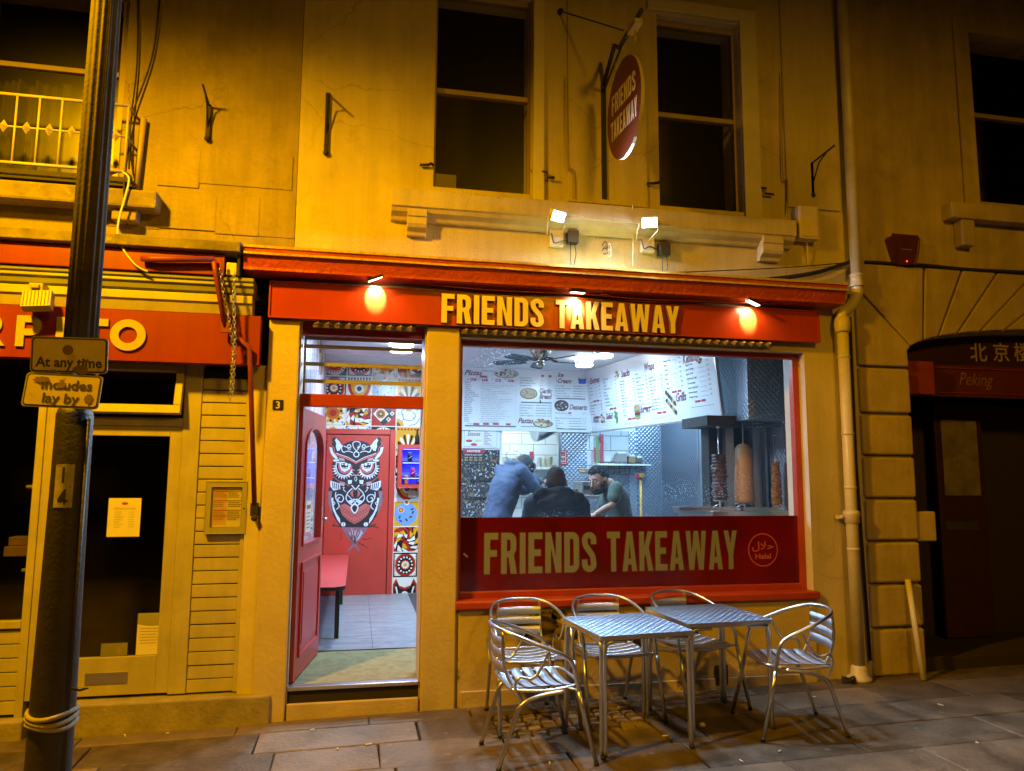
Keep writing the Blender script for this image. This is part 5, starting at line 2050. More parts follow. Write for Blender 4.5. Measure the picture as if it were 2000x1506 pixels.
T1 = make_table()
T1.location = (1.735, -.865, gz(1.73))
T1.rotation_euler.z = R(6)
T2 = dup(T1, (2.405, -.665, gz(2.41)), R(4), 'square pressed steel bistro table at the right, beside the lone chair facing left')
CH = make_chair()
spots = [(1.11, -1.0, -87, 'aluminium slatted armchair standing nearest the camera, at the left end of the tables'),
         (1.20, -.40, 184, 'aluminium slatted armchair pushed to the wall under the window corner, left of the tables'),
         (1.80, -.40, 183, 'aluminium slatted armchair tucked behind the left table, back to the wall'),
         (2.44, -.35, 196, 'aluminium slatted armchair tucked behind the right table, mostly hidden by it'),
         (2.85, -.92, 81, 'aluminium slatted armchair standing alone at the right end of the tables')]
for i, (x, y, a, lb) in enumerate(spots):
    o = CH if i == 0 else dup(CH, (0, 0, 0))
    o.location = (x, y, gz(x))
    o.rotation_euler.z = R(a)
    o['label'] = lb
# grate in the wall foot behind the tables, and scraps on the flags
mb = MB('iron')
a, b = U(1397, 1338, -.03), U(1420, 1298, -.03)
mb.box(a[0], b[0], -.045, -.0345, a[1], b[1])
for i in range(5):
    z = a[1] + (b[1] - a[1]) * (i + .5) / 5
    mb.box(a[0] + .008, b[0] - .008, -.05, -.0451, z - .004, z + .004)
tag(mb.build('wall_vent', bevel=.003), 'small dark vent at the foot of the wall behind the tables', 'vent')
rnd = random.Random(11)
for i, (px, py) in enumerate(((1372, 1425), (1074, 1490), (1590, 1371), (1448, 1492), (1523, 1474), (1838, 1390), (610, 1418), (720, 1448), (660, 1456), (1300, 1441), (245, 1423), (328, 1420), (1910, 1464))):
    p = G(px, py, 0)
    p.z = gz(p.x) + .006
    mb = MB('litter')
    if i == 0:
        mb.ball(p + Vector((0, 0, .012)), (.022, .018, .016), 8, 6, fn=lambda q: q * (1 + .25 * noise.noise(q * 3)))
    else:
        a = rnd.uniform(0, PI)
        l = rnd.uniform(.010, .022)
        mb.tube([p - Vector((math.cos(a) * l, math.sin(a) * l, 0)), p + Vector((math.cos(a) * l, math.sin(a) * l, .001))], .0045, 6)
    o = mb.build('crumpled_paper' if i == 0 else 'cigarette_end')
    if i == 0:
        tag(o, 'small crumpled white paper on the flags in front of the tables', 'litter')
    else:
        tag(o, 'pale cigarette end lying on the dark paving stones', 'litter', 'cigarette ends on the pavement')
# ================================================================== inside the takeaway
def on(fr, px, py):
    """where the sight line of a place in the photograph meets a sheet: its (u, v) there"""
    d = ray(px, py)
    n = fr.u.cross(fr.v)
    k = (fr.o - CAMP).dot(n) / d.dot(n)
    q = CAMP + d * k - fr.o
    return q.dot(fr.u), q.dot(fr.v)
def quilt(name, col, rough, k=55.0, strength=.8):
    """embossed stainless cladding: small diamond quilting"""
    m = mat(name, col, rough, metal=.9)
    n, L = m.node_tree.nodes, m.node_tree.links
    b = n['Principled BSDF']
    tc = n.new('ShaderNodeTexCoord')
    sp = n.new('ShaderNodeSeparateXYZ')
    L.new(tc.outputs['Object'], sp.inputs[0])
    def mth(op, *a):
        q = n.new('ShaderNodeMath')
        q.operation = op
        for i, v_ in enumerate(a):
            if isinstance(v_, (int, float)):
                q.inputs[i].default_value = v_
            else:
                L.new(v_, q.inputs[i])
        return q.outputs[0]
    h = mth('ADD', sp.outputs[0], sp.outputs[1])
    a = mth('ABSOLUTE', mth('SINE', mth('MULTIPLY', mth('ADD', h, sp.outputs[2]), k)))
    c = mth('ABSOLUTE', mth('SINE', mth('MULTIPLY', mth('SUBTRACT', h, sp.outputs[2]), k)))
    bp = n.new('ShaderNodeBump')
    bp.inputs['Strength'].default_value = strength
    bp.inputs['Distance'].default_value = .006
    L.new(mth('MULTIPLY', a, c), bp.inputs['Height'])
    L.new(bp.outputs[0], b.inputs['Normal'])
    return m
quilt('quilted_steel', (.50, .55, .62), .34)
quilt('quilted_dark', (.30, .34, .40), .40)
def tiles(name, c1, c2, mortar, w_, h_, rough=.2):
    m = mat(name, c1, rough)
    n, L = m.node_tree.nodes, m.node_tree.links
    tc = n.new('ShaderNodeTexCoord')
    sp = n.new('ShaderNodeSeparateXYZ')
    cb = n.new('ShaderNodeCombineXYZ')
    ad = n.new('ShaderNodeMath')
    L.new(tc.outputs['Object'], sp.inputs[0])
    L.new(sp.outputs[0], ad.inputs[0])
    L.new(sp.outputs[1], ad.inputs[1])
    L.new(ad.outputs[0], cb.inputs[0])
    L.new(sp.outputs[2], cb.inputs[1])
    br = n.new('ShaderNodeTexBrick')
    br.inputs['Scale'].default_value = 1
    br.inputs['Brick Width'].default_value = w_
    br.inputs['Row Height'].default_value = h_
    br.inputs['Mortar Size'].default_value = .004
    br.inputs['Color1'].default_value = (*c1, 1)
    br.inputs['Color2'].default_value = (*c2, 1)
    br.inputs['Mortar'].default_value = (*mortar, 1)
    L.new(cb.outputs[0], br.inputs[0])
    L.new(br.outputs['Color'], n['Principled BSDF'].inputs['Base Color'])
    return m
tiles('white_tiles', (.75, .78, .76), (.70, .74, .73), (.12, .12, .12), .38, .165)
tiles('grey_tiles', (.55, .58, .59), (.50, .53, .55), (.10, .10, .10), .30, .20)
def floor_mat():
    m = mat('floor_tile', (.36, .38, .42), .32, var=.45, vscale=9, vdist=1.5, col2=(.16, .17, .20), stretch=(.5, 2.2, 1))
    return m
floor_mat()
def cladding():
    """stacked split-face strips in violet, white and rose"""
    m = mat('strip_cladding', (.5, .4, .5), .35)
    n, L = m.node_tree.nodes, m.node_tree.links
    tc = n.new('ShaderNodeTexCoord')
    mp = n.new('ShaderNodeMapping')
    mp.inputs['Scale'].default_value = (1, 22, 2.6)
    vo = n.new('ShaderNodeTexVoronoi')
    vo.inputs['Scale'].default_value = 1
    L.new(tc.outputs['Object'], mp.inputs[0])
    L.new(mp.outputs[0], vo.inputs['Vector'])
    r = n.new('ShaderNodeValToRGB')
    r.color_ramp.interpolation = 'CONSTANT'
    els = [(0, (.55, .50, .60)), (.22, (.22, .17, .30)), (.4, (.62, .42, .42)), (.58, (.70, .66, .74)), (.72, (.30, .12, .12)), (.86, (.40, .34, .52))]
    e = r.color_ramp.elements
    while len(e) < len(els):
        e.new(.5)
    for q, (p, c) in zip(e, els):
        q.position, q.color = p, (*c, 1)
    sr = n.new('ShaderNodeSeparateXYZ')
    L.new(vo.outputs['Color'], sr.inputs[0])
    L.new(sr.outputs[0], r.inputs[0])
    L.new(r.outputs[0], n['Principled BSDF'].inputs['Base Color'])
    bp = n.new('ShaderNodeBump')
    bp.inputs['Strength'].default_value = .6
    L.new(sr.outputs[1], bp.inputs['Height'])
    L.new(bp.outputs[0], n['Principled BSDF'].inputs['Normal'])
cladding()
mat('ceiling_white', (.78, .80, .82), .5, var=.03)

# floors, ceiling, walls
IL, IR = -.42, 4.10
mb = MB('floor_tile', 'dark_gap')
rows_y = [1.08, 1.32, 1.62, 1.95, 2.28, 2.62, 2.95, 3.28, 3.62, YB - .001]
for a, b in zip(rows_y, rows_y[1:]):
    for xa, xb in ((IL, .17), (.173, .79), (.793, 1.42), (1.423, 2.05), (2.053, 2.7), (2.703, 3.4), (3.403, IR)):
        mb.box(xa, xb - .0, a, b - .004, FLOOR - .03, FLOOR + .012, 0)
mb.box(IL, IR, .33, 5.9, FLOOR - .2, FLOOR - .031, 1)
mb.box(IL, IR, YB, 5.9, FLOOR - .0305, FLOOR, 0)
mb.build('shop_floor', TB)
mb = MB('concrete')
mb.box(.80, IR, .33, 1.079, FLOOR - .03, FLOOR + .011)
mb.build('floor_edge', TB)
mb = MB('mat_coir')
mb.box(door_x0 + .002, door_x1 - .002, .061, .33, FLOOR - .02, FLOOR + .004)
mb.box(IL + .002, .795, .3301, 1.07, FLOOR - .02, FLOOR + .004)
tag(mb.build('doormat'), 'worn khaki coir doormat just inside the open door', 'doormat')
a = G(790, 1166, FLOOR + .012)
mb = MB('grey_mat')
mb.poly([(.62, 1.2, FLOOR + .016), (1.5, 1.2, FLOOR + .016), (1.5, 4.0, FLOOR + .016), (.70, 4.0, FLOOR + .016)])
mb.box(.66, 1.5, 1.25, 3.98, FLOOR + .0125, FLOOR + .0155)
tag(mb.build('floor_runner'), 'dark grey runner on the tiled floor at the right of the doorway', 'mat')
mb = MB('ceiling_white')
mb.box(IL, IR, .325, 5.9, CEIL, CEIL + .12)
mb.build('ceiling', TB)
mb = MB('strip_cladding')
mb.box(IL - .02, IL, .325, YB, FLOOR, CEIL)
mb.build('clad_wall', TB)
mb = MB('wall_white')
mb.box(1.26, 1.31, YB + .06, 5.9, FLOOR, CEIL)
mb.box(IL, 1.86, YB, YB + .06, FLOOR - .02, CEIL)
mb.box(1.86, 2.64, YB, YB + .06, 2.30, CEIL)
mb.box(2.64, IR, YB, YB + .06, FLOOR - .02, CEIL)
mb.build('partition', TB)
mb = MB('white_tiles')
mb.box(1.31, IR, 5.80, 5.86, FLOOR, CEIL)
mb.build('kitchen_wall', TB)
mb = MB('grey_tiles')
mb.box(3.02, 3.62, YB - .012, YB - .001, 1.72, 2.27)
mb.build('grey_tiling', TB)
mb = MB('quilted_dark', 'quilted_steel', 'steel')
mb.box(2.66, 3.02, YB - .012, YB - .001, .3, 2.27, 0)
mb.box(3.02, 3.62, YB - .012, YB - .001, .3, 1.719, 0)
mb.box(3.62, 3.72, YB - .030, YB - .001, .3, 2.27, 1)
mb.box(3.72, IR - .013, YB - .012, YB - .001, .3, CEIL, 0)
mb.box(IR - .012, IR, 2.9, YB - .013, .3, CEIL, 0)
mb.box(IR - .012, IR, .70, 2.895, .3, CEIL, 1)
mb.box(IR - .018, IR - .0121, 2.885, 2.91, .3, CEIL, 2)
mb.box(IR - .10, IR - .0121, .335, .69, .3, U(1530, 826, .4)[1], 1)
mb.box(2.62, 2.655, YB - .03, YB + .07, .3, 2.30, 2)
mb.build('steel_cladding', TB)

# painted tile wall
TC = {'tile_white': 'e6e4dc', 'tile_black': '1c1a18', 'tile_red': 'b02a22', 'tile_yellow': 'd9a01c', 'tile_green': '24302c', 'tile_blue': '6f9bd8', 'tile_orange': 'c8641c', 'tile_navy': '2a3f86', 'tile_brown': '6a3018'}
for k_, c_ in TC.items():
    mat(k_, hexc(c_), .25)
def tile_art(mb, fr, x, y, s, kind, rn):
    def A(loops, lay, m):
        if loops and not isinstance(loops[0][0], (tuple, list)):
            loops = [loops]
        mb.art([[(x + p[0] * s, y + p[1] * s) for p in l] for l in loops], fr, .0006 * lay, m)
    def petals(cx, cy, r0, r1, n, wd, lay, m, a0=0):
        for i in range(n):
            t = a0 + 2 * PI * i / n
            c, q = math.cos(t), math.sin(t)
            A([(cx + c * r0 - q * wd * .3, cy + q * r0 + c * wd * .3), (cx + c * (r0 + r1) / 2 - q * wd, cy + q * (r0 + r1) / 2 + c * wd), (cx + c * r1, cy + q * r1), (cx + c * (r0 + r1) / 2 + q * wd, cy + q * (r0 + r1) / 2 - c * wd), (cx + c * r0 + q * wd * .3, cy + q * r0 - c * wd * .3)][::-1], lay, m)
    bgm = {0: 'tile_green', 1: 'tile_green', 2: 'tile_black', 3: 'tile_red', 4: 'tile_yellow', 5: 'tile_white', 6: 'tile_white', 7: 'tile_yellow', 8: 'tile_white', 9: 'tile_white'}[kind]
    A(rect(.012, .012, .988, .988), 1, bgm)
    if kind == 0:      # sun face
        A(circ(.5, .5, .47, 28), 2, 'tile_white')
        petals(.5, .5, .34, .46, 22, .028, 3, 'tile_red')
        A(circ(.5, .5, .34, 26), 4, 'tile_orange')
        A(circ(.5, .5, .25, 22), 5, 'tile_red')
        for sx in (-1, 1):
            A(circ(.5 + sx * .11, .56, .055, 12), 6, 'tile_white')
            A(circ(.5 + sx * .11, .56, .025, 10), 7, 'tile_black')
        A(rect(.47, .40, .53, .60), 6, 'tile_white')
        A(circ(.5, .35, .09, 12, .03), 6, 'tile_yellow')
    elif kind == 1:    # rounded flower
        A(rrect(.02, .02, .98, .98, .14), 2, 'tile_white')
        petals(.5, .5, .24, .46, 12, .075, 3, 'tile_yellow')
        petals(.5, .5, .26, .40, 6, .06, 4, 'tile_green', .26)
        A(circ(.5, .5, .27, 24), 5, 'tile_yellow')
        A(circ(.5, .5, .25, 24), 6, 'tile_orange')
        A(circ(.5, .5, .14, 18), 7, 'tile_red')
        for q in ((.12, .12), (.88, .88), (.12, .88), (.88, .12)):
            A(circ(q[0], q[1], .05, 10), 3, 'tile_blue')
    elif kind == 2:    # swirling shards
        cols = ['tile_red', 'tile_white', 'tile_yellow', 'tile_white', 'tile_red', 'tile_black']
        for ring, (ra, rb, n) in enumerate(((.06, .2, 7), (.2, .38, 10), (.38, .58, 13), (.58, .72, 16))):
            for i in range(n):
                t0 = 2 * PI * (i + ring * .37) / n
                t1 = t0 + 2 * PI / n * rn.uniform(.55, .95)
                tw = .35
                q = [(.5 + ra * math.cos(t0), .5 + ra * math.sin(t0)), (.5 + rb * math.cos(t0 + tw), .5 + rb * math.sin(t0 + tw)), (.5 + rb * math.cos(t1 + tw), .5 + rb * math.sin(t1 + tw)), (.5 + ra * math.cos(t1), .5 + ra * math.sin(t1))]
                q = [(min(.985, max(.015, a)), min(.985, max(.015, b))) for a, b in q]
                A(q, 2 + ring, cols[rn.randrange(6)])
    elif kind == 3:    # diamonds
        A([(.5, .98), (.98, .5), (.5, .02), (.02, .5)], 2, 'tile_green')
        A([(.38, .82), (.70, .50), (.38, .18), (.06, .50)], 3, 'tile_white')
        A(circ(.38, .5, .19, 20), 4, 'tile_orange')
        A(circ(.38, .5, .12, 16), 5, 'tile_green')
        A(circ(.38, .5, .06, 12), 6, 'tile_yellow')
        for cx_, cy_ in ((.70, .28), (.84, .52), (.70, .86)):
            A([(cx_, cy_ + .10), (cx_ + .10, cy_), (cx_, cy_ - .10), (cx_ - .10, cy_)], 3, 'tile_white')
            A([(cx_, cy_ + .05), (cx_ + .05, cy_), (cx_, cy_ - .05), (cx_ - .05, cy_)], 4, 'tile_red')
    elif kind == 4:    # blue disc with leaves
        A(circ(.48, .5, .46, 30), 2, 'tile_blue')
        A(circ(.28, .66, .10, 14), 3, 'tile_orange')
        A(circ(.28, .66, .05, 12), 4, 'tile_yellow')
        petals(.28, .66, .10, .15, 10, .02, 3, 'tile_white')
        for cx_, cy_, t in ((.6, .35, .4), (.72, .5, 1.0), (.55, .2, 2.2), (.66, .68, .2), (.2, .3, 1.2), (.33, .18, 2.5)):
            petals(cx_, cy_, .0, .16, 1, .045, 3, 'tile_brown' if cx_ > .5 else 'tile_navy', t)
        A(circ(.5, .97, .12, 14), 3, 'tile_white')
        A(circ(.5, .97, .07, 12), 4, 'tile_orange')
    elif kind == 5:    # dotted target
        A([rect(.02, .02, .98, .98), rect(.07, .07, .93, .93)[::-1]], 2, 'tile_black')
        A(circ(.5, .5, .42, 28, .46), 2, 'tile_red')
        A(circ(.5, .5, .33, 26, .37), 3, 'tile_black')
        for i in range(14):
            t = 2 * PI * i / 14
            A(circ(.5 + .27 * math.cos(t), .5 + .30 * math.sin(t), .038, 8), 4, 'tile_white')
        A(circ(.5, .5, .19, 20), 4, 'tile_red')
        petals(.5, .5, .06, .17, 12, .03, 5, 'tile_white')
        A(circ(.5, .5, .06, 12), 6, 'tile_yellow')
        for i in range(6):
            for sx in (.10, .90):
                A([(sx - .03, .1 + i * .14), (sx + .03, .1 + i * .14), (sx, .18 + i * .14)], 3, 'tile_yellow')
    elif kind == 6:    # curling stems
        for sx, P in enumerate(([(.05, .05), (.3, .3), (.2, .6), (.45, .8)], [(.3, .3), (.6, .25), (.8, .45), (.65, .6)], [(.5, .98), (.75, .8), (.95, .9)], [(.55, .05), (.8, .12), (.95, .35)])):
            A(stroke(spl(P, 5), .022), 2, 'tile_navy')
        petals(.5, .78, .03, .2, 9, .05, 3, 'tile_yellow')
        A(circ(.5, .78, .06, 12), 4, 'tile_brown')
        petals(.02, .02, .1, .36, 16, .05, 3, 'tile_yellow', .1) if False else None
        A([(.015, .015)] + [(.015 + .30 * math.cos(R(t)), .015 + .30 * math.sin(R(t))) for t in range(0, 91, 10)], 3, 'tile_yellow')
        A([(.016, .016)] + [(.016 + .16 * math.cos(R(t)), .016 + .16 * math.sin(R(t))) for t in range(0, 91, 15)], 4, 'tile_brown')
        for cx_, cy_ in ((.25, .5), (.72, .35), (.85, .7), (.2, .85)):
            A(circ(cx_, cy_, .04, 10), 3, 'tile_blue')
    elif kind == 7:    # big fan flower
        for i in range(9):
            t0, t1 = R(i * 20 + 1), R(i * 20 + 19)
            A([(.5 + .14 * math.cos(t0), .06 + .14 * math.sin(t0)), (.5 + .46 * math.cos(t0 + .04), .06 + .60 * math.sin(t0 + .04)), (.5 + .49 * math.cos((t0 + t1) / 2), .06 + .66 * math.sin((t0 + t1) / 2)), (.5 + .46 * math.cos(t1 - .04), .06 + .60 * math.sin(t1 - .04)), (.5 + .14 * math.cos(t1), .06 + .14 * math.sin(t1))], 2, 'tile_black' if i % 2 else 'tile_white')
        A([(.5 + .14 * math.cos(R(t)), .06 + .14 * math.sin(R(t))) for t in range(0, 181, 15)], 3, 'tile_orange')
        for i in range(7):
            A(circ(.1 + i * .135, .9, .05, 10), 2, 'tile_red')
    elif kind == 8:    # striped vase
        for i in range(8):
            A(rect(.04 + i * .12, .80, .10 + i * .12, .97), 2, 'tile_black')
        A([(.03, .76)] + [(.5 - .47 * math.cos(R(t)), .76 - .72 * math.sin(R(t))) for t in range(0, 181, 12)] + [(.97, .76)], 2, 'tile_red')
        A([(.15, .70)] + [(.5 - .34 * math.cos(R(t)), .70 - .52 * math.sin(R(t))) for t in range(0, 181, 15)] + [(.85, .70)], 3, 'tile_yellow')
        A(circ(.5, .5, .18, 18), 4, 'tile_white')
        A(circ(.5, .5, .11, 16), 5, 'tile_blue')
        petals(.5, .5, .02, .10, 8, .03, 6, 'tile_black')
    elif kind == 9:    # horned shield
        A([(.02, .02), (.98, .02), (.98, .75), (.85, .98), (.72, .70), (.5, .62), (.28, .70), (.15, .98), (.02, .75)], 2, 'tile_red')
        A([(.06, .04), (.94, .04), (.92, .62), (.84, .84), (.70, .60), (.5, .54), (.30, .60), (.16, .84), (.08, .62)], 3, 'tile_black')
        for sx in (-1, 1):
            A(stroke([(.5 + sx * a, b) for a, b in spl([(.16, .1), (.34, .2), (.30, .42), (.36, .66)], 4)], .06), 4, 'tile_white')
        A(circ(.5, .30, .15, 20, .18), 4, 'tile_white')
        petals(.5, .30, .02, .13, 8, .035, 5, 'tile_red')
        A(circ(.5, .30, .03, 10), 6, 'tile_yellow')
fr = Frame((IL, YB - .001, FLOOR))
mb = MB('tile_white')
rn = random.Random(4)
ts = .317
grid = [[9, 8, 6, 7, 4, 5], [9, 5, 2, 6, 4, 5], [0, 1, 3, 5, 5, 2], [2, 8, 4, 6, 2, 0], [5, 7, 1, 2, 4, 7], [8, 3, 9, 7, 5, 8], [6, 1, 0, 2, 6, 7], [1, 2, 3, 6, 7, 2], [0, 8, 4, 7, 8, 0], [0, 5, 1, 2, 6, 9]]
def tz(py):
    return U(760, py, YB)[1] - FLOOR
base_rows = {}
# the visible column of tiles right of the door and the rows above it
mb.art([rect(0, 0, 1.72, CEIL - FLOOR - .001)], fr, 0, 'tile_white')
x_off = U(772, 900, YB)[0] - IL
y_off = U(790, 1128, YB)[1] - FLOOR - ts
for r_i in range(10):
    y = y_off + r_i * ts
    for c_i in range(6):
        x = x_off - 3 * ts + c_i * ts
        if x < -.12 or x + ts > 1.75:
            continue
        if c_i < 3 and r_i < 6:
            continue
        if y + ts > CEIL - FLOOR + .25:
            continue
        k_ = {(3, 0): 9, (3, 1): 5, (3, 2): 2, (3, 3): 4, (3, 4): 8, (3, 5): 2, (3, 6): 7, (3, 7): 6, (4, 2): 0, (4, 3): 7, (4, 7): 7, (4, 6): 1,
              (0, 7): 1, (1, 7): 2, (2, 7): 3, (0, 8): 5, (1, 8): 8, (2, 8): 4, (3, 8): 7, (0, 9): 0, (1, 9): 5, (2, 9): 1, (3, 9): 2}.get((c_i, r_i), grid[r_i % 10][c_i])
        tile_art(mb, fr, x, y, ts - .004, k_, rn)
TW = mb.build('painted_tiles', TB)

# inner door with the owl
od0, od1 = U(634, 1000, YB)[0], U(757, 1000, YB)[0]
odz = U(690, 850, YB)[1]
mb = MB('red_door', 'dark_gap')
oy = YB - .045
mb.box(od0, od1, oy, YB - .002, FLOOR + .013, odz, 0)
OD = mb.build('owl_door', TB, bevel=.003)
OD['label'] = 'red inner door painted with an owl'
mb = MB('red_door', 'dark_gap')
mb.box(od1 + .008, od1 + .075, YB - .06, YB - .002, FLOOR + .012, odz + .075)
mb.box(od0 - .075, od0 - .008, YB - .06, YB - .002, FLOOR + .012, odz + .075)
mb.box(od0 - .0079, od1 + .0079, YB - .06, YB - .002, odz + .010, odz + .075)
mb.box(od1, od1 + .0079, YB - .02, YB - .002, FLOOR + .012, odz + .009, 1)
mb.box(od0 - .0079, od1, YB - .02, YB - .002, odz + .0001, odz + .009, 1)
mb.build('architrave', OD, bevel=.004)
mat('owl_black', (.022, .022, .028), .4)
mat('owl_white', (.62, .68, .80), .4)
mat('owl_red', (.50, .12, .11), .4)
mat('owl_plum', (.24, .12, .17), .5)
mat('owl_pink', (.55, .33, .38), .5)
fr = Frame((0, oy - .0005, 0))
def ow(x, y):
    return U(620 + x / 5.575, 830 + y / 5.575, oy)
mb = MB('owl_black')
def axis(y):
    return 427 - .024 * (y - 150)
def OA(loops, lay, m, mirror=False):
    if not isinstance(loops[0][0], (tuple, list)):
        loops = [loops]
    mb.art([[ow(*p) for p in l] for l in loops], fr, .0007 * lay, m)
    if mirror:
        mb.art([[ow(2 * axis(p[1]) - p[0], p[1]) for p in l][::-1] for l in loops], fr, .0007 * lay, m)
def OS(P, wd, lay, m, mirror=False, smooth=True):
    OA(stroke(spl(P, 5) if smooth else P, wd), lay, m, mirror)
half = [(425, 168), (370, 175), (320, 190), (268, 222), (262, 205), (238, 165), (205, 132), (168, 140), (150, 180), (138, 240), (150, 300), (178, 370), (160, 420), (158, 480), (175, 545), (165, 590), (140, 640), (118, 720), (108, 790), (120, 860), (150, 950), (195, 1030), (245, 1100), (262, 1112), (410, 1112)]
full = half + [(2 * axis(y) - x, y) for x, y in half[::-1]]
OA(full, 1, 'owl_black')
# ears
OA([(178, 138), (205, 142), (240, 180), (268, 225), (240, 280), (215, 285), (200, 235), (205, 200)], 2, 'owl_white', True)
OA([(168, 140), (195, 132), (205, 150), (190, 165)], 3, 'owl_black', True)
OA([(130, 240), (160, 245), (170, 290), (200, 330), (225, 365), (200, 375), (165, 340), (140, 300)], 2, 'owl_white', True)
OS([(165, 175), (148, 215), (180, 250), (192, 310), (235, 335)], 9, 3, 'owl_red', True)
OA([(212, 300), (255, 290), (250, 345), (225, 330)], 2, 'owl_black', True)
# forehead
OA([(205, 308), (260, 330), (330, 352), (395, 388), (425, 410), (424, 430), (390, 408), (320, 375), (250, 352), (205, 330)], 4, 'owl_red', True)
OS([(205, 306), (262, 328), (335, 352), (395, 386), (425, 405)], 6, 5, 'owl_white', True, False)
OS([(275, 225), (262, 250), (275, 290), (300, 298)], 11, 5, 'owl_white', True)
OS([(285, 230), (330, 245), (365, 240), (350, 215), (325, 232), (338, 262), (365, 262)], 9, 5, 'owl_white', True)
OS([(300, 292), (340, 285), (385, 302)], 9, 5, 'owl_white', True)
OS([(425, 178), (388, 195), (392, 240), (425, 285)], 9, 5, 'owl_white', True)
OA([circ(424, 320, 34, 22), circ(424, 320, 23, 20)[::-1]], 5, 'owl_white')
OA([(440, 215), (452, 240), (442, 255), (430, 245), (444, 238)], 6, 'owl_white')
# eyes
for i in range(13):
    t = R(168 + i * 15)
    cx_, cy_ = 285, 470
    c_, s_ = math.cos(t), -math.sin(t)
    OA([(cx_ + c_ * 88 - s_ * 13, cy_ + s_ * 88 + c_ * 13), (cx_ + c_ * 128, cy_ + s_ * 128 ), (cx_ + c_ * 88 + s_ * 13, cy_ + s_ * 88 - c_ * 13)], 3, 'owl_white' if i % 4 else 'owl_pink', True)
OS([(207, 400), (205, 470), (235, 530), (300, 552), (350, 525), (372, 490)], 11, 4, 'owl_white', True)
OA([(225, 420), (380, 440), (372, 480), (345, 515), (295, 535), (250, 515), (228, 470)], 4, 'owl_red', True)
OA([(240, 415), (365, 425), (350, 480), (300, 512), (262, 495), (245, 455)], 5, 'owl_white', True)
OA(circ(297, 440, 40, 22), 6, 'owl_black', True)
OA(circ(313, 428, 17, 14), 7, 'owl_white', True)
OA(circ(275, 428, 9, 10), 7, 'owl_white', True)
OS([(275, 462), (297, 472), (322, 460)], 8, 7, 'owl_white', True)
OA([(205, 402), (300, 402), (300, 414), (225, 418)], 7, 'owl_white', True)
OA([(170, 378), (235, 375), (240, 392), (180, 400)], 5, 'owl_white', True)
OA([(230, 355), (290, 370), (300, 392), (245, 385)], 5, 'owl_pink', True)
# cheeks and beak
OS([(170, 560), (230, 610), (300, 640), (350, 665)], 8, 4, 'owl_red', True)
OA([(235, 610), (300, 625), (290, 668), (250, 655)], 4, 'owl_pink', True)
OA([(330, 600), (378, 600), (370, 640), (335, 645)], 5, 'owl_white', True)
OS([(395, 488), (378, 505), (395, 535), (365, 560)], 7, 6, 'owl_red', True)
OS([(372, 552), (405, 545), (420, 552)], 6, 6, 'owl_white', True)
OA([(385, 555), (420, 535), (452, 555), (445, 620), (418, 680), (390, 620)], 5, 'owl_black')
OA([stroke(spl([(418, 560), (405, 585), (418, 612), (430, 585), (418, 560)], 4), 6)], 6, 'owl_white')
OS([(372, 655), (410, 700), (418, 702)], 12, 6, 'owl_white', True, False)
# chest
OA([(140, 605), (245, 640), (250, 700), (175, 715), (140, 670)], 3, 'owl_white', True)
for i in range(4):
    OA([(160 + i * 21, 622 + i * 6), (170 + i * 21, 625 + i * 6), (176 + i * 21, 690 + i * 5), (166 + i * 21, 690 + i * 5)], 4, 'owl_black', True)
OA([(118, 720), (165, 715), (150, 800), (150, 900), (170, 980), (140, 930), (110, 830)], 3, 'owl_plum', True)
for i in range(9):
    OS([(120 + i * 4, 740 + i * 22), (135 + i * 3, 735 + i * 22), (150 + i * 2, 752 + i * 22)], 3, 4, 'owl_pink', True)
OS([(380, 690), (330, 740), (312, 800), (345, 850), (390, 880), (412, 900)], 11, 5, 'owl_white', True)
OA([(355, 740), (400, 690), (385, 740), (392, 790), (370, 770)], 5, 'owl_red', True)
OS([(320, 755), (365, 800), (415, 850)], 9, 5, 'owl_white', True)
OA([(330, 830), (400, 800), (412, 815), (370, 860)], 5, 'owl_white', True)
OS([(268, 690), (290, 678), (285, 705), (310, 730)], 8, 5, 'owl_white', True)
OS([(200, 790), (222, 760), (265, 765), (285, 800), (262, 838), (228, 826), (225, 798), (246, 792)], 10, 5, 'owl_white', True)
OS([(200, 730), (198, 790), (225, 845), (235, 890), (205, 920)], 10, 5, 'owl_white', True)
OS([(165, 830), (190, 850), (172, 875)], 8, 5, 'owl_white', True)
OA([(148, 800), (172, 790), (176, 880), (205, 960), (245, 1020), (250, 1078), (215, 1030), (170, 930)], 4, 'owl_white', True)
OA([(235, 880), (300, 855), (360, 890), (405, 960), (405, 1080), (340, 1045), (270, 985)], 4, 'owl_red', True)
for i in range(6):
    for j in range(4):
        x_, y_ = 262 + i * 26 + (j % 2) * 12, 890 + j * 40 + i * 17
        if 240 < x_ < 402 and y_ < 1060:
            OS([(x_ - 15, y_ - 8), (x_, y_ + 10), (x_ + 15, y_ - 10)], 4, 5, 'owl_black', True)
OA(spl([(406, 850), (360, 900), (404, 968), (448, 900)], 6, True), 6, 'owl_white')
OA(spl([(406, 872), (376, 902), (404, 952), (434, 902)], 6, True), 7, 'owl_black')
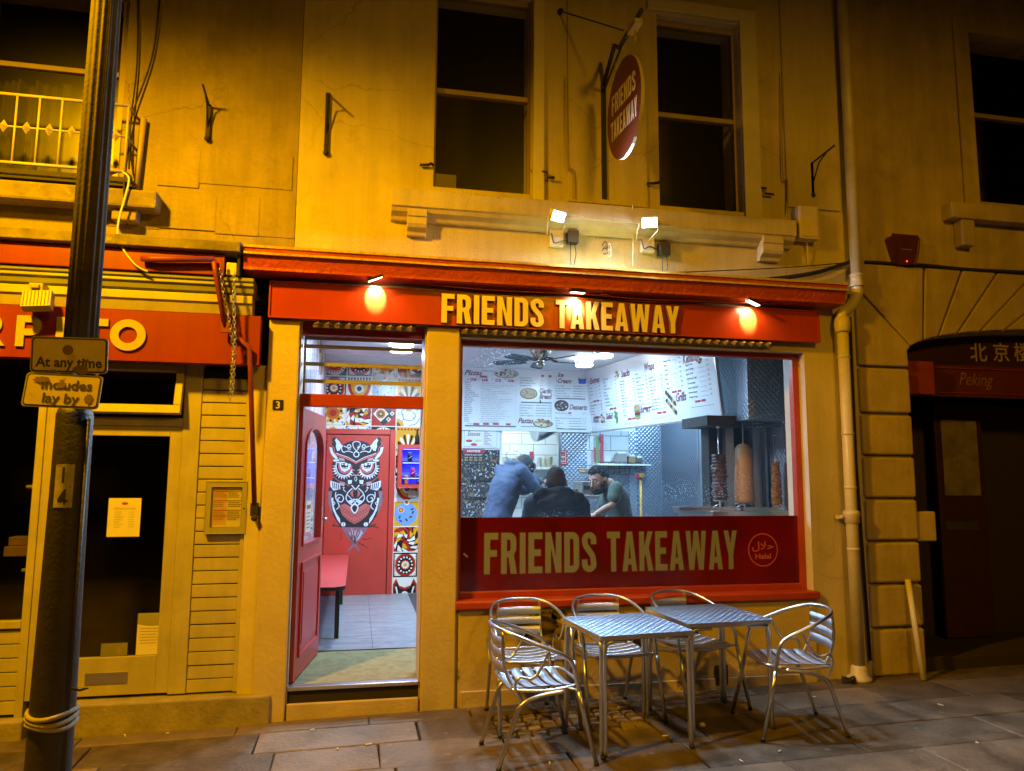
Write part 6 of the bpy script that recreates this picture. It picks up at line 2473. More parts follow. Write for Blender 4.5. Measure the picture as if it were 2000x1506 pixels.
# claws, tail, twigs
OA(circ(282, 1082, 24, 14), 5, 'owl_white', True)
OS([(282, 1060), (282, 1104)], 5, 6, 'owl_black', True, False)
OA([(258, 1114), (552, 1114), (500, 1200), (400, 1310), (320, 1210)], 2, 'owl_plum')
rn = random.Random(8)
for i in range(70):
    t = rn.random()
    y0 = 1118 + rn.random() * 130
    sp = (1310 - y0) / 196
    x_ = 405 + (rn.random() - .5) * 260 * sp
    ln = rn.uniform(30, 60)
    dx = (405 - x_) / max(1310 - y0, 20) * ln
    OA(stroke([(x_, y0), (x_ + dx, y0 + ln)], rn.uniform(3, 6)), 3 + i % 3, rn.choice(['owl_white', 'owl_black', 'owl_pink', 'owl_plum', 'owl_black']))
OA([(395, 1285), (425, 1300), (370, 1350), (322, 1388), (350, 1330)], 2, 'owl_plum')
OA([(385, 1290), (415, 1285), (445, 1330), (466, 1385), (420, 1350)], 3, 'owl_plum')
OS([(160, 1095), (200, 1100), (260, 1105), (540, 1110), (600, 1100), (635, 1080)], 12, 3, 'owl_black')
OS([(600, 1100), (640, 1112), (665, 1120)], 7, 4, 'owl_black')
OS([(575, 1100), (600, 1080)], 6, 4, 'owl_black', False, False)
OS([(185, 1098), (175, 1080), (195, 1062)], 6, 4, 'owl_black')
for P in ([(480, 1240), (530, 1245), (585, 1230)], [(440, 1280), (490, 1305), (550, 1340)], [(265, 1170), (250, 1200), (265, 1240), (235, 1250)], [(510, 1240), (520, 1250)], [(500, 1310), (505, 1290)]):
    OS(P, 6, 2, 'owl_black')
mb.build('owl_mural', OD)
mb = MB('brass')
mb.art([circ(*ow(622, 1352), .018, 10, .012)], fr, .002, 0)
mb.build('door_chip', OD)

# waiting bench
BN = thing('waiting_bench', 'red topped waiting bench with black legs along the wall inside the door', 'bench', (-.28, 2.6, FLOOR + .012))
bz = .675
bx1_ = -.075
mat('bench_red', (.55, .06, .055), .32, var=.12, vscale=3)
mb = MB('bench_red', 'black_plastic')
pl = [(IL + .01, 3.98)] + [(IL + .01, 1.27)] + [(bx1_ - .09 + .09 * math.cos(R(t)), 1.36 + .09 * math.sin(R(t))) for t in range(-90, 1, 15)] + [(bx1_ - .04 + .04 * math.cos(R(t)), 3.94 + .04 * math.sin(R(t))) for t in range(0, 91, 30)]
mb.art([pl], Frame((0, 0, 0), (1, 0, 0), (0, 1, 0), (0, 0, 1)), bz - .032, 0, .032, 1)
mb.build('seat', BN, bevel=.004)
for x, y in ((-.145, 1.55), (-.40, 1.55), (-.145, 3.35), (-.40, 3.05)):
    mb = MB('black_plastic')
    mb.box(x - .02, x + .02, y - .02, y + .02, FLOOR + .012, bz - .033)
    mb.build('leg', BN, bevel=.003)

# lit drinks cabinet and its cans
sx0_, sz0_ = U(781, 953, YB - .2)
sx0_ -= .03
sz1_ = U(781, 868, YB - .2)[1]
sx1_ = sx0_ + .66
CB = thing('drinks_cabinet', 'red framed wall cabinet with blue lit shelves of drink cans', 'cabinet', ((sx0_ + sx1_) / 2, YB, sz0_))
mb = MB('red_door')
fr_ = Frame((0, YB - .2, 0))
fwid = .05
mb.art([rect(sx0_, sz0_, sx1_, sz1_), rect(sx0_ + fwid, sz0_ + fwid * .9, sx1_ - fwid, sz1_ - fwid)[::-1]], fr_, -.19, 0, .19)
mb.build('case', CB, bevel=.004)
mat('blue_back', (.10, .11, .75), .5)
mb = MB('blue_back')
mb.box(sx0_ + fwid, sx1_ - fwid, YB - .03, YB - .012, sz0_ + fwid, sz1_ - fwid)
mb.build('back_panel', CB)
shz = [U(800, q, YB - .2)[1] for q in (950, 931, 901)]
mb = MB('black_plastic')
for z in shz[1:]:
    mb.box(sx0_ + fwid + .001, sx1_ - fwid - .001, YB - .19, YB - .031, z - .008, z)
mb.build('shelf', CB)
emis('blue_led', (.06, .07, 1.0), 9)
mb = MB('blue_led')
for z in (sz1_ - fwid - .008, shz[1] - .018, shz[2] - .018):
    mb.box(sx0_ + fwid + .01, sx1_ - fwid - .01, YB - .185, YB - .172, z - .006, z)
mb.build('led_strip', CB)
for z in (sz1_ - fwid - .02, shz[1] - .03, shz[2] - .03):
    lamp('cabinet_light', 'AREA', ((sx0_ + sx1_) / 2, YB - .12, z), ((sx0_ + sx1_) / 2, YB - .10, z - 1), 3.2, (.06, .08, 1.0), CB, shape='RECTANGLE', size=.5, size_y=.06)
mat('can_red', (.5, .02, .03), .25, metal=.4)
mat('can_dark', (.03, .03, .04), .25, metal=.4)
mat('can_blue', (.04, .08, .5), .25, metal=.4)
mat('can_orange', (.6, .25, .03), .25, metal=.4)
cz = sz0_ + fwid * .9 + .001
lev = {0: cz, 1: shz[1] + .001, 2: shz[2] + .001}
canlist = [(.10, 2, 'can_dark', 'dark drink can on the top shelf of the lit cabinet, near its left side'), (.27, 2, 'can_orange', 'orange drink can on the top shelf of the lit cabinet'), (.42, 2, 'can_dark', 'dark drink can on the top shelf of the lit cabinet, behind the pilaster edge'),
           (.14, 1, 'can_red', 'bright red drink can on the middle shelf of the lit cabinet'), (.33, 1, 'can_blue', 'slim blue drink can on the middle shelf of the lit cabinet'), (.47, 1, 'can_red', 'red drink can on the middle shelf, at its hidden right side'),
           (.06, 0, 'can_orange', 'orange drink can on the bottom shelf, at the left end'), (.22, 0, 'can_dark', 'dark drink can with red lid on the bottom shelf of the cabinet'), (.40, 0, 'can_red', 'red drink can on the bottom shelf of the lit cabinet')]
for dx, lv, mt, lb in canlist:
    t = thing('drink_can', lb, 'can', (sx0_ + fwid + dx, YB - .12, lev[lv]), 0, 'drink cans in the lit cabinet')
    mb = MB(mt, 'white_gloss')
    mb.lathe([(.022, 0), (.030, .008), (.030, .095), (.024, .108)], (0, 0, 0), 14, 0)
    mb.tube([(.0305 * math.cos(q * .3 - 2.2), .0305 * math.sin(q * .3 - 2.2), .035 + .006 * q) for q in range(7)], .003, 4, 1)
    mb.build('body', t, shift=False)
    mb = MB('steel')
    mb.lathe([(.0245, .108), (.0255, .112), (.022, .113), (.020, .110)], (0, 0, 0), 14, 0)
    mb.build('lid', t, shift=False)
# bottles and little sign around the cabinet
mb = MB('pale_plastic')
mb.cbox((sx0_ + .20, YB - .02, sz0_ - .08), (.10, .03, .09))
tag(mb.build('wall_socket', bevel=.006), 'white wall socket under the lit drinks cabinet', 'socket')
for dx, lb in ((.24, 'small dark bottle standing on the drinks cabinet, the nearer to the door'), (.40, 'second dark bottle standing on the drinks cabinet, half behind the pilaster')):
    mb = MB('iron')
    mb.lathe([(.028, 0), (.028, .10), (.012, .14), (.012, .19), (.014, .20)], (sx0_ + dx, YB - .10, sz1_), 12)
    tag(mb.build('bottle'), lb, 'bottle', 'bottles on the drinks cabinet')
# small octagonal mirror on the clad wall
mb = MB('brass', 'white_gloss')
c = Vector((IL + .002, 2.3, U(622, 695, 2.3)[1]))
fr_ = Frame(c, (0, 1, 0), (0, 0, 1), (1, 0, 0))
mb.art([circ(0, 0, .20, 8), circ(0, 0, .15, 8)[::-1]], fr_, 0, 0, .02)
mb.art([circ(0, 0, .15, 8)], fr_, .004, 'steel')
tag(mb.build('wall_mirror'), 'small octagonal framed mirror on the clad wall behind the louvres', 'mirror')

# ------------------------------------------------------------------ ceiling lights and fan
emis('lamp_glow', (.90, .96, 1.0), 16)
COOL = (.40, .72, 1.0)
def ceiling_light(x, y, label, pw, r=.13, col=None):
    t = thing('ceiling_light', label, 'ceiling light', (x, y, CEIL), 0, 'round ceiling lights')
    mb = MB('lamp_glow')
    mb.lathe([(r * .97, -.001), (r, -.015), (r, -.045), (r * .96, -.05)], (x, y, CEIL), 26)
    mb.build('glow_ring', t)
    mb = MB('steel')
    mb.lathe([(r * .97, -.0502), (r * 1.0, -.054), (r * 1.0, -.066), (r * .97, -.070)], (x, y, CEIL), 26)
    mb.build('rim', t)
    mb = MB('lamp_glow')
    mb.lathe([(r * .96, -.0702), (r * .97, -.085), (r * .9, -.10), (r * .5, -.107), (.001, -.108)], (x, y, CEIL), 26)
    mb.build('diffuser', t)
    lamp('ceiling_light_beam', 'AREA', (x, y, CEIL - .125), (x, y, 0), pw, col or COOL, t, shape='DISK', size=r * 2)
pos = [G(1141, 709, CEIL - .06), G(1179, 691, CEIL - .06), G(1225, 679, CEIL - .06)]
ceiling_light(pos[0].x, pos[0].y, 'round white ceiling light nearest the corner of the menu boards', 19, .108)
ceiling_light(pos[1].x, pos[1].y, 'round white ceiling light second from the fan', 17, .108)
ceiling_light(pos[2].x, pos[2].y, 'round white ceiling light half hidden by the window head, above the slanted menu board', 8, .108)
ceiling_light(.42, 2.35, 'round white ceiling light over the waiting area behind the louvres', 92, .13, (.64, .83, 1.0))
ceiling_light(1.0, 1.45, 'added round fill light just inside the shop window, hidden by its head', 78)  # added fill for the people and kebabs, out of view
ceiling_light(3.78, 3.0, 'added round fill light behind the slanted menu board, over the grill corner', 46)  # added unseen to brighten the steel walls and the grill
ceiling_light(2.2, 4.95, 'round white ceiling light in the tiled kitchen behind the hatch', 40, .13, (.66, .88, 1.0))
fx_, fy_ = 1.87, 2.0
CF = thing('ceiling_fan', 'brass ceiling fan with dark blades and a pull cord', 'ceiling fan', (fx_, fy_, CEIL))
mb = MB('brass')
mb.lathe([(.125, 0), (.128, -.02), (.122, -.03), (.126, -.05), (.118, -.075), (.120, -.085), (.100, -.125), (.07, -.16), (.045, -.17), (.042, -.215), (.046, -.22), (.046, -.245), (.02, -.26)], (fx_, fy_, CEIL), 26)
mb.build('motor', CF)
mat('blade_dark', (.035, .04, .045), .45)
for a in (8, 82, 150, 215, 298):
    mb = MB('blade_dark', 'iron')
    T = Matrix.Translation((fx_, fy_, CEIL - .20)) @ Matrix.Rotation(R(a), 4, 'Z') @ Matrix.Rotation(R(11), 4, 'X')
    fr_ = Frame(T @ Vector((0, 0, 0)), T.to_3x3() @ Vector((1, 0, 0)), T.to_3x3() @ Vector((0, 1, 0)), T.to_3x3() @ Vector((0, 0, 1)))
    bl = [(.16, -.045), (.24, -.062), (.46, -.068), (.51, -.055), (.53, 0), (.51, .055), (.46, .068), (.24, .062), (.16, .045)]
    mb.art([bl], fr_, -.004, 0, .008)
    mb.tube([T @ Vector((.04, 0, .01)), T @ Vector((.11, 0, .025)), T @ Vector((.20, 0, .006))], .010, 6, 1)
    mb.build('blade', CF)
mb = MB('steel', 'black_plastic')
mb.tube([(fx_ - .01, fy_ - .05, CEIL - .24), (fx_ - .01, fy_ - .05, CEIL - .62)], .002, 5, 0)
mb.lathe([(.004, 0), (.008, -.01), (.006, -.035), (.002, -.04)], (fx_ - .01, fy_ - .05, CEIL - .62), 8, 1)
mb.build('pull_cord', CF)

# ------------------------------------------------------------------ menu boards
mat('board_white', (.72, .76, .80), .22)
mat('menu_maroon', (.20, .05, .09), .5)
mat('menu_ink', (.06, .08, .10), .5)
mat('menu_red', (.38, .03, .06), .5)
mat('food_tan', (.50, .33, .16), .6, var=.5, vscale=40)
mat('food_red', (.42, .06, .04), .6)
mat('food_green', (.12, .22, .05), .6)
mat('food_dark', (.09, .045, .03), .6, var=.6, vscale=30)
mat('food_cream', (.70, .62, .42), .6, var=.2, vscale=40)
rn = random.Random(21)
def blob(mb, fr, cx, cy, rx, ry, m, lift, n=14, jag=.12):
    mb.art([[(cx + rx * math.cos(2 * PI * i / n) * rn.uniform(1 - jag, 1 + jag), cy + ry * math.sin(2 * PI * i / n) * rn.uniform(1 - jag, 1 + jag)) for i in range(n)]], fr, lift, m)
mby = YB - .04
mx0, mz1 = U(903, 714, mby)
mx1, mz0 = U(1154, 845, mby)
MB1 = thing('menu_board', 'large white menu board for pizzas, garlic bread, pastas, ice cream and desserts', 'menu board', ((mx0 + mx1) / 2, mby, mz0))
fr = Frame((0, mby, 0))
K5 = (mby + D) / 1450 / 5.882 * 1.03
def c5(x, y):
    return U(900 + x / 5.882, 640 + y / 5.882, mby)
mb = MB('board_white')
mb.box(mx0 - .05, mx1, mby, YB - .0015, mz0, mz1)
mb.build('panel', MB1, bevel=.004)
mb = MB('menu_ink', 'menu_maroon', 'menu_red', 'food_tan', 'food_red', 'food_green', 'food_dark', 'food_cream', 'board_white', 'can_blue')
L_ = .0015
def T5(t, x, y, h, m='menu_ink', bold=0.0, shear=0.0, width=None, al='LEFT'):
    a = c5(x, y)
    mb.text(t, fr, a[0], a[1], h * K5 * 1.4, m, L_ + (.0006 if m == 'board_white' else 0), al, bold=bold, shear=shear, res=1 if h < 30 else 3, width=None if width is None else width * K5)
def B5(x0, y0, x1, y1, m, l=L_):
    a, b = c5(x0, y1), c5(x1, y0)
    mb.art([rect(a[0], a[1], b[0], b[1])], fr, l, m)
def head(t, x, y, h, wd):
    T5(t, x, y, h, 'menu_maroon', .030, .38, wd)
head('Pizzas', 42, 540, 58, 205)
head('Garlic', 905, 752, 56, 150)
head('Bread', 900, 815, 56, 155)
head('Pastas', 655, 1095, 60, 185)
head('Ice', 1112, 565, 52, 72)
head('Cream', 1112, 635, 54, 170)
head('Desserts', 1245, 940, 60, 220)
names = ['Margarita', 'Marinara', 'Pepperoni', 'Hawaiian', 'Vegetarian', 'Spicy vegetarian', 'Chicken & sweetcorn', 'Chicken & mushroom', 'BBQ chicken', 'Chicken deluxe', 'Mighty meat', 'Meat feast', 'Hot spicy', 'Lamb doner', 'Four seasons', 'Four cheese', 'Shawarma', 'Farina', 'Spinach', 'Siciliana', 'Seafood']
ings = ['Cheese & tomato sauce', 'No cheese, tomato sauce, olive oil, garlic, basil & oregano', 'Cheese, tomato sauce & pepperoni', 'Ham & pineapple', 'Onion, mushroom, peppers & sweetcorn', 'Onion, mushroom, peppers, sweetcorn & jalapeno', 'Tuna chicken & sweetcorn', 'Tuna chicken & mushroom', 'BBQ base, BBQ chicken, onion, peppers & sweetcorn', 'Chicken, sweetcorn, peppers, mushroom & tomato', 'Lamb doner, chicken, ham & pepperoni', 'Pepperoni, salami, spicy beef & ham', 'Spicy beef, pepperoni, onion & jalapeno', 'Lamb doner, onion & fresh tomato', 'Ham, pepperoni, salami, mushroom & peppers', 'Mozzarella, feta, blue cheese & parmesan', 'Chicken shawarma, onion & fresh tomato', 'Garlic sauce, ham, fresh tomato, parmesan & rocket', 'Spinach, olives, feta cheese & mushroom', 'Anchovies, ham, olives & capers', 'Tuna, mussels, prawns & olives']
for i, (a, b) in enumerate(zip(names, ings)):
    y = 632 + i * 22.4
    T5(a, 48 - i * .6, y, 13, bold=.025)
    T5('( ' + b + ' )', 232 - i * .6, y + 10, 11.5)
for k_, (x, s_) in enumerate(((70, '10"'), (205, '12"'), (352, '14"'), (502, '20"'))):
    T5(s_, x, 600, 14, bold=.02)
    B5(x + 38, 583 + k_ * 5, x + 110, 610 + k_ * 5, 'menu_red')
    T5('8.99', x + 46, 604 + k_ * 5, 16, 'board_white', .02)
B5(215, 552, 305, 574, 'menu_red')
T5('BUY ONE', 178, 566, 11)
for x in (145, 255, 368):
    B5(x, 1095, x + 68, 1117, 'menu_red')
T5('Served as', 75, 1108, 12, bold=.02)
B5(518, 1100, 572, 1122, 'menu_red')
for (x0_, y0_, x1_, y1_) in ((45, 1130, 632, 1133), (630, 560, 632, 1130), (250, 495, 380, 498), (690, 1135, 860, 1138), (690, 860, 1040, 863), (1038, 862, 1040, 1060), (1095, 815, 1430, 818), (1100, 1165, 1440, 1167), (1095, 560, 1098, 640)):
    B5(x0_, y0_, x1_, y1_, 'menu_ink')
for i, t in enumerate(('Plain garlic bread', 'Cheesy garlic bread', 'Mushroom garlic bread', 'Spicy garlic bread')):
    y = 582 + i * 29
    T5(t, 675, y, 14, bold=.02)
    T5('4.00', 912, y + 2, 14)
    T5('6.00', 1000, y + 4, 14)
B5(922, 545, 956, 565, 'menu_red')
B5(1008, 548, 1042, 568, 'menu_red')
for i, t in enumerate(('Chicken & mushroom', 'Spaghetti bolognese', 'Penne pollo', 'Linguine pesto', 'Linguine con gamberi')):
    y = 895 + i * 30
    T5(t, 672, y, 14, bold=.02)
    B5(860, y - 1, 985, y + 1, 'menu_ink')
    T5('\u00a37.00', 998, y + 8, 14, bold=.02)
for i, t in enumerate(('Cookie dough', 'Chocolate fudge brownie', 'Caramel chew', 'Cookies & cream', 'Strawberry cheesecake')):
    y = 672 + i * 29
    T5(t, 1078, y, 14, bold=.02)
    B5(1290, y + 1, 1395, y + 3, 'menu_ink')
    T5('\u00a36.50', 1402, y + 8, 13)
T5('Nutella pizza plain', 1088, 985, 14, bold=.02)
B5(1235, 970, 1268, 992, 'menu_red')
T5('Toppings', 1225, 1015, 12)
T5('\u00a36.00', 1398, 992, 13)
for i, t in enumerate(('Mixed summer fruits', 'Banana', 'Strawberry', 'Nuts', 'Full topping')):
    y = 1043 + i * 29
    T5(t, 1088, y, 14, bold=.02)
    B5(1240, y + 2, 1385, y + 4, 'menu_ink')
    T5('+\u00a31.00', 1390, y + 8, 14)
def disc(x, y, rx, ry, m1, m2, n=26, spots=()):
    a = c5(x, y)
    mb.art([circ(a[0], a[1], rx * K5, 26, ry * K5)], fr, L_, m1)
    mb.art([circ(a[0], a[1] + ry * K5 * .08, rx * K5 * .88, 24, ry * K5 * .82)], fr, L_ + .0006, m2)
    for i in range(n):
        t, q = rn.uniform(0, 2 * PI), rn.random() ** .5 * .8
        blob(mb, fr, a[0] + rx * K5 * q * math.cos(t), a[1] + ry * K5 * (.08 + q * math.sin(t) * .9), rx * K5 * .09, rx * K5 * .05, rn.choice(spots), L_ + .0012 + .0003 * (i % 3), 7, .3)
disc(522, 528, 145, 55, 'food_tan', 'food_cream', 60, ('food_dark', 'food_dark', 'food_cream', 'menu_ink'))
disc(780, 758, 104, 66, 'food_tan', 'food_cream', 30, ('food_cream', 'food_tan'))
disc(1157, 896, 87, 66, 'food_dark', 'food_dark', 40, ('board_white', 'menu_maroon', 'menu_ink', 'board_white'))
disc(945, 1105, 118, 45, 'menu_ink', 'food_cream', 26, ('food_red', 'food_green', 'food_cream'))
a = c5(950, 1080)
for i in range(26):
    blob(mb, fr, a[0] + rn.uniform(-1, 1) * 75 * K5, a[1] + rn.uniform(-.4, .7) * 40 * K5, 18 * K5, 10 * K5, rn.choice(('food_red', 'food_cream', 'food_green', 'food_tan')), L_ + .002 + .0003 * (i % 4), 8, .3)
a = c5(1395, 612)
mb.art([[(a[0] - 50 * K5, a[1] + 28 * K5), (a[0] + 50 * K5, a[1] + 28 * K5), (a[0] + 42 * K5, a[1] - 35 * K5), (a[0] - 42 * K5, a[1] - 35 * K5)]], fr, L_, 'can_blue')
mb.art([circ(a[0], a[1] + 40 * K5, 50 * K5, 20, 18 * K5)], fr, L_ + .0006, 'food_cream')
for x, y in ((-20, 55), (8, 62), (28, 50)):
    mb.art([circ(a[0] + x * K5, a[1] + y * K5, 20 * K5, 14)], fr, L_ + .0012, 'board_white')
mb.build('printing', MB1)

# slanted second board over the counter
far, near = Vector((mx1 + .012, YB - .05, 0)), Vector((3.46, 1.07, 0))
uu = (near - far)
SL = uu.length
uu.normalize()
vv = Vector((-.11, 0, 1)).normalized()
nn = vv.cross(uu).normalized()
if nn.x > 0:
    nn = -nn
zb0 = 2.25
fr2 = Frame(far + Vector((0, 0, zb0)), uu, vv, nn)
SB_H = (CEIL - zb0 - .004) / vv.z
MB2 = thing('menu_board', 'slanted white menu board for snacks, wraps, burgers, grills and kebabs over the counter', 'menu board', (3.3, 2.5, zb0))
mb = MB('board_white', 'steel')
mb.art([rect(0, 0, SL, SB_H)], fr2, -.03, 0, .03)
mb.art([rect(0, -.02, SL, -.0005)], fr2, -.032, 1, .034)
mb.art([rect(SL + .0005, -.02, SL + .02, SB_H)], fr2, -.032, 1, .034)
mb.build('panel', MB2)
mb = MB('menu_ink', 'menu_maroon', 'menu_red', 'food_tan', 'food_red', 'food_green', 'food_dark', 'food_cream')
def S5(px, py):
    return on(fr2, px, py)
def headS(t, p, q, h):
    a, b = S5(*p), S5(*q)
    mb.text(t, fr2, a[0], a[1], h, 'menu_maroon', .002, bold=.030, shear=.38, width=b[0] - a[0])
headS('Extras', (1153, 750), (1172, 742), .10)
headS('Snacks', (1214, 735), (1231, 728), .11)
headS('Wraps', (1260, 721), (1279, 715), .12)
headS('Kebabs', (1334, 704), (1362, 697), .13)
headS('Grills', (1321, 779), (1341, 774), .13)
headS('Burgers', (1251, 803), (1270, 798), .11)
headS('Salad', (1184, 818), (1198, 814), .10)
headS('Jacket', (1159, 819), (1170, 816), .075)
headS('Potato', (1159, 826), (1170, 823), .075)
cols = [(.04, .40, .44, .66, 6), (.04, .40, .22, .38, 5), (.50, .86, .30, .64, 9), (.95, 1.32, .14, .56, 13), (1.36, 1.62, .24, .60, 9), (1.66, 1.96, .16, .52, 11), (2.02, 2.36, .36, .66, 7), (2.44, 2.86, .22, .56, 8)]
words = ['Chicken', 'Lamb doner', 'Shish', 'Mixed', 'Cheese', 'Onion rings', 'Fries', 'Nuggets', 'Falafel', 'Kofte', 'Special', 'Wings']
for x0_, x1_, v0, v1, n in cols:
    for i in range(n):
        v = (v1 - (v1 - v0) * i / max(n - 1, 1)) * SB_H / .82
        mb.text(rn.choice(words) + rn.choice(['', ' wrap', ' burger', '', ' large']), fr2, x0_, v, .026, 'menu_ink', .002, bold=.02, res=1)
        mb.art([rect(x0_ + (x1_ - x0_) * .55, v - .001, x1_ - .07, v + .001)], fr2, .002, 'menu_ink')
        mb.text('%d.%d0' % (rn.randint(2, 9), rn.randint(0, 9)), fr2, x1_, v, .024, 'menu_ink', .002, 'RIGHT', bold=.02, res=1)
    mb.art([rect(x0_ + .10, v0 - .055, x0_ + .20, v0 - .032)], fr2, .002, 'menu_red')
    mb.art([rect(x0_ + .215, v0 - .055, x0_ + .29, v0 - .032)], fr2, .002, 'menu_red')
    mb.art([rect(x0_, v0 - .10, x1_, v0 - .097)], fr2, .002, 'menu_ink')
def pic(px, py, rx, ry, cl, n=14):
    a = S5(px, py)
    for i in range(n):
        blob(mb, fr2, a[0] + rn.uniform(-1, 1) * rx * .7, a[1] + rn.uniform(-1, 1) * ry * .75, rx * .45, ry * .28, rn.choice(cl), .002 + .0004 * (i % 5), 9, .2)
pic(1207, 731, .06, .07, ('food_cream', 'food_tan'), 9)
pic(1178, 817, .07, .075, ('food_cream', 'food_tan', 'food_dark'), 12)
pic(1204, 812, .05, .09, ('food_green', 'food_green', 'food_cream'), 12)
pic(1365, 694, .06, .05, ('food_tan', 'food_red', 'food_dark'), 10)
a = S5(1245, 803)
for dy, m_, ry_ in ((-.062, 'food_tan', .022), (-.035, 'food_green', .016), (-.012, 'food_dark', .018), (.012, 'food_red', .012), (.034, 'food_green', .016), (.064, 'food_tan', .034)):
    blob(mb, fr2, a[0], a[1] + dy, .075, ry_, m_, .002 + dy * .002 + .0005, 18, .05)
for p, q in (((1301, 762), (1318, 782)), ((1303, 778), (1320, 800))):
    a, b = S5(*p), S5(*q)
    mb.art([stroke([a, b], .010)], fr2, .002, 'food_tan')
    for i in range(7):
        t = i / 6
        blob(mb, fr2, a[0] + (b[0] - a[0]) * t, a[1] + (b[1] - a[1]) * t, .028, .028, rn.choice(('food_dark', 'food_tan', 'food_dark')), .003 + .0003 * i, 9, .25)
mb.build('printing', MB2)

# posters under the first board
def poster(name, p, q, label, cat, mt, y=YB - .012):
    x0, z1 = U(*p, y)
    x1, z0 = U(*q, y)
    mb = MB(mt)
    fr = Frame((x0, y, z0))
    mb.art([rect(0, 0, x1 - x0, z1 - z0)], fr, 0, mt, .006)
    tag_ = (label, cat)
    return mb, fr, x1 - x0, z1 - z0, tag_
mb, fr, w_, h_, tg = poster('sauce_poster', (903, 836), (976, 876), 'white Sauces poster with dip bowls below the pizza menu', 'poster', 'board_white')
mb.text('Sauces', fr, w_ * .13, h_ * .62, h_ * .33, 'menu_maroon', .007, bold=.012, shear=.38, width=w_ * .35)
for cx_, cy_, m_ in ((.18, .36, 'food_red'), (.42, .36, 'food_cream'), (.31, .18, 'food_red')):
    mb.art([circ(w_ * cx_, h_ * (cy_ - .05), w_ * .09, 18, h_ * .11)], fr, .007, 'white_gloss')
    mb.art([circ(w_ * cx_, h_ * cy_, w_ * .09, 18, h_ * .07)], fr, .0078, m_)
for i in range(9):
    mb.art([rect(w_ * .57, h_ * (.80 - i * .08), w_ * (.68 + .05 * (i % 3)), h_ * (.825 - i * .08))], fr, .007, 'menu_ink' if i % 4 else 'menu_red')
mb.art([rect(w_ * .05, h_ * .06, w_ * .92, h_ * .92), rect(w_ * .055, h_ * .075, w_ * .915, h_ * .905)[::-1]], fr, .007, 'menu_ink')
tag(mb.build('sauce_poster'), *tg)
mb, fr, w_, h_, tg = poster('notice_poster', (904, 877), (946, 908), 'NOTICE poster with red heading and black allergen chart', 'poster', 'ink')
mb.art([rect(0, h_ * .76, w_, h_)], fr, .007, 'menu_red')
mb.text('NOTICE', fr, w_ / 2, h_ * .815, h_ * .17, 'white_gloss', .008, 'CENTER', bold=.03, width=w_ * .6)
mb.text('Eat before you eat!', fr, w_ * .05, h_ * .60, h_ * .12, 'board_white', .007, bold=.01, shear=.3, width=w_ * .85) if False else mb.text('before you eat?', fr, w_ * .08, h_ * .60, h_ * .13, 'board_white', .007, bold=.01, shear=.3, width=w_ * .82)
for r_i in range(2):
    for i in range(7):
        mb.art([circ(w_ * (.09 + i * .135), h_ * (.10 + r_i * .01), h_ * .045, 8)], fr, .007 + r_i * .0005, ('food_green', 'can_blue', 'food_tan')[i % 3])
    for i in range(4):
        mb.art([rect(w_ * (.08 + i * .22), h_ * (.26 + r_i * .15), w_ * (.22 + i * .22), h_ * (.34 + r_i * .15))], fr, .007, 'food_tan')
tag(mb.build('notice_poster'), *tg)
# dark wallpaper-like panel with pale leaves
def leaf_panel():
    m = mat('leaf_panel', (.03, .03, .035), .25)
    n, L = m.node_tree.nodes, m.node_tree.links
    tc = n.new('ShaderNodeTexCoord')
    vo = n.new('ShaderNodeTexVoronoi')
    vo.inputs['Scale'].default_value = 17
    vo.inputs['Randomness'].default_value = 1
    ns = n.new('ShaderNodeTexNoise')
    ns.inputs['Scale'].default_value = 30
    ns.inputs['Detail'].default_value = 8
    ad = n.new('ShaderNodeVectorMath')
    ad.operation = 'MULTIPLY_ADD'
    ad.inputs[1].default_value = (.10, .10, .10)
    L.new(tc.outputs['Object'], ns.inputs['Vector'])
    L.new(ns.outputs['Color'], ad.inputs[0])
    L.new(tc.outputs['Object'], ad.inputs[2])
    L.new(ad.outputs[0], vo.inputs['Vector'])
    r = n.new('ShaderNodeValToRGB')
    e = r.color_ramp.elements
    e[0].position, e[0].color = .25, (.42, .46, .46, 1)
    e[1].position, e[1].color = .34, (.025, .025, .03, 1)
    x = e.new(.62)
    x.color = (.05, .045, .045, 1)
    x = e.new(.75)
    x.color = (.22, .15, .09, 1)
    L.new(vo.outputs['Distance'], r.inputs[0])
    L.new(r.outputs[0], n['Principled BSDF'].inputs['Base Color'])
leaf_panel()
x0, z1 = U(903, 878, YB - .006)
x1, _ = U(976, 878, YB - .006)
mb = MB('leaf_panel', 'black_plastic')
mb.box(x0 - .1, x1, YB - .006, YB - .001, .3, z1, 0)
for py in (938, 972):
    z = U(940, py, YB - .012)[1]
    mb.box(x0 + .1, x1 - .02, YB - .03, YB - .0061, z - .012, z + .012, 1)
mb.box(x1 - .07, x1 - .045, YB - .028, YB - .0061, .9, U(940, 938)[1], 1)
tag(mb.build('wall_panel'), 'dark glossy wall panel with pale leaf shapes below the posters', 'panel')

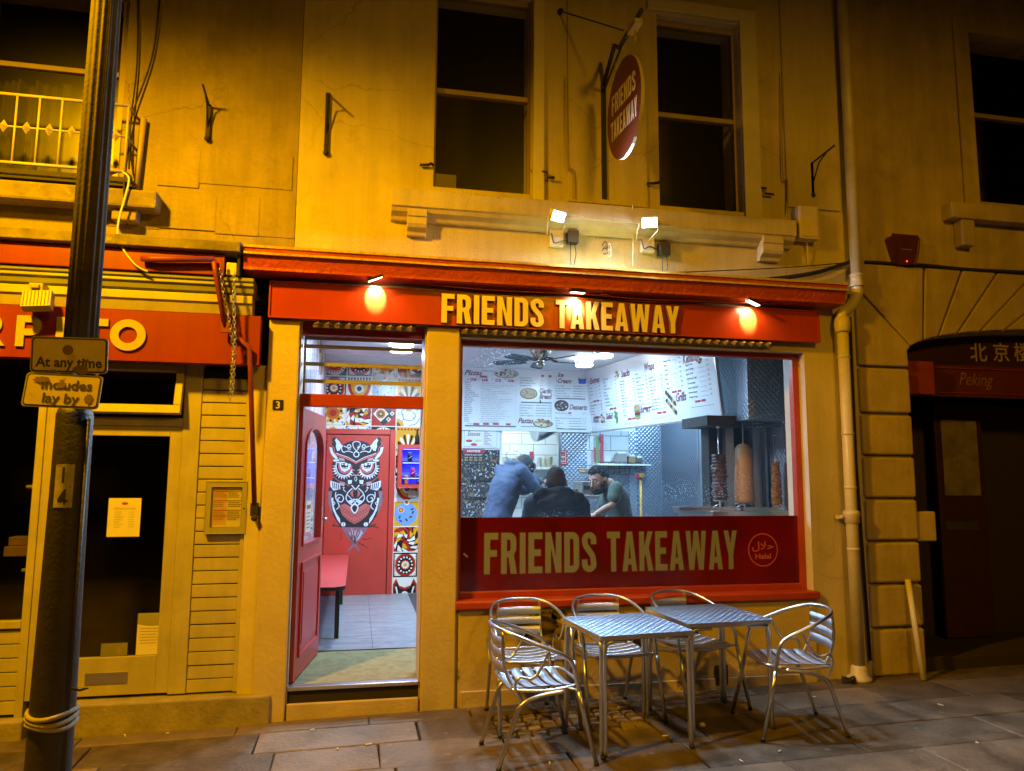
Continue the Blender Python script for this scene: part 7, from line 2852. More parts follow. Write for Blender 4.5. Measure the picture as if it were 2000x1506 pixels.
# hatch: duct, shelf of cups, signs
mb = MB('steel')
c = W(1057, 843, 4.75)
mb.tube(spl([(c.x + .55, 4.75, c.z + .35), (c.x + .15, 4.75, c.z + .12), (c.x - .03, 4.72, c.z + .02), (c.x - .12, 4.7, c.z + .0)], 6), .15, 18)
tag(mb.build('extractor_duct'), 'wide steel extractor duct under the pizza menu, in the kitchen hatch', 'duct')
SHF = thing('cup_shelf', 'white shelf on the tiled kitchen wall seen through the hatch', 'shelf', (2.4, 5.7, U(1030, 907, 5.6)[1]))
sz_ = U(1030, 913, 5.62)[1]
mb = MB('white_gloss')
mb.box(1.6, 3.0, 5.52, 5.799, sz_ - .03, sz_)
mb.build('board', SHF, bevel=.004)
for x in (1.75, 2.85):
    mb = MB('steel')
    mb.tube([(x, 5.79, sz_ - .2), (x, 5.56, sz_ - .035)], .010, 6)
    mb.build('bracket', SHF)
cupl = [(985, 'paper', .05, .18), (998, 'white_gloss', .055, .14), (1012, 'food_cream', .05, .2), (1050, 'white_gloss', .055, .17), (1062, 'paper', .05, .14), (1072, 'food_cream', .06, .19)]
for i, (px, m_, r_c, hc) in enumerate(cupl):
    x = U(px, 900, 5.64)[0]
    mb = MB(m_)
    for k_ in range(4):
        mb.lathe([(r_c * .75, k_ * .02), (r_c, hc * .55 + k_ * .02), (r_c * 1.05, hc * .57 + k_ * .02)], (x, 5.64, sz_), 14)
    o = tag(mb.build('cup_stack'), ('pale paper cups stacked on the kitchen shelf, by the hatch edge', 'white tubs stacked on the kitchen shelf, second from the left', 'cream cups stacked highest beside the dark cap', 'white cups stacked right of the dark cap', 'pale tubs stacked low near the hatch post', 'cream boxes stacked beside the steel hatch post')[i], 'cup stack', 'stacks of cups on the kitchen shelf')
mb = MB('steel', 'food_green')
c = W(1003, 890, 5.6)
mb.tube([(c.x + .12 * math.cos(q * .5), 5.62, c.z + .08 * math.sin(q * .5)) for q in range(13)], .006, 6, closed=True)
for k_ in range(5):
    mb.tube([(c.x - .1 + .05 * k_, 5.62, c.z - .06), (c.x - .1 + .05 * k_, 5.62, c.z + .06)], .003, 5)
tag(mb.build('wire_basket'), 'round wire basket leaning above the cups on the kitchen shelf', 'basket')
def wallsign(name, p, q, y, label, cat, mt, fn=None):
    mb, fr, w_, h_, tg = poster(name, p, q, label, cat, mt, y)
    if fn:
        fn(mb, fr, w_, h_)
    return tag(mb.build(name), label, cat)
wallsign('red_card', (1034, 882), (1042, 896), 5.78, 'small dark red card on the white kitchen tiles', 'card', 'menu_red')
mat('sign_blue', (.02, .12, .45), .4)
def hyg(mb, fr, w_, h_):
    mb.art([circ(w_ * .25, h_ * .68, h_ * .22, 12)], fr, .007, 'white_gloss')
    for i in range(3):
        mb.art([rect(w_ * .12, h_ * (.12 + i * .13), w_ * .9, h_ * (.17 + i * .13))], fr, .007, 'white_gloss')
wallsign('hygiene_sign', (1047, 936), (1060, 945), 5.4, 'small blue hygiene sign in the hatch between two men', 'sign', 'sign_blue', hyg)
def red_post(mb, fr, w_, h_):
    mb.art([rect(w_ * .12, h_ * .08, w_ * .88, h_ * .94), rect(w_ * .2, h_ * .12, w_ * .8, h_ * .90)[::-1]], fr, .007, 'food_cream')
    mb.text('FIRE', fr, w_ / 2, h_ * .62, h_ * .2, 'food_cream', .007, 'CENTER', width=w_ * .5) if False else None
    for i in range(4):
        mb.art([rect(w_ * .28, h_ * (.22 + i * .15), w_ * .72, h_ * (.29 + i * .15))], fr, .007, 'food_tan' if i % 2 else 'white_gloss')
wallsign('red_poster', (1091, 880), (1107, 908), YB - .02, 'red framed poster on the dark steel panel beside the hatch', 'poster', 'menu_red', red_post)
def roundblue(mb, fr, w_, h_):
    mb.art([circ(w_ / 2, h_ / 2, w_ * .40, 18)], fr, .007, 'sign_blue')
    mb.art([rect(w_ * .3, h_ * .46, w_ * .7, h_ * .54)], fr, .0078, 'white_gloss')
wallsign('hand_washing_sign', (1123, 940), (1135, 952), YB - .02, 'round blue sticker on white next to the microwave', 'sign', 'white_gloss', roundblue)

# counter, ovens and clutter behind the window
CT = thing('shop_counter', 'steel topped service counter behind the red window vinyl', 'counter', (2.7, 2.2, FLOOR + .012))
mb = MB('steel')
mb.box(2.0, 2.359, 1.30, 2.45, 1.12, 1.16)
mb.box(2.36, 3.15, 1.30, 1.75, 1.12, 1.16)
mb.build('worktop', CT, bevel=.004)
mb = MB('quilted_steel')
mb.box(2.03, 2.34, 1.33, 2.42, FLOOR + .012, 1.119)
mb.box(2.341, 3.12, 1.33, 1.72, FLOOR + .012, 1.119)
mb.build('front_panel', CT)
FD = thing('food_display', 'glass food display with yellow snacks on the counter, beside the man in blue', 'display', (2.07, 2.1, 1.16))
dx0_, dx1_ = 2.01, 2.26
mb = MB('steel')
ztd = U(1040, 957, 2.0)[1]
for x in (dx0_, dx1_ - .02):
    for y in (1.93, 2.40):
        mb.box(x, x + .02, y, y + .02, 1.16, ztd)
mb.box(dx0_, dx1_, 1.93, 2.42, ztd + .0005, ztd + .012)
mb.build('frame', FD)
mat('snack_yellow', (.65, .38, .04), .6, var=.5, vscale=30, col2=(.35, .14, .02))
mb = MB('snack_yellow')
for i in range(40):
    mb.ball((rn.uniform(dx0_ + .04, dx1_ - .04), rn.uniform(1.97, 2.38), 1.18 + rn.uniform(0, .13)), (.035, .035, .028), 8, 6)
tag(mb.build('snacks'), 'heap of golden snacks inside the glass food display', 'snacks')
MW = thing('microwave_oven', 'silver microwave oven between the black coat and the man in green', 'microwave', W(1150, 968, 3.3))
x0, z1 = U(1137, 940, 3.3)
x1, z0 = U(1166, 968, 3.3)
mb = MB('steel')
mb.box(x0, x1, 3.3, 3.7, z0, z1)
mb.build('case', MW, bevel=.006)
mb = MB('black_plastic', 'white_gloss')
mb.box(x0 + .02, x1 - .09, 3.29, 3.2995, z0 + .07, z1 - .05, 0)
mb.box(x1 - .075, x1 - .015, 3.29, 3.2995, z0 + .03, z1 - .03, 0)
mb.build('door', MW, bevel=.003)
mb = MB('steel')
mb.box(x0 - .3, x1 + .35, 3.25, 3.75, z0 - .035, z0 - .001)
mb.box(x0 - .28, x0 - .24, 3.3, 3.34, FLOOR + .012, z0 - .0355)
mb.box(x1 + .29, x1 + .33, 3.3, 3.34, FLOOR + .012, z0 - .0355)
mb.box(x0 - .3, x1 + .35, 3.25, 3.75, 1.05, 1.08)
tag(mb.build('steel_bench', bevel=.004), 'steel work bench carrying the microwave oven', 'bench')
mb = MB('iron', 'steel')
c = W(1148, 998, 3.4)
mb.lathe([(.12, 0), (.15, .03), (.15, .10), (.11, .14), (.10, .15)], (c.x, 3.5, 1.081), 18, 0)
mb.lathe([(.155, .0), (.155, .012)], (c.x, 3.5, 1.082), 18, 1)
tag(mb.build('cooking_pot'), 'round dark cooking pot on the shelf below the microwave', 'pot')
wb = MB('wood')
a = W(1132, 921, 3.3)
wb.tube([a, a + Vector((.14, .02, -.01))], .018, 8)
wb.tube([a + Vector((-.02, 0, .03)), a + Vector((.16, .0, .025))], .010, 8)
tag(wb.build('rolling_pin'), 'pale wooden utensil lying above the microwave', 'utensil')
# rear wall shelf with racks and coloured strips
for (xa, xb, ya, yb2, mt, lb) in ((1164, 1169, 850, 905, 'food_green', 'narrow green hanging strip by the corner of the slanted board'), (1172, 1179, 848, 903, 'menu_red', 'narrow dark red hanging strip beside the green one'), (1160, 1164, 874, 902, 'menu_red', 'short red hanging strip left of the green one')):
    wallsign('hanging_strip', (xa, ya), (xb, yb2), YB - .05, lb, 'strip', mt)
mb = MB('white_gloss')
a, b = U(1166, 906, YB - .2), U(1202, 903, YB - .2)
mb.box(a[0], b[0] + .5, YB - .22, YB - .013, a[1] - .02, a[1])
mb.tube([(a[0] + .05, YB - .02, a[1] - .2), (a[0] + .05, YB - .2, a[1] - .02)], .01, 6)
tag(mb.build('wall_shelf', bevel=.003), 'white wall shelf behind the man in green', 'shelf')
mb = MB('iron')
wx0, wzb = U(1178, 926, YB - .2)
wx1_, wzt = U(1252, 880, YB - .2)
for i in range(8):
    x = wx0 + (wx1_ - wx0) * i / 7
    mb.tube([(x, YB - .2, wzb), (x, YB - .2, wzb + .16)], .004, 5)
for z in (wzb, wzb + .08, wzb + .16):
    mb.tube([(wx0, YB - .2, z), (wx1_, YB - .2, z)], .005, 5)
    mb.tube([(wx0, YB - .02, z), (wx1_, YB - .02, z)], .005, 5)
tag(mb.build('wire_rack'), 'dark wire rack fixed under the wall shelf at the back', 'rack')
for i, (px, m_, s_) in enumerate(((1212, 'grey_plastic', .14), (1232, 'wood', .10), (1246, 'steel', .09))):
    x = U(px, 890, YB - .12)[0]
    mb = MB(m_, 'white_gloss')
    mb.cbox((x, YB - .12, a[1] + s_ * .5 + .001), (s_, .12, s_))
    mb.cbox((x, YB - .12, a[1] + s_ + .012), (s_ * .7, .1, .02), 1)
    tag(mb.build('storage_box', bevel=.004), ('grey storage box on the back shelf over the wire rack', 'brown storage box on the back shelf, middle one', 'steel box on the back shelf nearest the quilted steel')[i], 'box', 'boxes on the back shelf')
mb = MB('snack_yellow', 'menu_red')
a = W(1251, 930, 3.1)
mb.tube([(a.x, 3.1, .2), (a.x, 3.1, a.z)], .016, 8, 0)
mb.cbox((a.x - .03, 3.1, a.z), (.06, .05, .06), 1)
mb.cbox((a.x + .0, 3.08, a.z + .01), (.05, .05, .05), 0)
tag(mb.build('gas_pipe'), 'upright yellow gas pipe with red tap beside the man in green', 'pipe')

# ------------------------------------------------------------------ kebab grill
KG = thing('kebab_grill', 'black and steel vertical kebab grill against the quilted steel wall', 'grill', (3.8, 1.2, 1.30))
gzb = 1.345
mb = MB('steel', 'iron')
mb.box(3.18, 4.08, .75, 1.62, gzb - .05, gzb, 0)
mb.box(3.22, 4.06, .80, 1.58, FLOOR + .012, gzb - .051, 0)
mb.build('base', KG, bevel=.004)
mb = MB('iron', 'steel')
ztop_ = U(1450, 836, 1.3)[1]
mb.box(3.30, 4.085, 1.05, 1.62, ztop_, ztop_ + .10, 0)
for px in (1426, 1480):
    x = U(px, 920, 1.35)[0]
    mb.box(x - .045, x + .045, 1.34, 1.42, gzb, ztop_ - .001, 1)
mb.box(3.50, 4.08, 1.43, 1.60, gzb, ztop_ - .001, 0)
for x in (3.92, 4.05):
    mb.box(x - .012, x + .012, 1.28, 1.33, gzb, ztop_ - .001, 1)
mb.build('burner_stand', KG)
emis('burner_glow', (1.0, .35, .06), .6)
mb = MB('burner_glow')
x = U(1528, 945, 1.30)[0]
mb.box(x - .03, x + .02, 1.40, 1.425, gzb + .05, gzb + .35)
mb.build('burner_panel', KG)
mb = MB('quilted_dark', 'steel')
mb.box(3.60, 4.085, .80, 1.9, U(1450, 822, 1.0)[1], CEIL - .002, 0)
tag(mb.build('extractor_hood'), 'dark quilted steel extractor hood above the kebab grill', 'hood')
mat('meat_dark', (.075, .035, .025), .5, var=.6, vscale=30, bump=1.0, bscale=45, col2=(.02, .012, .010))
mat('meat_tan', (.38, .25, .12), .45, var=.2, vscale=8, bump=.3, bscale=60)
mat('meat_shred', (.34, .20, .08), .5, var=.6, vscale=24, bump=1.0, bscale=40, col2=(.12, .06, .02))
def kebab(px, yt, yb2, w0, w1, yk, mt, label, rough, roundtop):
    x = U(px, (yt + yb2) / 2, yk)[0]
    zt_, zb_ = U(px, yt, yk)[1], U(px, yb2, yk)[1]
    k_ = (yk + D) / 1450 / 2
    t = thing('kebab_spit', label, 'kebab', (x, yk, gzb), 0, 'kebab spits on the grill')
    n, seg = 64, 44
    mb = MB(mt)
    prof = []
    for i in range(n + 1):
        q = i / n
        r_c = (w1 + (w0 - w1) * q) * k_
        if roundtop and q > .88:
            r_c *= math.sqrt(max(0.02, 1 - ((q - .88) / .12) ** 2))
        if q < .03:
            r_c *= .9
        prof.append((r_c, zb_ + (zt_ - zb_) * q))
    mb.lathe(prof, (x, yk, 0), seg)
    for i, v in enumerate(mb.v):
        p = Vector(v)
        d = Vector((p.x - x, p.y - yk, 0))
        if rough:
            ly = math.sin(p.z * 190 + 3 * noise.noise(p * 14))
            s_ = 1 + rough * (.8 * noise.noise(p * 20) + .55 * noise.noise(Vector((p.x * 40, p.y * 40, p.z * 75))) + .28 * ly + .35 * noise.noise(p * 95))
        else:
            s_ = 1 + .03 * noise.noise(p * 12)
        mb.v[i] = (x + d.x * s_, yk + d.y * s_, p.z + (rough * .02 * noise.noise(p * 30)))
    mb.build('meat', t)
    mb = MB('steel')
    mb.tube([(x, yk, gzb + .001), (x, yk, zt_ + .26)], .007, 8)
    mb.lathe([(.012, 0), (.02, .01), (.012, .02)], (x, yk, zt_ + .25), 10)
    mb.lathe([(w1 * k_ * .9, 0), (w1 * k_ * .9, .006), (.01, .01)], (x, yk, zb_ - .012), 20)
    mb.build('skewer', t)
kebab(1405, 887, 976, 27, 31, 1.05, 'meat_dark', 'dark charred meat kebab on a spit, left of the big pale cone', .32, False)
kebab(1453, 866, 982, 34, 43, 1.00, 'meat_tan', 'big smooth pale doner cone in the middle of the grill', 0, True)
kebab(1516, 902, 987, 17, 22, 1.02, 'meat_shred', 'thin shredded tan kebab by the window frame', .26, False)
# trays on the grill edge
for i, (pxa, pxb, py, y0, mt, lb) in enumerate(((1320, 1395, 1002, 1.0, 'steel', 'long steel tray at the edge of the grill, below the dark kebab'), (1398, 1440, 1003, .9, 'steel', 'steel tray under the pale doner cone'), (1446, 1512, 1004, .86, 'steel', 'steel tray below the thin kebab'))):
    xa, z = U(pxa, py, y0)
    xb = U(pxb, py, y0)[0]
    mb = MB(mt)
    zt_ = max(z + .02, gzb + .03)
    for bb in ((xa, xb, y0 - .08, y0 - .07), (xa, xb, y0 + .07, y0 + .08)):
        mb.box(bb[0], bb[1], bb[2], bb[3], gzb + .001, zt_)
    mb.box(xa, xa + .008, y0 - .069, y0 + .069, gzb + .001, zt_)
    mb.box(xb - .008, xb, y0 - .069, y0 + .069, gzb + .001, zt_)
    mb.box(xa + .009, xb - .009, y0 - .069, y0 + .069, gzb + .001, gzb + .006)
    mb.tube([(xb - .02, y0 - .02, zt_), (xb + .04, y0 - .06, zt_ + .03)], .006, 6)
    tag(mb.build('steel_tray'), lb, 'tray', 'steel trays on the grill')

# ------------------------------------------------------------------ red vinyl across the window
vz1 = U(1225, 1009, yf + .02)[1]
WB = thing('window_banner', 'dark red window vinyl reading FRIENDS TAKEAWAY with a round halal mark', 'window sign', ((gx0 + gx1) / 2, yf + .02, gz0))
mb = MB('maroon_vinyl')
yv = yf + .022
mb.box(gx0 + .001, gx1 - .001, yv, yv + .006, gz0 + .001, vz1)
mb.build('vinyl', WB)
fr = Frame((0, yv - .0005, 0))
a, b = U(945, 1122, yv), U(1165, 1119, yv)
zt_ = U(945, 1041, yv)[1]
mb = MB('tan_letter')
block_text(mb, 'FRIENDS', fr, a[0], a[1], zt_ - a[1], b[0] - a[0], .001, 0)
a2, b2 = U(1186, 1118, yv), U(1440, 1114, yv)
block_text(mb, 'TAKEAWAY', fr, a2[0], a[1], zt_ - a[1], b2[0] - a2[0], .001, 0)
mb.build('lettering', WB)
mat('halal_pink', (.46, .10, .09), .5)
mb = MB('halal_pink')
c = U(1490, 1074, yv)
rr = U(1519, 1074, yv)[0] - c[0]
mb.art([circ(*c, rr, 48), circ(*c, rr * .93, 48)[::-1]], fr, .001, 0)
ar = '\ufedd\ufefc\ufea3'
mb.text(ar, fr, c[0], c[1] + rr * .05, rr * .62, 0, .001, 'CENTER', bold=.015, width=rr * 1.45)
mb.text('Halal', fr, c[0], c[1] - rr * .52, rr * .42, 0, .001, 'CENTER', bold=.03, width=rr * 1.05)
mb.build('halal_mark', WB)
mb = MB('paper')
c = U(909, 1085, yv)
mb.art([[(c[0] - .02, c[1] + .012), (c[0] + .012, c[1] - .016), (c[0] + .022, c[1] - .008), (c[0] - .010, c[1] + .02)]], fr, .001, 0)
mb.build('sticker_scrap', WB)
# ================================================================== people
mat('skin_light', (.46, .29, .22), .5, bump=.05, bscale=90)
mat('skin_dark', (.07, .042, .030), .5)
mat('hair_black', (.012, .010, .009), .85, spec=.2, bump=.8, bscale=160)
mat('hair_grey', (.030, .025, .021), .85, spec=.12, var=.5, vscale=60, bump=.9, bscale=170)
mat('coat_black', (.005, .006, .009), .8, spec=.10, bump=.5, bscale=22)
mat('coat_grey', (.020, .027, .040), .8, spec=.15, bump=.5, bscale=22)
mat('jacket_blue', (.034, .060, .125), .75, var=.25, vscale=7, bump=.5, bscale=24)
mat('shirt_green', (.075, .12, .10), .85, var=.2, vscale=6, bump=.4, bscale=20)
mat('trouser', (.025, .027, .035), .8, bump=.3, bscale=30)
mat('shoe', (.03, .028, .026), .5)
mat('eye_white', (.7, .7, .68), .3)
mat('cap_black', (.018, .020, .024), .8, bump=.5, bscale=60)
def V(*a):
    return Vector(a)
def limb(mb, pts, rad, m=0):
    """tapered limb: rounded chain through the joints"""
    P = spl([tuple(p) for p in pts], 5)
    n = len(P)
    k_ = len(rad) - 1
    rr = []
    for i in range(n):
        t = i / (n - 1) * k_
        j = min(int(t), k_ - 1)
        rr.append(rad[j] + (rad[j + 1] - rad[j]) * (t - j))
    mb.tube(P, rr, 12, m)
    mb.ball(pts[0], rad[0], 12, 8, m)
    mb.ball(pts[-1], rad[-1], 12, 8, m)
def hand(mb, wrist, d, side, palm_n, curl=.5):
    """palm, four unequal bent fingers and a thumb leaving the side of the palm"""
    d = d.normalized()
    n = (palm_n - d * palm_n.dot(d)).normalized()
    s_ = d.cross(n).normalized() * side
    T = Matrix((s_, d, n)).transposed()
    mb.ball(wrist + d * .045, (.040, .052, .016), 12, 8, 0, T)
    for i, (off, ln) in enumerate(((.029, .072), (.010, .080), (-.009, .075), (-.027, .058))):
        b = wrist + d * .085 + s_ * off
        c1 = b + d * ln * .45 + n * ln * .10 * curl
        c2 = c1 + (d * (1 - curl * .6) + n * curl).normalized() * ln * .32
        c3 = c2 + (d * (1 - curl) + n * (curl * 1.2 + .05)).normalized() * ln * .26
        limb(mb, [b - d * .02, b, c1, c2, c3], [.0092, .0094, .0088, .0082, .0066])
    b = wrist + d * .030 + s_ * .034
    c1 = b + (d * .6 + s_ * .8).normalized() * .038
    c2 = c1 + (d * .9 + s_ * .25 + n * .3).normalized() * .030
    limb(mb, [b - s_ * .01, b, c1, c2], [.013, .0125, .0105, .0085])
def head(mb, c, f, up, sc=1.0, beard=False):
    """skull, jaw, brow, nose, lips and ears on one head; f = where it looks"""
    f = f.normalized()
    r_ = f.cross(up).normalized()
    u_ = r_.cross(f)
    T = Matrix((r_, f, u_)).transposed()
    def shp(p):
        x, y, z = p
        if z < -.1:
            k_ = (-.1 - z) / .9
            x *= 1 - .42 * k_
            y = y * (1 - .22 * k_) + .16 * k_
        if y > .55:
            y = .55 + (y - .55) * .75
        if z > 0:
            x *= 1 + .22 * z * z
            y *= 1 + .14 * z * z
        return Vector((x, y, z))
    mb.ball(c, (.076 * sc, .098 * sc, .122 * sc), 22, 16, 0, T, shp)
    def P(x, y, z):
        return c + T @ Vector((x * sc, y * sc, z * sc))
    limb(mb, [P(0, .086, .022), P(0, .103, -.006), P(0, .113, -.026)], [.009, .012, .014])
    for s in (-1, 1):
        mb.ball(P(s * .010, .102, -.030), .009, 8, 6)
        limb(mb, [P(s * .018, .089, .030), P(s * .045, .080, .030)], [.010, .008])
        mb.ball(P(s * .048, .068, -.015), (.020, .018, .018), 8, 6)
        mb.ball(P(s * .083, -.008, -.004), (.012, .021, .034), 8, 6, 0, T)
    limb(mb, [P(-.022, .088, -.064), P(0, .097, -.062), P(.022, .088, -.064)], [.006, .009, .006])
    mb.ball(P(0, .078, -.100), (.022, .020, .016), 8, 6, 0, T)
    return T, P
def cap_of_hair(c, T, sc, low, front, mtn, parent, name='hair', puff=1.07, rough_=.05):
    mb = MB(mtn)
    def shp(p):
        x, y, z = p
        line = front if y > .35 else low
        if y > -.1 and y <= .35:
            line = low + (front - low) * ((y + .1) / .45)
        q_ = min(1.0, max(0.0, (line + .12 - z) / .34))
        k_ = 1 - .22 * q_ * q_ * (3 - 2 * q_)
        if z > 0:
            x *= 1 + .22 * z * z
            y *= 1 + .14 * z * z
        if y > 0:
            y *= .93
        nz = 1 + rough_ * noise.noise(Vector((x, y, z)) * 5)
        return Vector((x * k_ * nz, y * k_ * nz, z * (1 if z > line - .2 else .95)))
    mb.ball(c, (.080 * sc * puff, .102 * sc * puff, .125 * sc * puff), 26, 20, 0, T, shp)
    return mb.build(name, parent)
def person(name, label, base, sc, bodyfn, mats, extras):
    p = thing(name, label, 'person', base)
    return p

def shell(mb, mtn, nm, parent, voxel=.012, smooth=6, wrinkle=.0):
    me = solid(mb, voxel, smooth, nm)
    if wrinkle:
        for v in me.vertices:
            q = v.co
            a = noise.noise(q * 9) + .5 * noise.noise(Vector((q.x * 14, q.y * 14, q.z * 30)))
            v.co = q + v.normal * a * wrinkle
    for v in me.vertices:
        v.co -= parent.location
    return mesh_obj(me, nm, [mtn], parent)

def figure(root, mtn_skin, pel, chest, neck, hd, look, up, arms, legs, clothes, sc=1.0, sh=.20):
    """one continuous body: pelvis, waist, chest, neck, head, arms with hands, legs with feet.
    arms / legs: lists of joints (shoulder, elbow, wrist, palm dir) and (hip, knee, ankle, toe)"""
    side = (arms[1][0] - arms[0][0]).normalized()
    fwd = side.cross((neck - pel).normalized()).normalized()
    fwd = -fwd if fwd.dot(look) < 0 else fwd
    mb = MB(mtn_skin)
    def torso(m_, gr, top=1.0, bottom=-.10, wsc=1.0):
        ax = (neck - pel)
        u1 = (chest - pel).normalized()
        u2 = (neck - chest).normalized()
        m_.loft([(pel + u1 * bottom, side * (.150 + gr) * wsc, fwd * (.105 + gr)), (pel, side * (.170 + gr) * wsc, fwd * (.115 + gr)),
                 (pel.lerp(chest, .45), side * (.150 + gr) * wsc, fwd * (.105 + gr)), (pel.lerp(chest, .8), side * (.168 + gr) * wsc, fwd * (.115 + gr)),
                 (chest, side * (.178 + gr) * wsc, fwd * (.115 + gr)), (chest.lerp(neck, .55), side * (.160 + gr) * wsc, fwd * (.090 + gr)),
                 (chest.lerp(neck, .85), side * (.090 + gr * .8), fwd * (.068 + gr * .8)), (neck, side * (.058 + gr * .5), fwd * (.058 + gr * .5))], 20)
    torso(mb, -.012)
    limb(mb, [neck - (neck - chest) * .12, neck, hd - up * .07 * sc], [.060, .056, .054])
    T, P = head(mb, hd, look, up, sc)
    for i, (s, e, wr, pn, dv) in enumerate(arms):
        limb(mb, [s, s.lerp(e, .5), e, e.lerp(wr, .45), wr], [.050, .044, .037, .036, .025])
        hand(mb, wr, dv, 1 if i == 0 else -1, pn)
    for h, k_, a, toe in legs:
        limb(mb, [h, h.lerp(k_, .5), k_, k_.lerp(a, .4), a], [.082, .070, .052, .054, .036])
        limb(mb, [a - V(0, 0, .03), a.lerp(toe, .6) - V(0, 0, .045), toe - V(0, 0, .02)], [.038, .036, .028])
    me = solid(mb, .0075, 3, 'body')
    for v in me.vertices:
        v.co -= root.location
    mesh_obj(me, 'body', [mtn_skin], root)
    tr = MB('trouser')
    u1 = (chest - pel).normalized()
    tr.loft([(pel - u1 * .14, side * .165, fwd * .115), (pel, side * .182, fwd * .128), (pel + u1 * .06, side * .176, fwd * .122)], 18)
    for h, k_, a, toe in legs:
        limb(tr, [h, h.lerp(k_, .5), k_, k_.lerp(a, .5), a + V(0, 0, .03)], [.098, .086, .070, .066, .060])
    shell(tr, 'trouser', 'trousers', root, .014, 5, .004)
    for h, k_, a, toe in legs:
        so = MB('shoe')
        limb(so, [a - V(0, 0, .02), a.lerp(toe, .5) - V(0, 0, .035), toe - V(0, 0, .022)], [.050, .046, .036])
        d_ = (toe - a)
        bk = a - d_ * .25
        so.loft([(V(a.x, a.y, FLOOR + .0135) + d_ * t, side * w_, V(0, 0, .012)) for t, w_ in ((-.3, .03), (.1, .042), (.6, .048), (1.05, .035))], 10)
        shell(so, 'shoe', 'shoe', root, .008, 3)
    return T, P, torso, side, fwd

FZ = FLOOR + .013
# --- man in the black hooded coat, back to the window
hx0 = U(1088, 950, .72)[0]
hz0 = U(1088, 915, .72)[1]
M1 = thing('person', 'man in a black hooded coat seen from behind at the window', 'person', (hx0, .75, FZ))
hd = V(hx0, .76, hz0 - .122)
pel = V(hx0 + .01, .78, .95)
chest = V(hx0 + .005, .74, 1.32)
neck = V(hx0, .73, 1.49)
sl, sr = V(hx0 - .195, .74, 1.41), V(hx0 + .205, .74, 1.40)
arms = [(sl, V(hx0 - .26, .78, 1.13), V(hx0 - .16, 1.0, 1.08), V(.4, 0, -.8), V(.4, .9, 0)), (sr, V(hx0 + .27, .78, 1.12), V(hx0 + .17, 1.0, 1.07), V(-.4, 0, -.8), V(-.4, .9, 0))]
legs = [(pel + V(-.095, 0, -.05), V(hx0 - .10, .81, .56), V(hx0 - .11, .76, FZ + .085), V(hx0 - .13, .92, FZ + .05)), (pel + V(.095, 0, -.05), V(hx0 + .11, .80, .56), V(hx0 + .12, .78, FZ + .085), V(hx0 + .14, .94, FZ + .05))]
T, P, torso, side, fwd = figure(M1, 'skin_light', pel, chest, neck, hd, V(.12, 1, -.12), V(0, .1, 1).normalized(), arms, legs, None, 1.10)
ct = MB('coat_black')
torso(ct, .060, bottom=-.22)
for s, e, wr, pn, dv in arms:
    limb(ct, [s + V(0, 0, -.005), s.lerp(e, .5), e, e.lerp(wr, .5), wr], [.100, .088, .074, .064, .052])
limb(ct, [sl.lerp(sr, .12) + V(0, 0, .035), V(hx0, .72, 1.465), sl.lerp(sr, .88) + V(0, 0, .035)], [.085, .095, .085])
shell(ct, 'coat_grey', 'coat', M1, .014, 5, .008)
hood = MB('coat_black')
ring = [(hx0 + .135 * math.cos(t * PI / 6), .735 + .105 * math.sin(t * PI / 6), 1.485 - .02 * math.cos(t * PI / 3)) for t in range(12)]
hood.tube(ring, .068, 10, closed=True)
hood.ball((hx0 - .02, .600, 1.42), (.190, .080, .085), 16, 10)
hood.ball((hx0 + .02, .590, 1.30), (.15, .055, .11), 16, 10)
hood.ball((hx0 + .07, .635, 1.36), (.13, .06, .11), 14, 9)
hood.ball((hx0 - .15, .66, 1.50), (.085, .075, .06), 12, 8)
hood.ball((hx0 + .16, .65, 1.47), (.075, .07, .06), 12, 8)
shell(hood, 'coat_black', 'hood', M1, .011, 3, .014)
cap_of_hair(hd, T, 1.08, -.28, .42, 'hair_grey', M1, puff=1.045)

# --- man in the blue jacket bending over the counter, seen from behind his left side
bx, by = U(1000, 950, 2.15)[0], 2.15
hb = W(1022, 908, 2.18)
M2 = thing('person', 'man in a blue jacket and dark cap leaning on the counter', 'person', (bx - .1, by, FZ))
hip = W(975, 1030, 2.15)
pel = V(hip.x - .06, by, 1.07)
neck = W(1006, 902, 2.15) + V(0, 0, -.02)
chest = pel.lerp(neck, .66) + V(-.02, 0, .02)
look = V(.75, .55, -.42).normalized()
hd = V(hb.x + .01, 2.20, hb.z - .02)
sd = V(.45, -.85, 0).normalized()
s1 = chest.lerp(neck, .62) + sd * .17
s2 = chest.lerp(neck, .62) - sd * .17
e1 = W(1046, 955, 2.0)
arms = [(s2, s2 + V(.26, .10, -.20), s2 + V(.46, .12, -.10), V(0, 0, -1), V(.9, .1, -.2)), (s1, s1.lerp(e1, .98), W(1042, 928, 2.14), V(0, .6, 1), V(.2, .4, .6))]
legs = [(pel + V(.05, .09, -.04), V(pel.x + .02, by + .10, .62), V(pel.x - .06, by + .10, FZ + .085), V(pel.x + .09, by + .12, FZ + .05)), (pel + V(-.02, -.09, -.04), V(pel.x - .02, by - .09, .62), V(pel.x - .16, by - .10, FZ + .085), V(pel.x - .01, by - .10, FZ + .05))]
T, P, torso, side, fwd = figure(M2, 'skin_dark', pel, chest, neck, hd, look, V(.25, .15, 1).normalized(), arms, legs, None, 1.0)
ct = MB('jacket_blue')
torso(ct, .028, bottom=-.20)
for s, e, wr, pn, dv in arms:
    limb(ct, [s, s.lerp(e, .5), e, e.lerp(wr, .5), wr.lerp(e, .12)], [.082, .072, .062, .054, .046])
ct.tube([tuple(neck + side * .085 * math.cos(t * PI / 6) + fwd * .085 * math.sin(t * PI / 6) + V(0, 0, -.01)) for t in range(12)], .035, 8, closed=True)
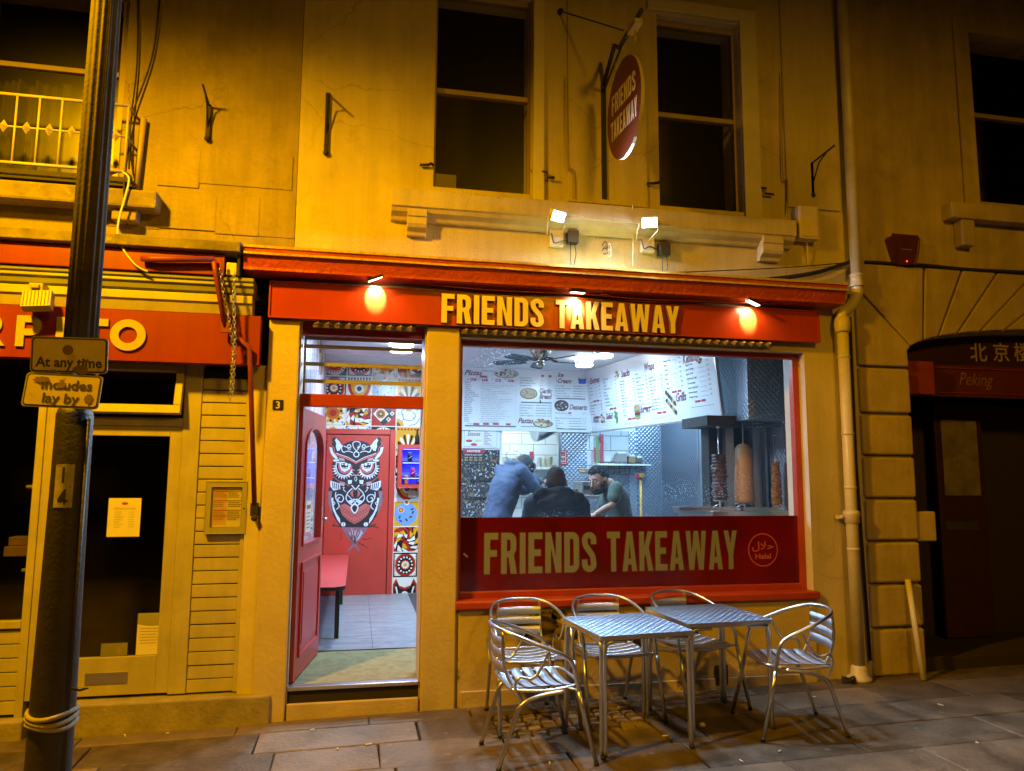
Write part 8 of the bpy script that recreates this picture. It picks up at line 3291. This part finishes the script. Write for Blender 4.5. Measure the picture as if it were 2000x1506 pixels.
shell(ct, 'jacket_blue', 'jacket', M2, .013, 5, .007)
cap_of_hair(hd, T, 1.0, -.18, .18, 'cap_black', M2, 'cap', puff=1.10, rough_=.02)

# --- man in the green T-shirt, at work behind the counter
yg = 2.05
gh = W(1168, 936, yg)
M3 = thing('person', 'bearded man in a green T-shirt bending over his work behind the counter', 'person', (gh.x + .15, yg, FZ))
hd = V(gh.x, yg - .02, gh.z)
neck = W(1190, 944, yg)
pel = V(neck.x + .20, yg + .12, 1.06)
chest = pel.lerp(neck, .62) + V(.035, .03, .01)
look = V(-.86, -.46, -.42).normalized()
sd = V(.48, -.86, .0).normalized()
s1 = W(1203, 954, yg - .14)
s2 = s1 + V(.03, .33, -.02)
w1_ = W(1163, 1004, 1.74)
e1 = W(1196, 985, 1.86)
arms = [(s2, s2 + V(-.10, -.04, -.28), w1_ + V(-.02, .14, .01), V(.2, -.3, -1), V(-.8, -.4, -.2)), (s1, e1, w1_, V(.2, .3, -1), V(-.85, -.2, -.25))]
legs = [(pel + V(.0, .09, -.04), V(pel.x - .03, yg + .20, .62), V(pel.x + .03, yg + .21, FZ + .085), V(pel.x - .10, yg + .17, FZ + .05)), (pel + V(.02, -.09, -.04), V(pel.x - .02, yg + .02, .62), V(pel.x + .04, yg + .02, FZ + .085), V(pel.x - .09, yg - .02, FZ + .05))]
T, P, torso, side, fwd = figure(M3, 'skin_light', pel, chest, neck, hd, look, V(-.35, -.15, 1).normalized(), arms, legs, None, 1.14)
ct = MB('shirt_green')
torso(ct, .022, bottom=-.14)
for s, e, wr, pn, dv in arms:
    limb(ct, [chest.lerp(neck, .6).lerp(s, .7), s, s.lerp(e, .40), s.lerp(e, .58)], [.085, .078, .072, .074])
shell(ct, 'shirt_green', 't_shirt', M3, .011, 4, .005)
cap_of_hair(hd, T, 1.14, -.10, .62, 'hair_black', M3, puff=1.085, rough_=.20)
bd = MB('hair_black')
for t in range(-5, 6):
    a = t / 5 * 1.25
    bd.ball(P(math.sin(a) * .064, .028 + math.cos(a) * .055, -.075 - .022 * math.cos(a)), (.023, .023, .030), 9, 7)
for s in (-1, 1):
    for q in range(5):
        bd.ball(P(s * (.066 + .0022 * q), .045 - .012 * q, -.070 + .016 * q), (.013, .016, .016), 8, 6)
for t in range(-3, 4):
    bd.ball(P(t * .012, .084 - abs(t) * .004, -.083), (.013, .012, .011), 7, 5)
for t in range(-2, 3):
    bd.ball(P(t * .011, .100 - abs(t) * .002, -.047), (.008, .007, .006), 7, 5)
shell(bd, 'hair_black', 'beard', M3, .006, 2, .003)
for s in (-1, 1):
    eb = MB('hair_black', 'eye_white')
    limb(eb, [P(s * .016, .098, .037), P(s * .034, .095, .043), P(s * .052, .082, .037)], [.004, .005, .003])
    eb.build('eyebrow', M3)
    ey = MB('eye_white', 'ink')
    ey.ball(P(s * .034, .083, .010), .0125, 10, 8, 0)
    ey.ball(P(s * .034, .0905, .007), .0062, 8, 6, 1)
    ey.build('eye', M3)
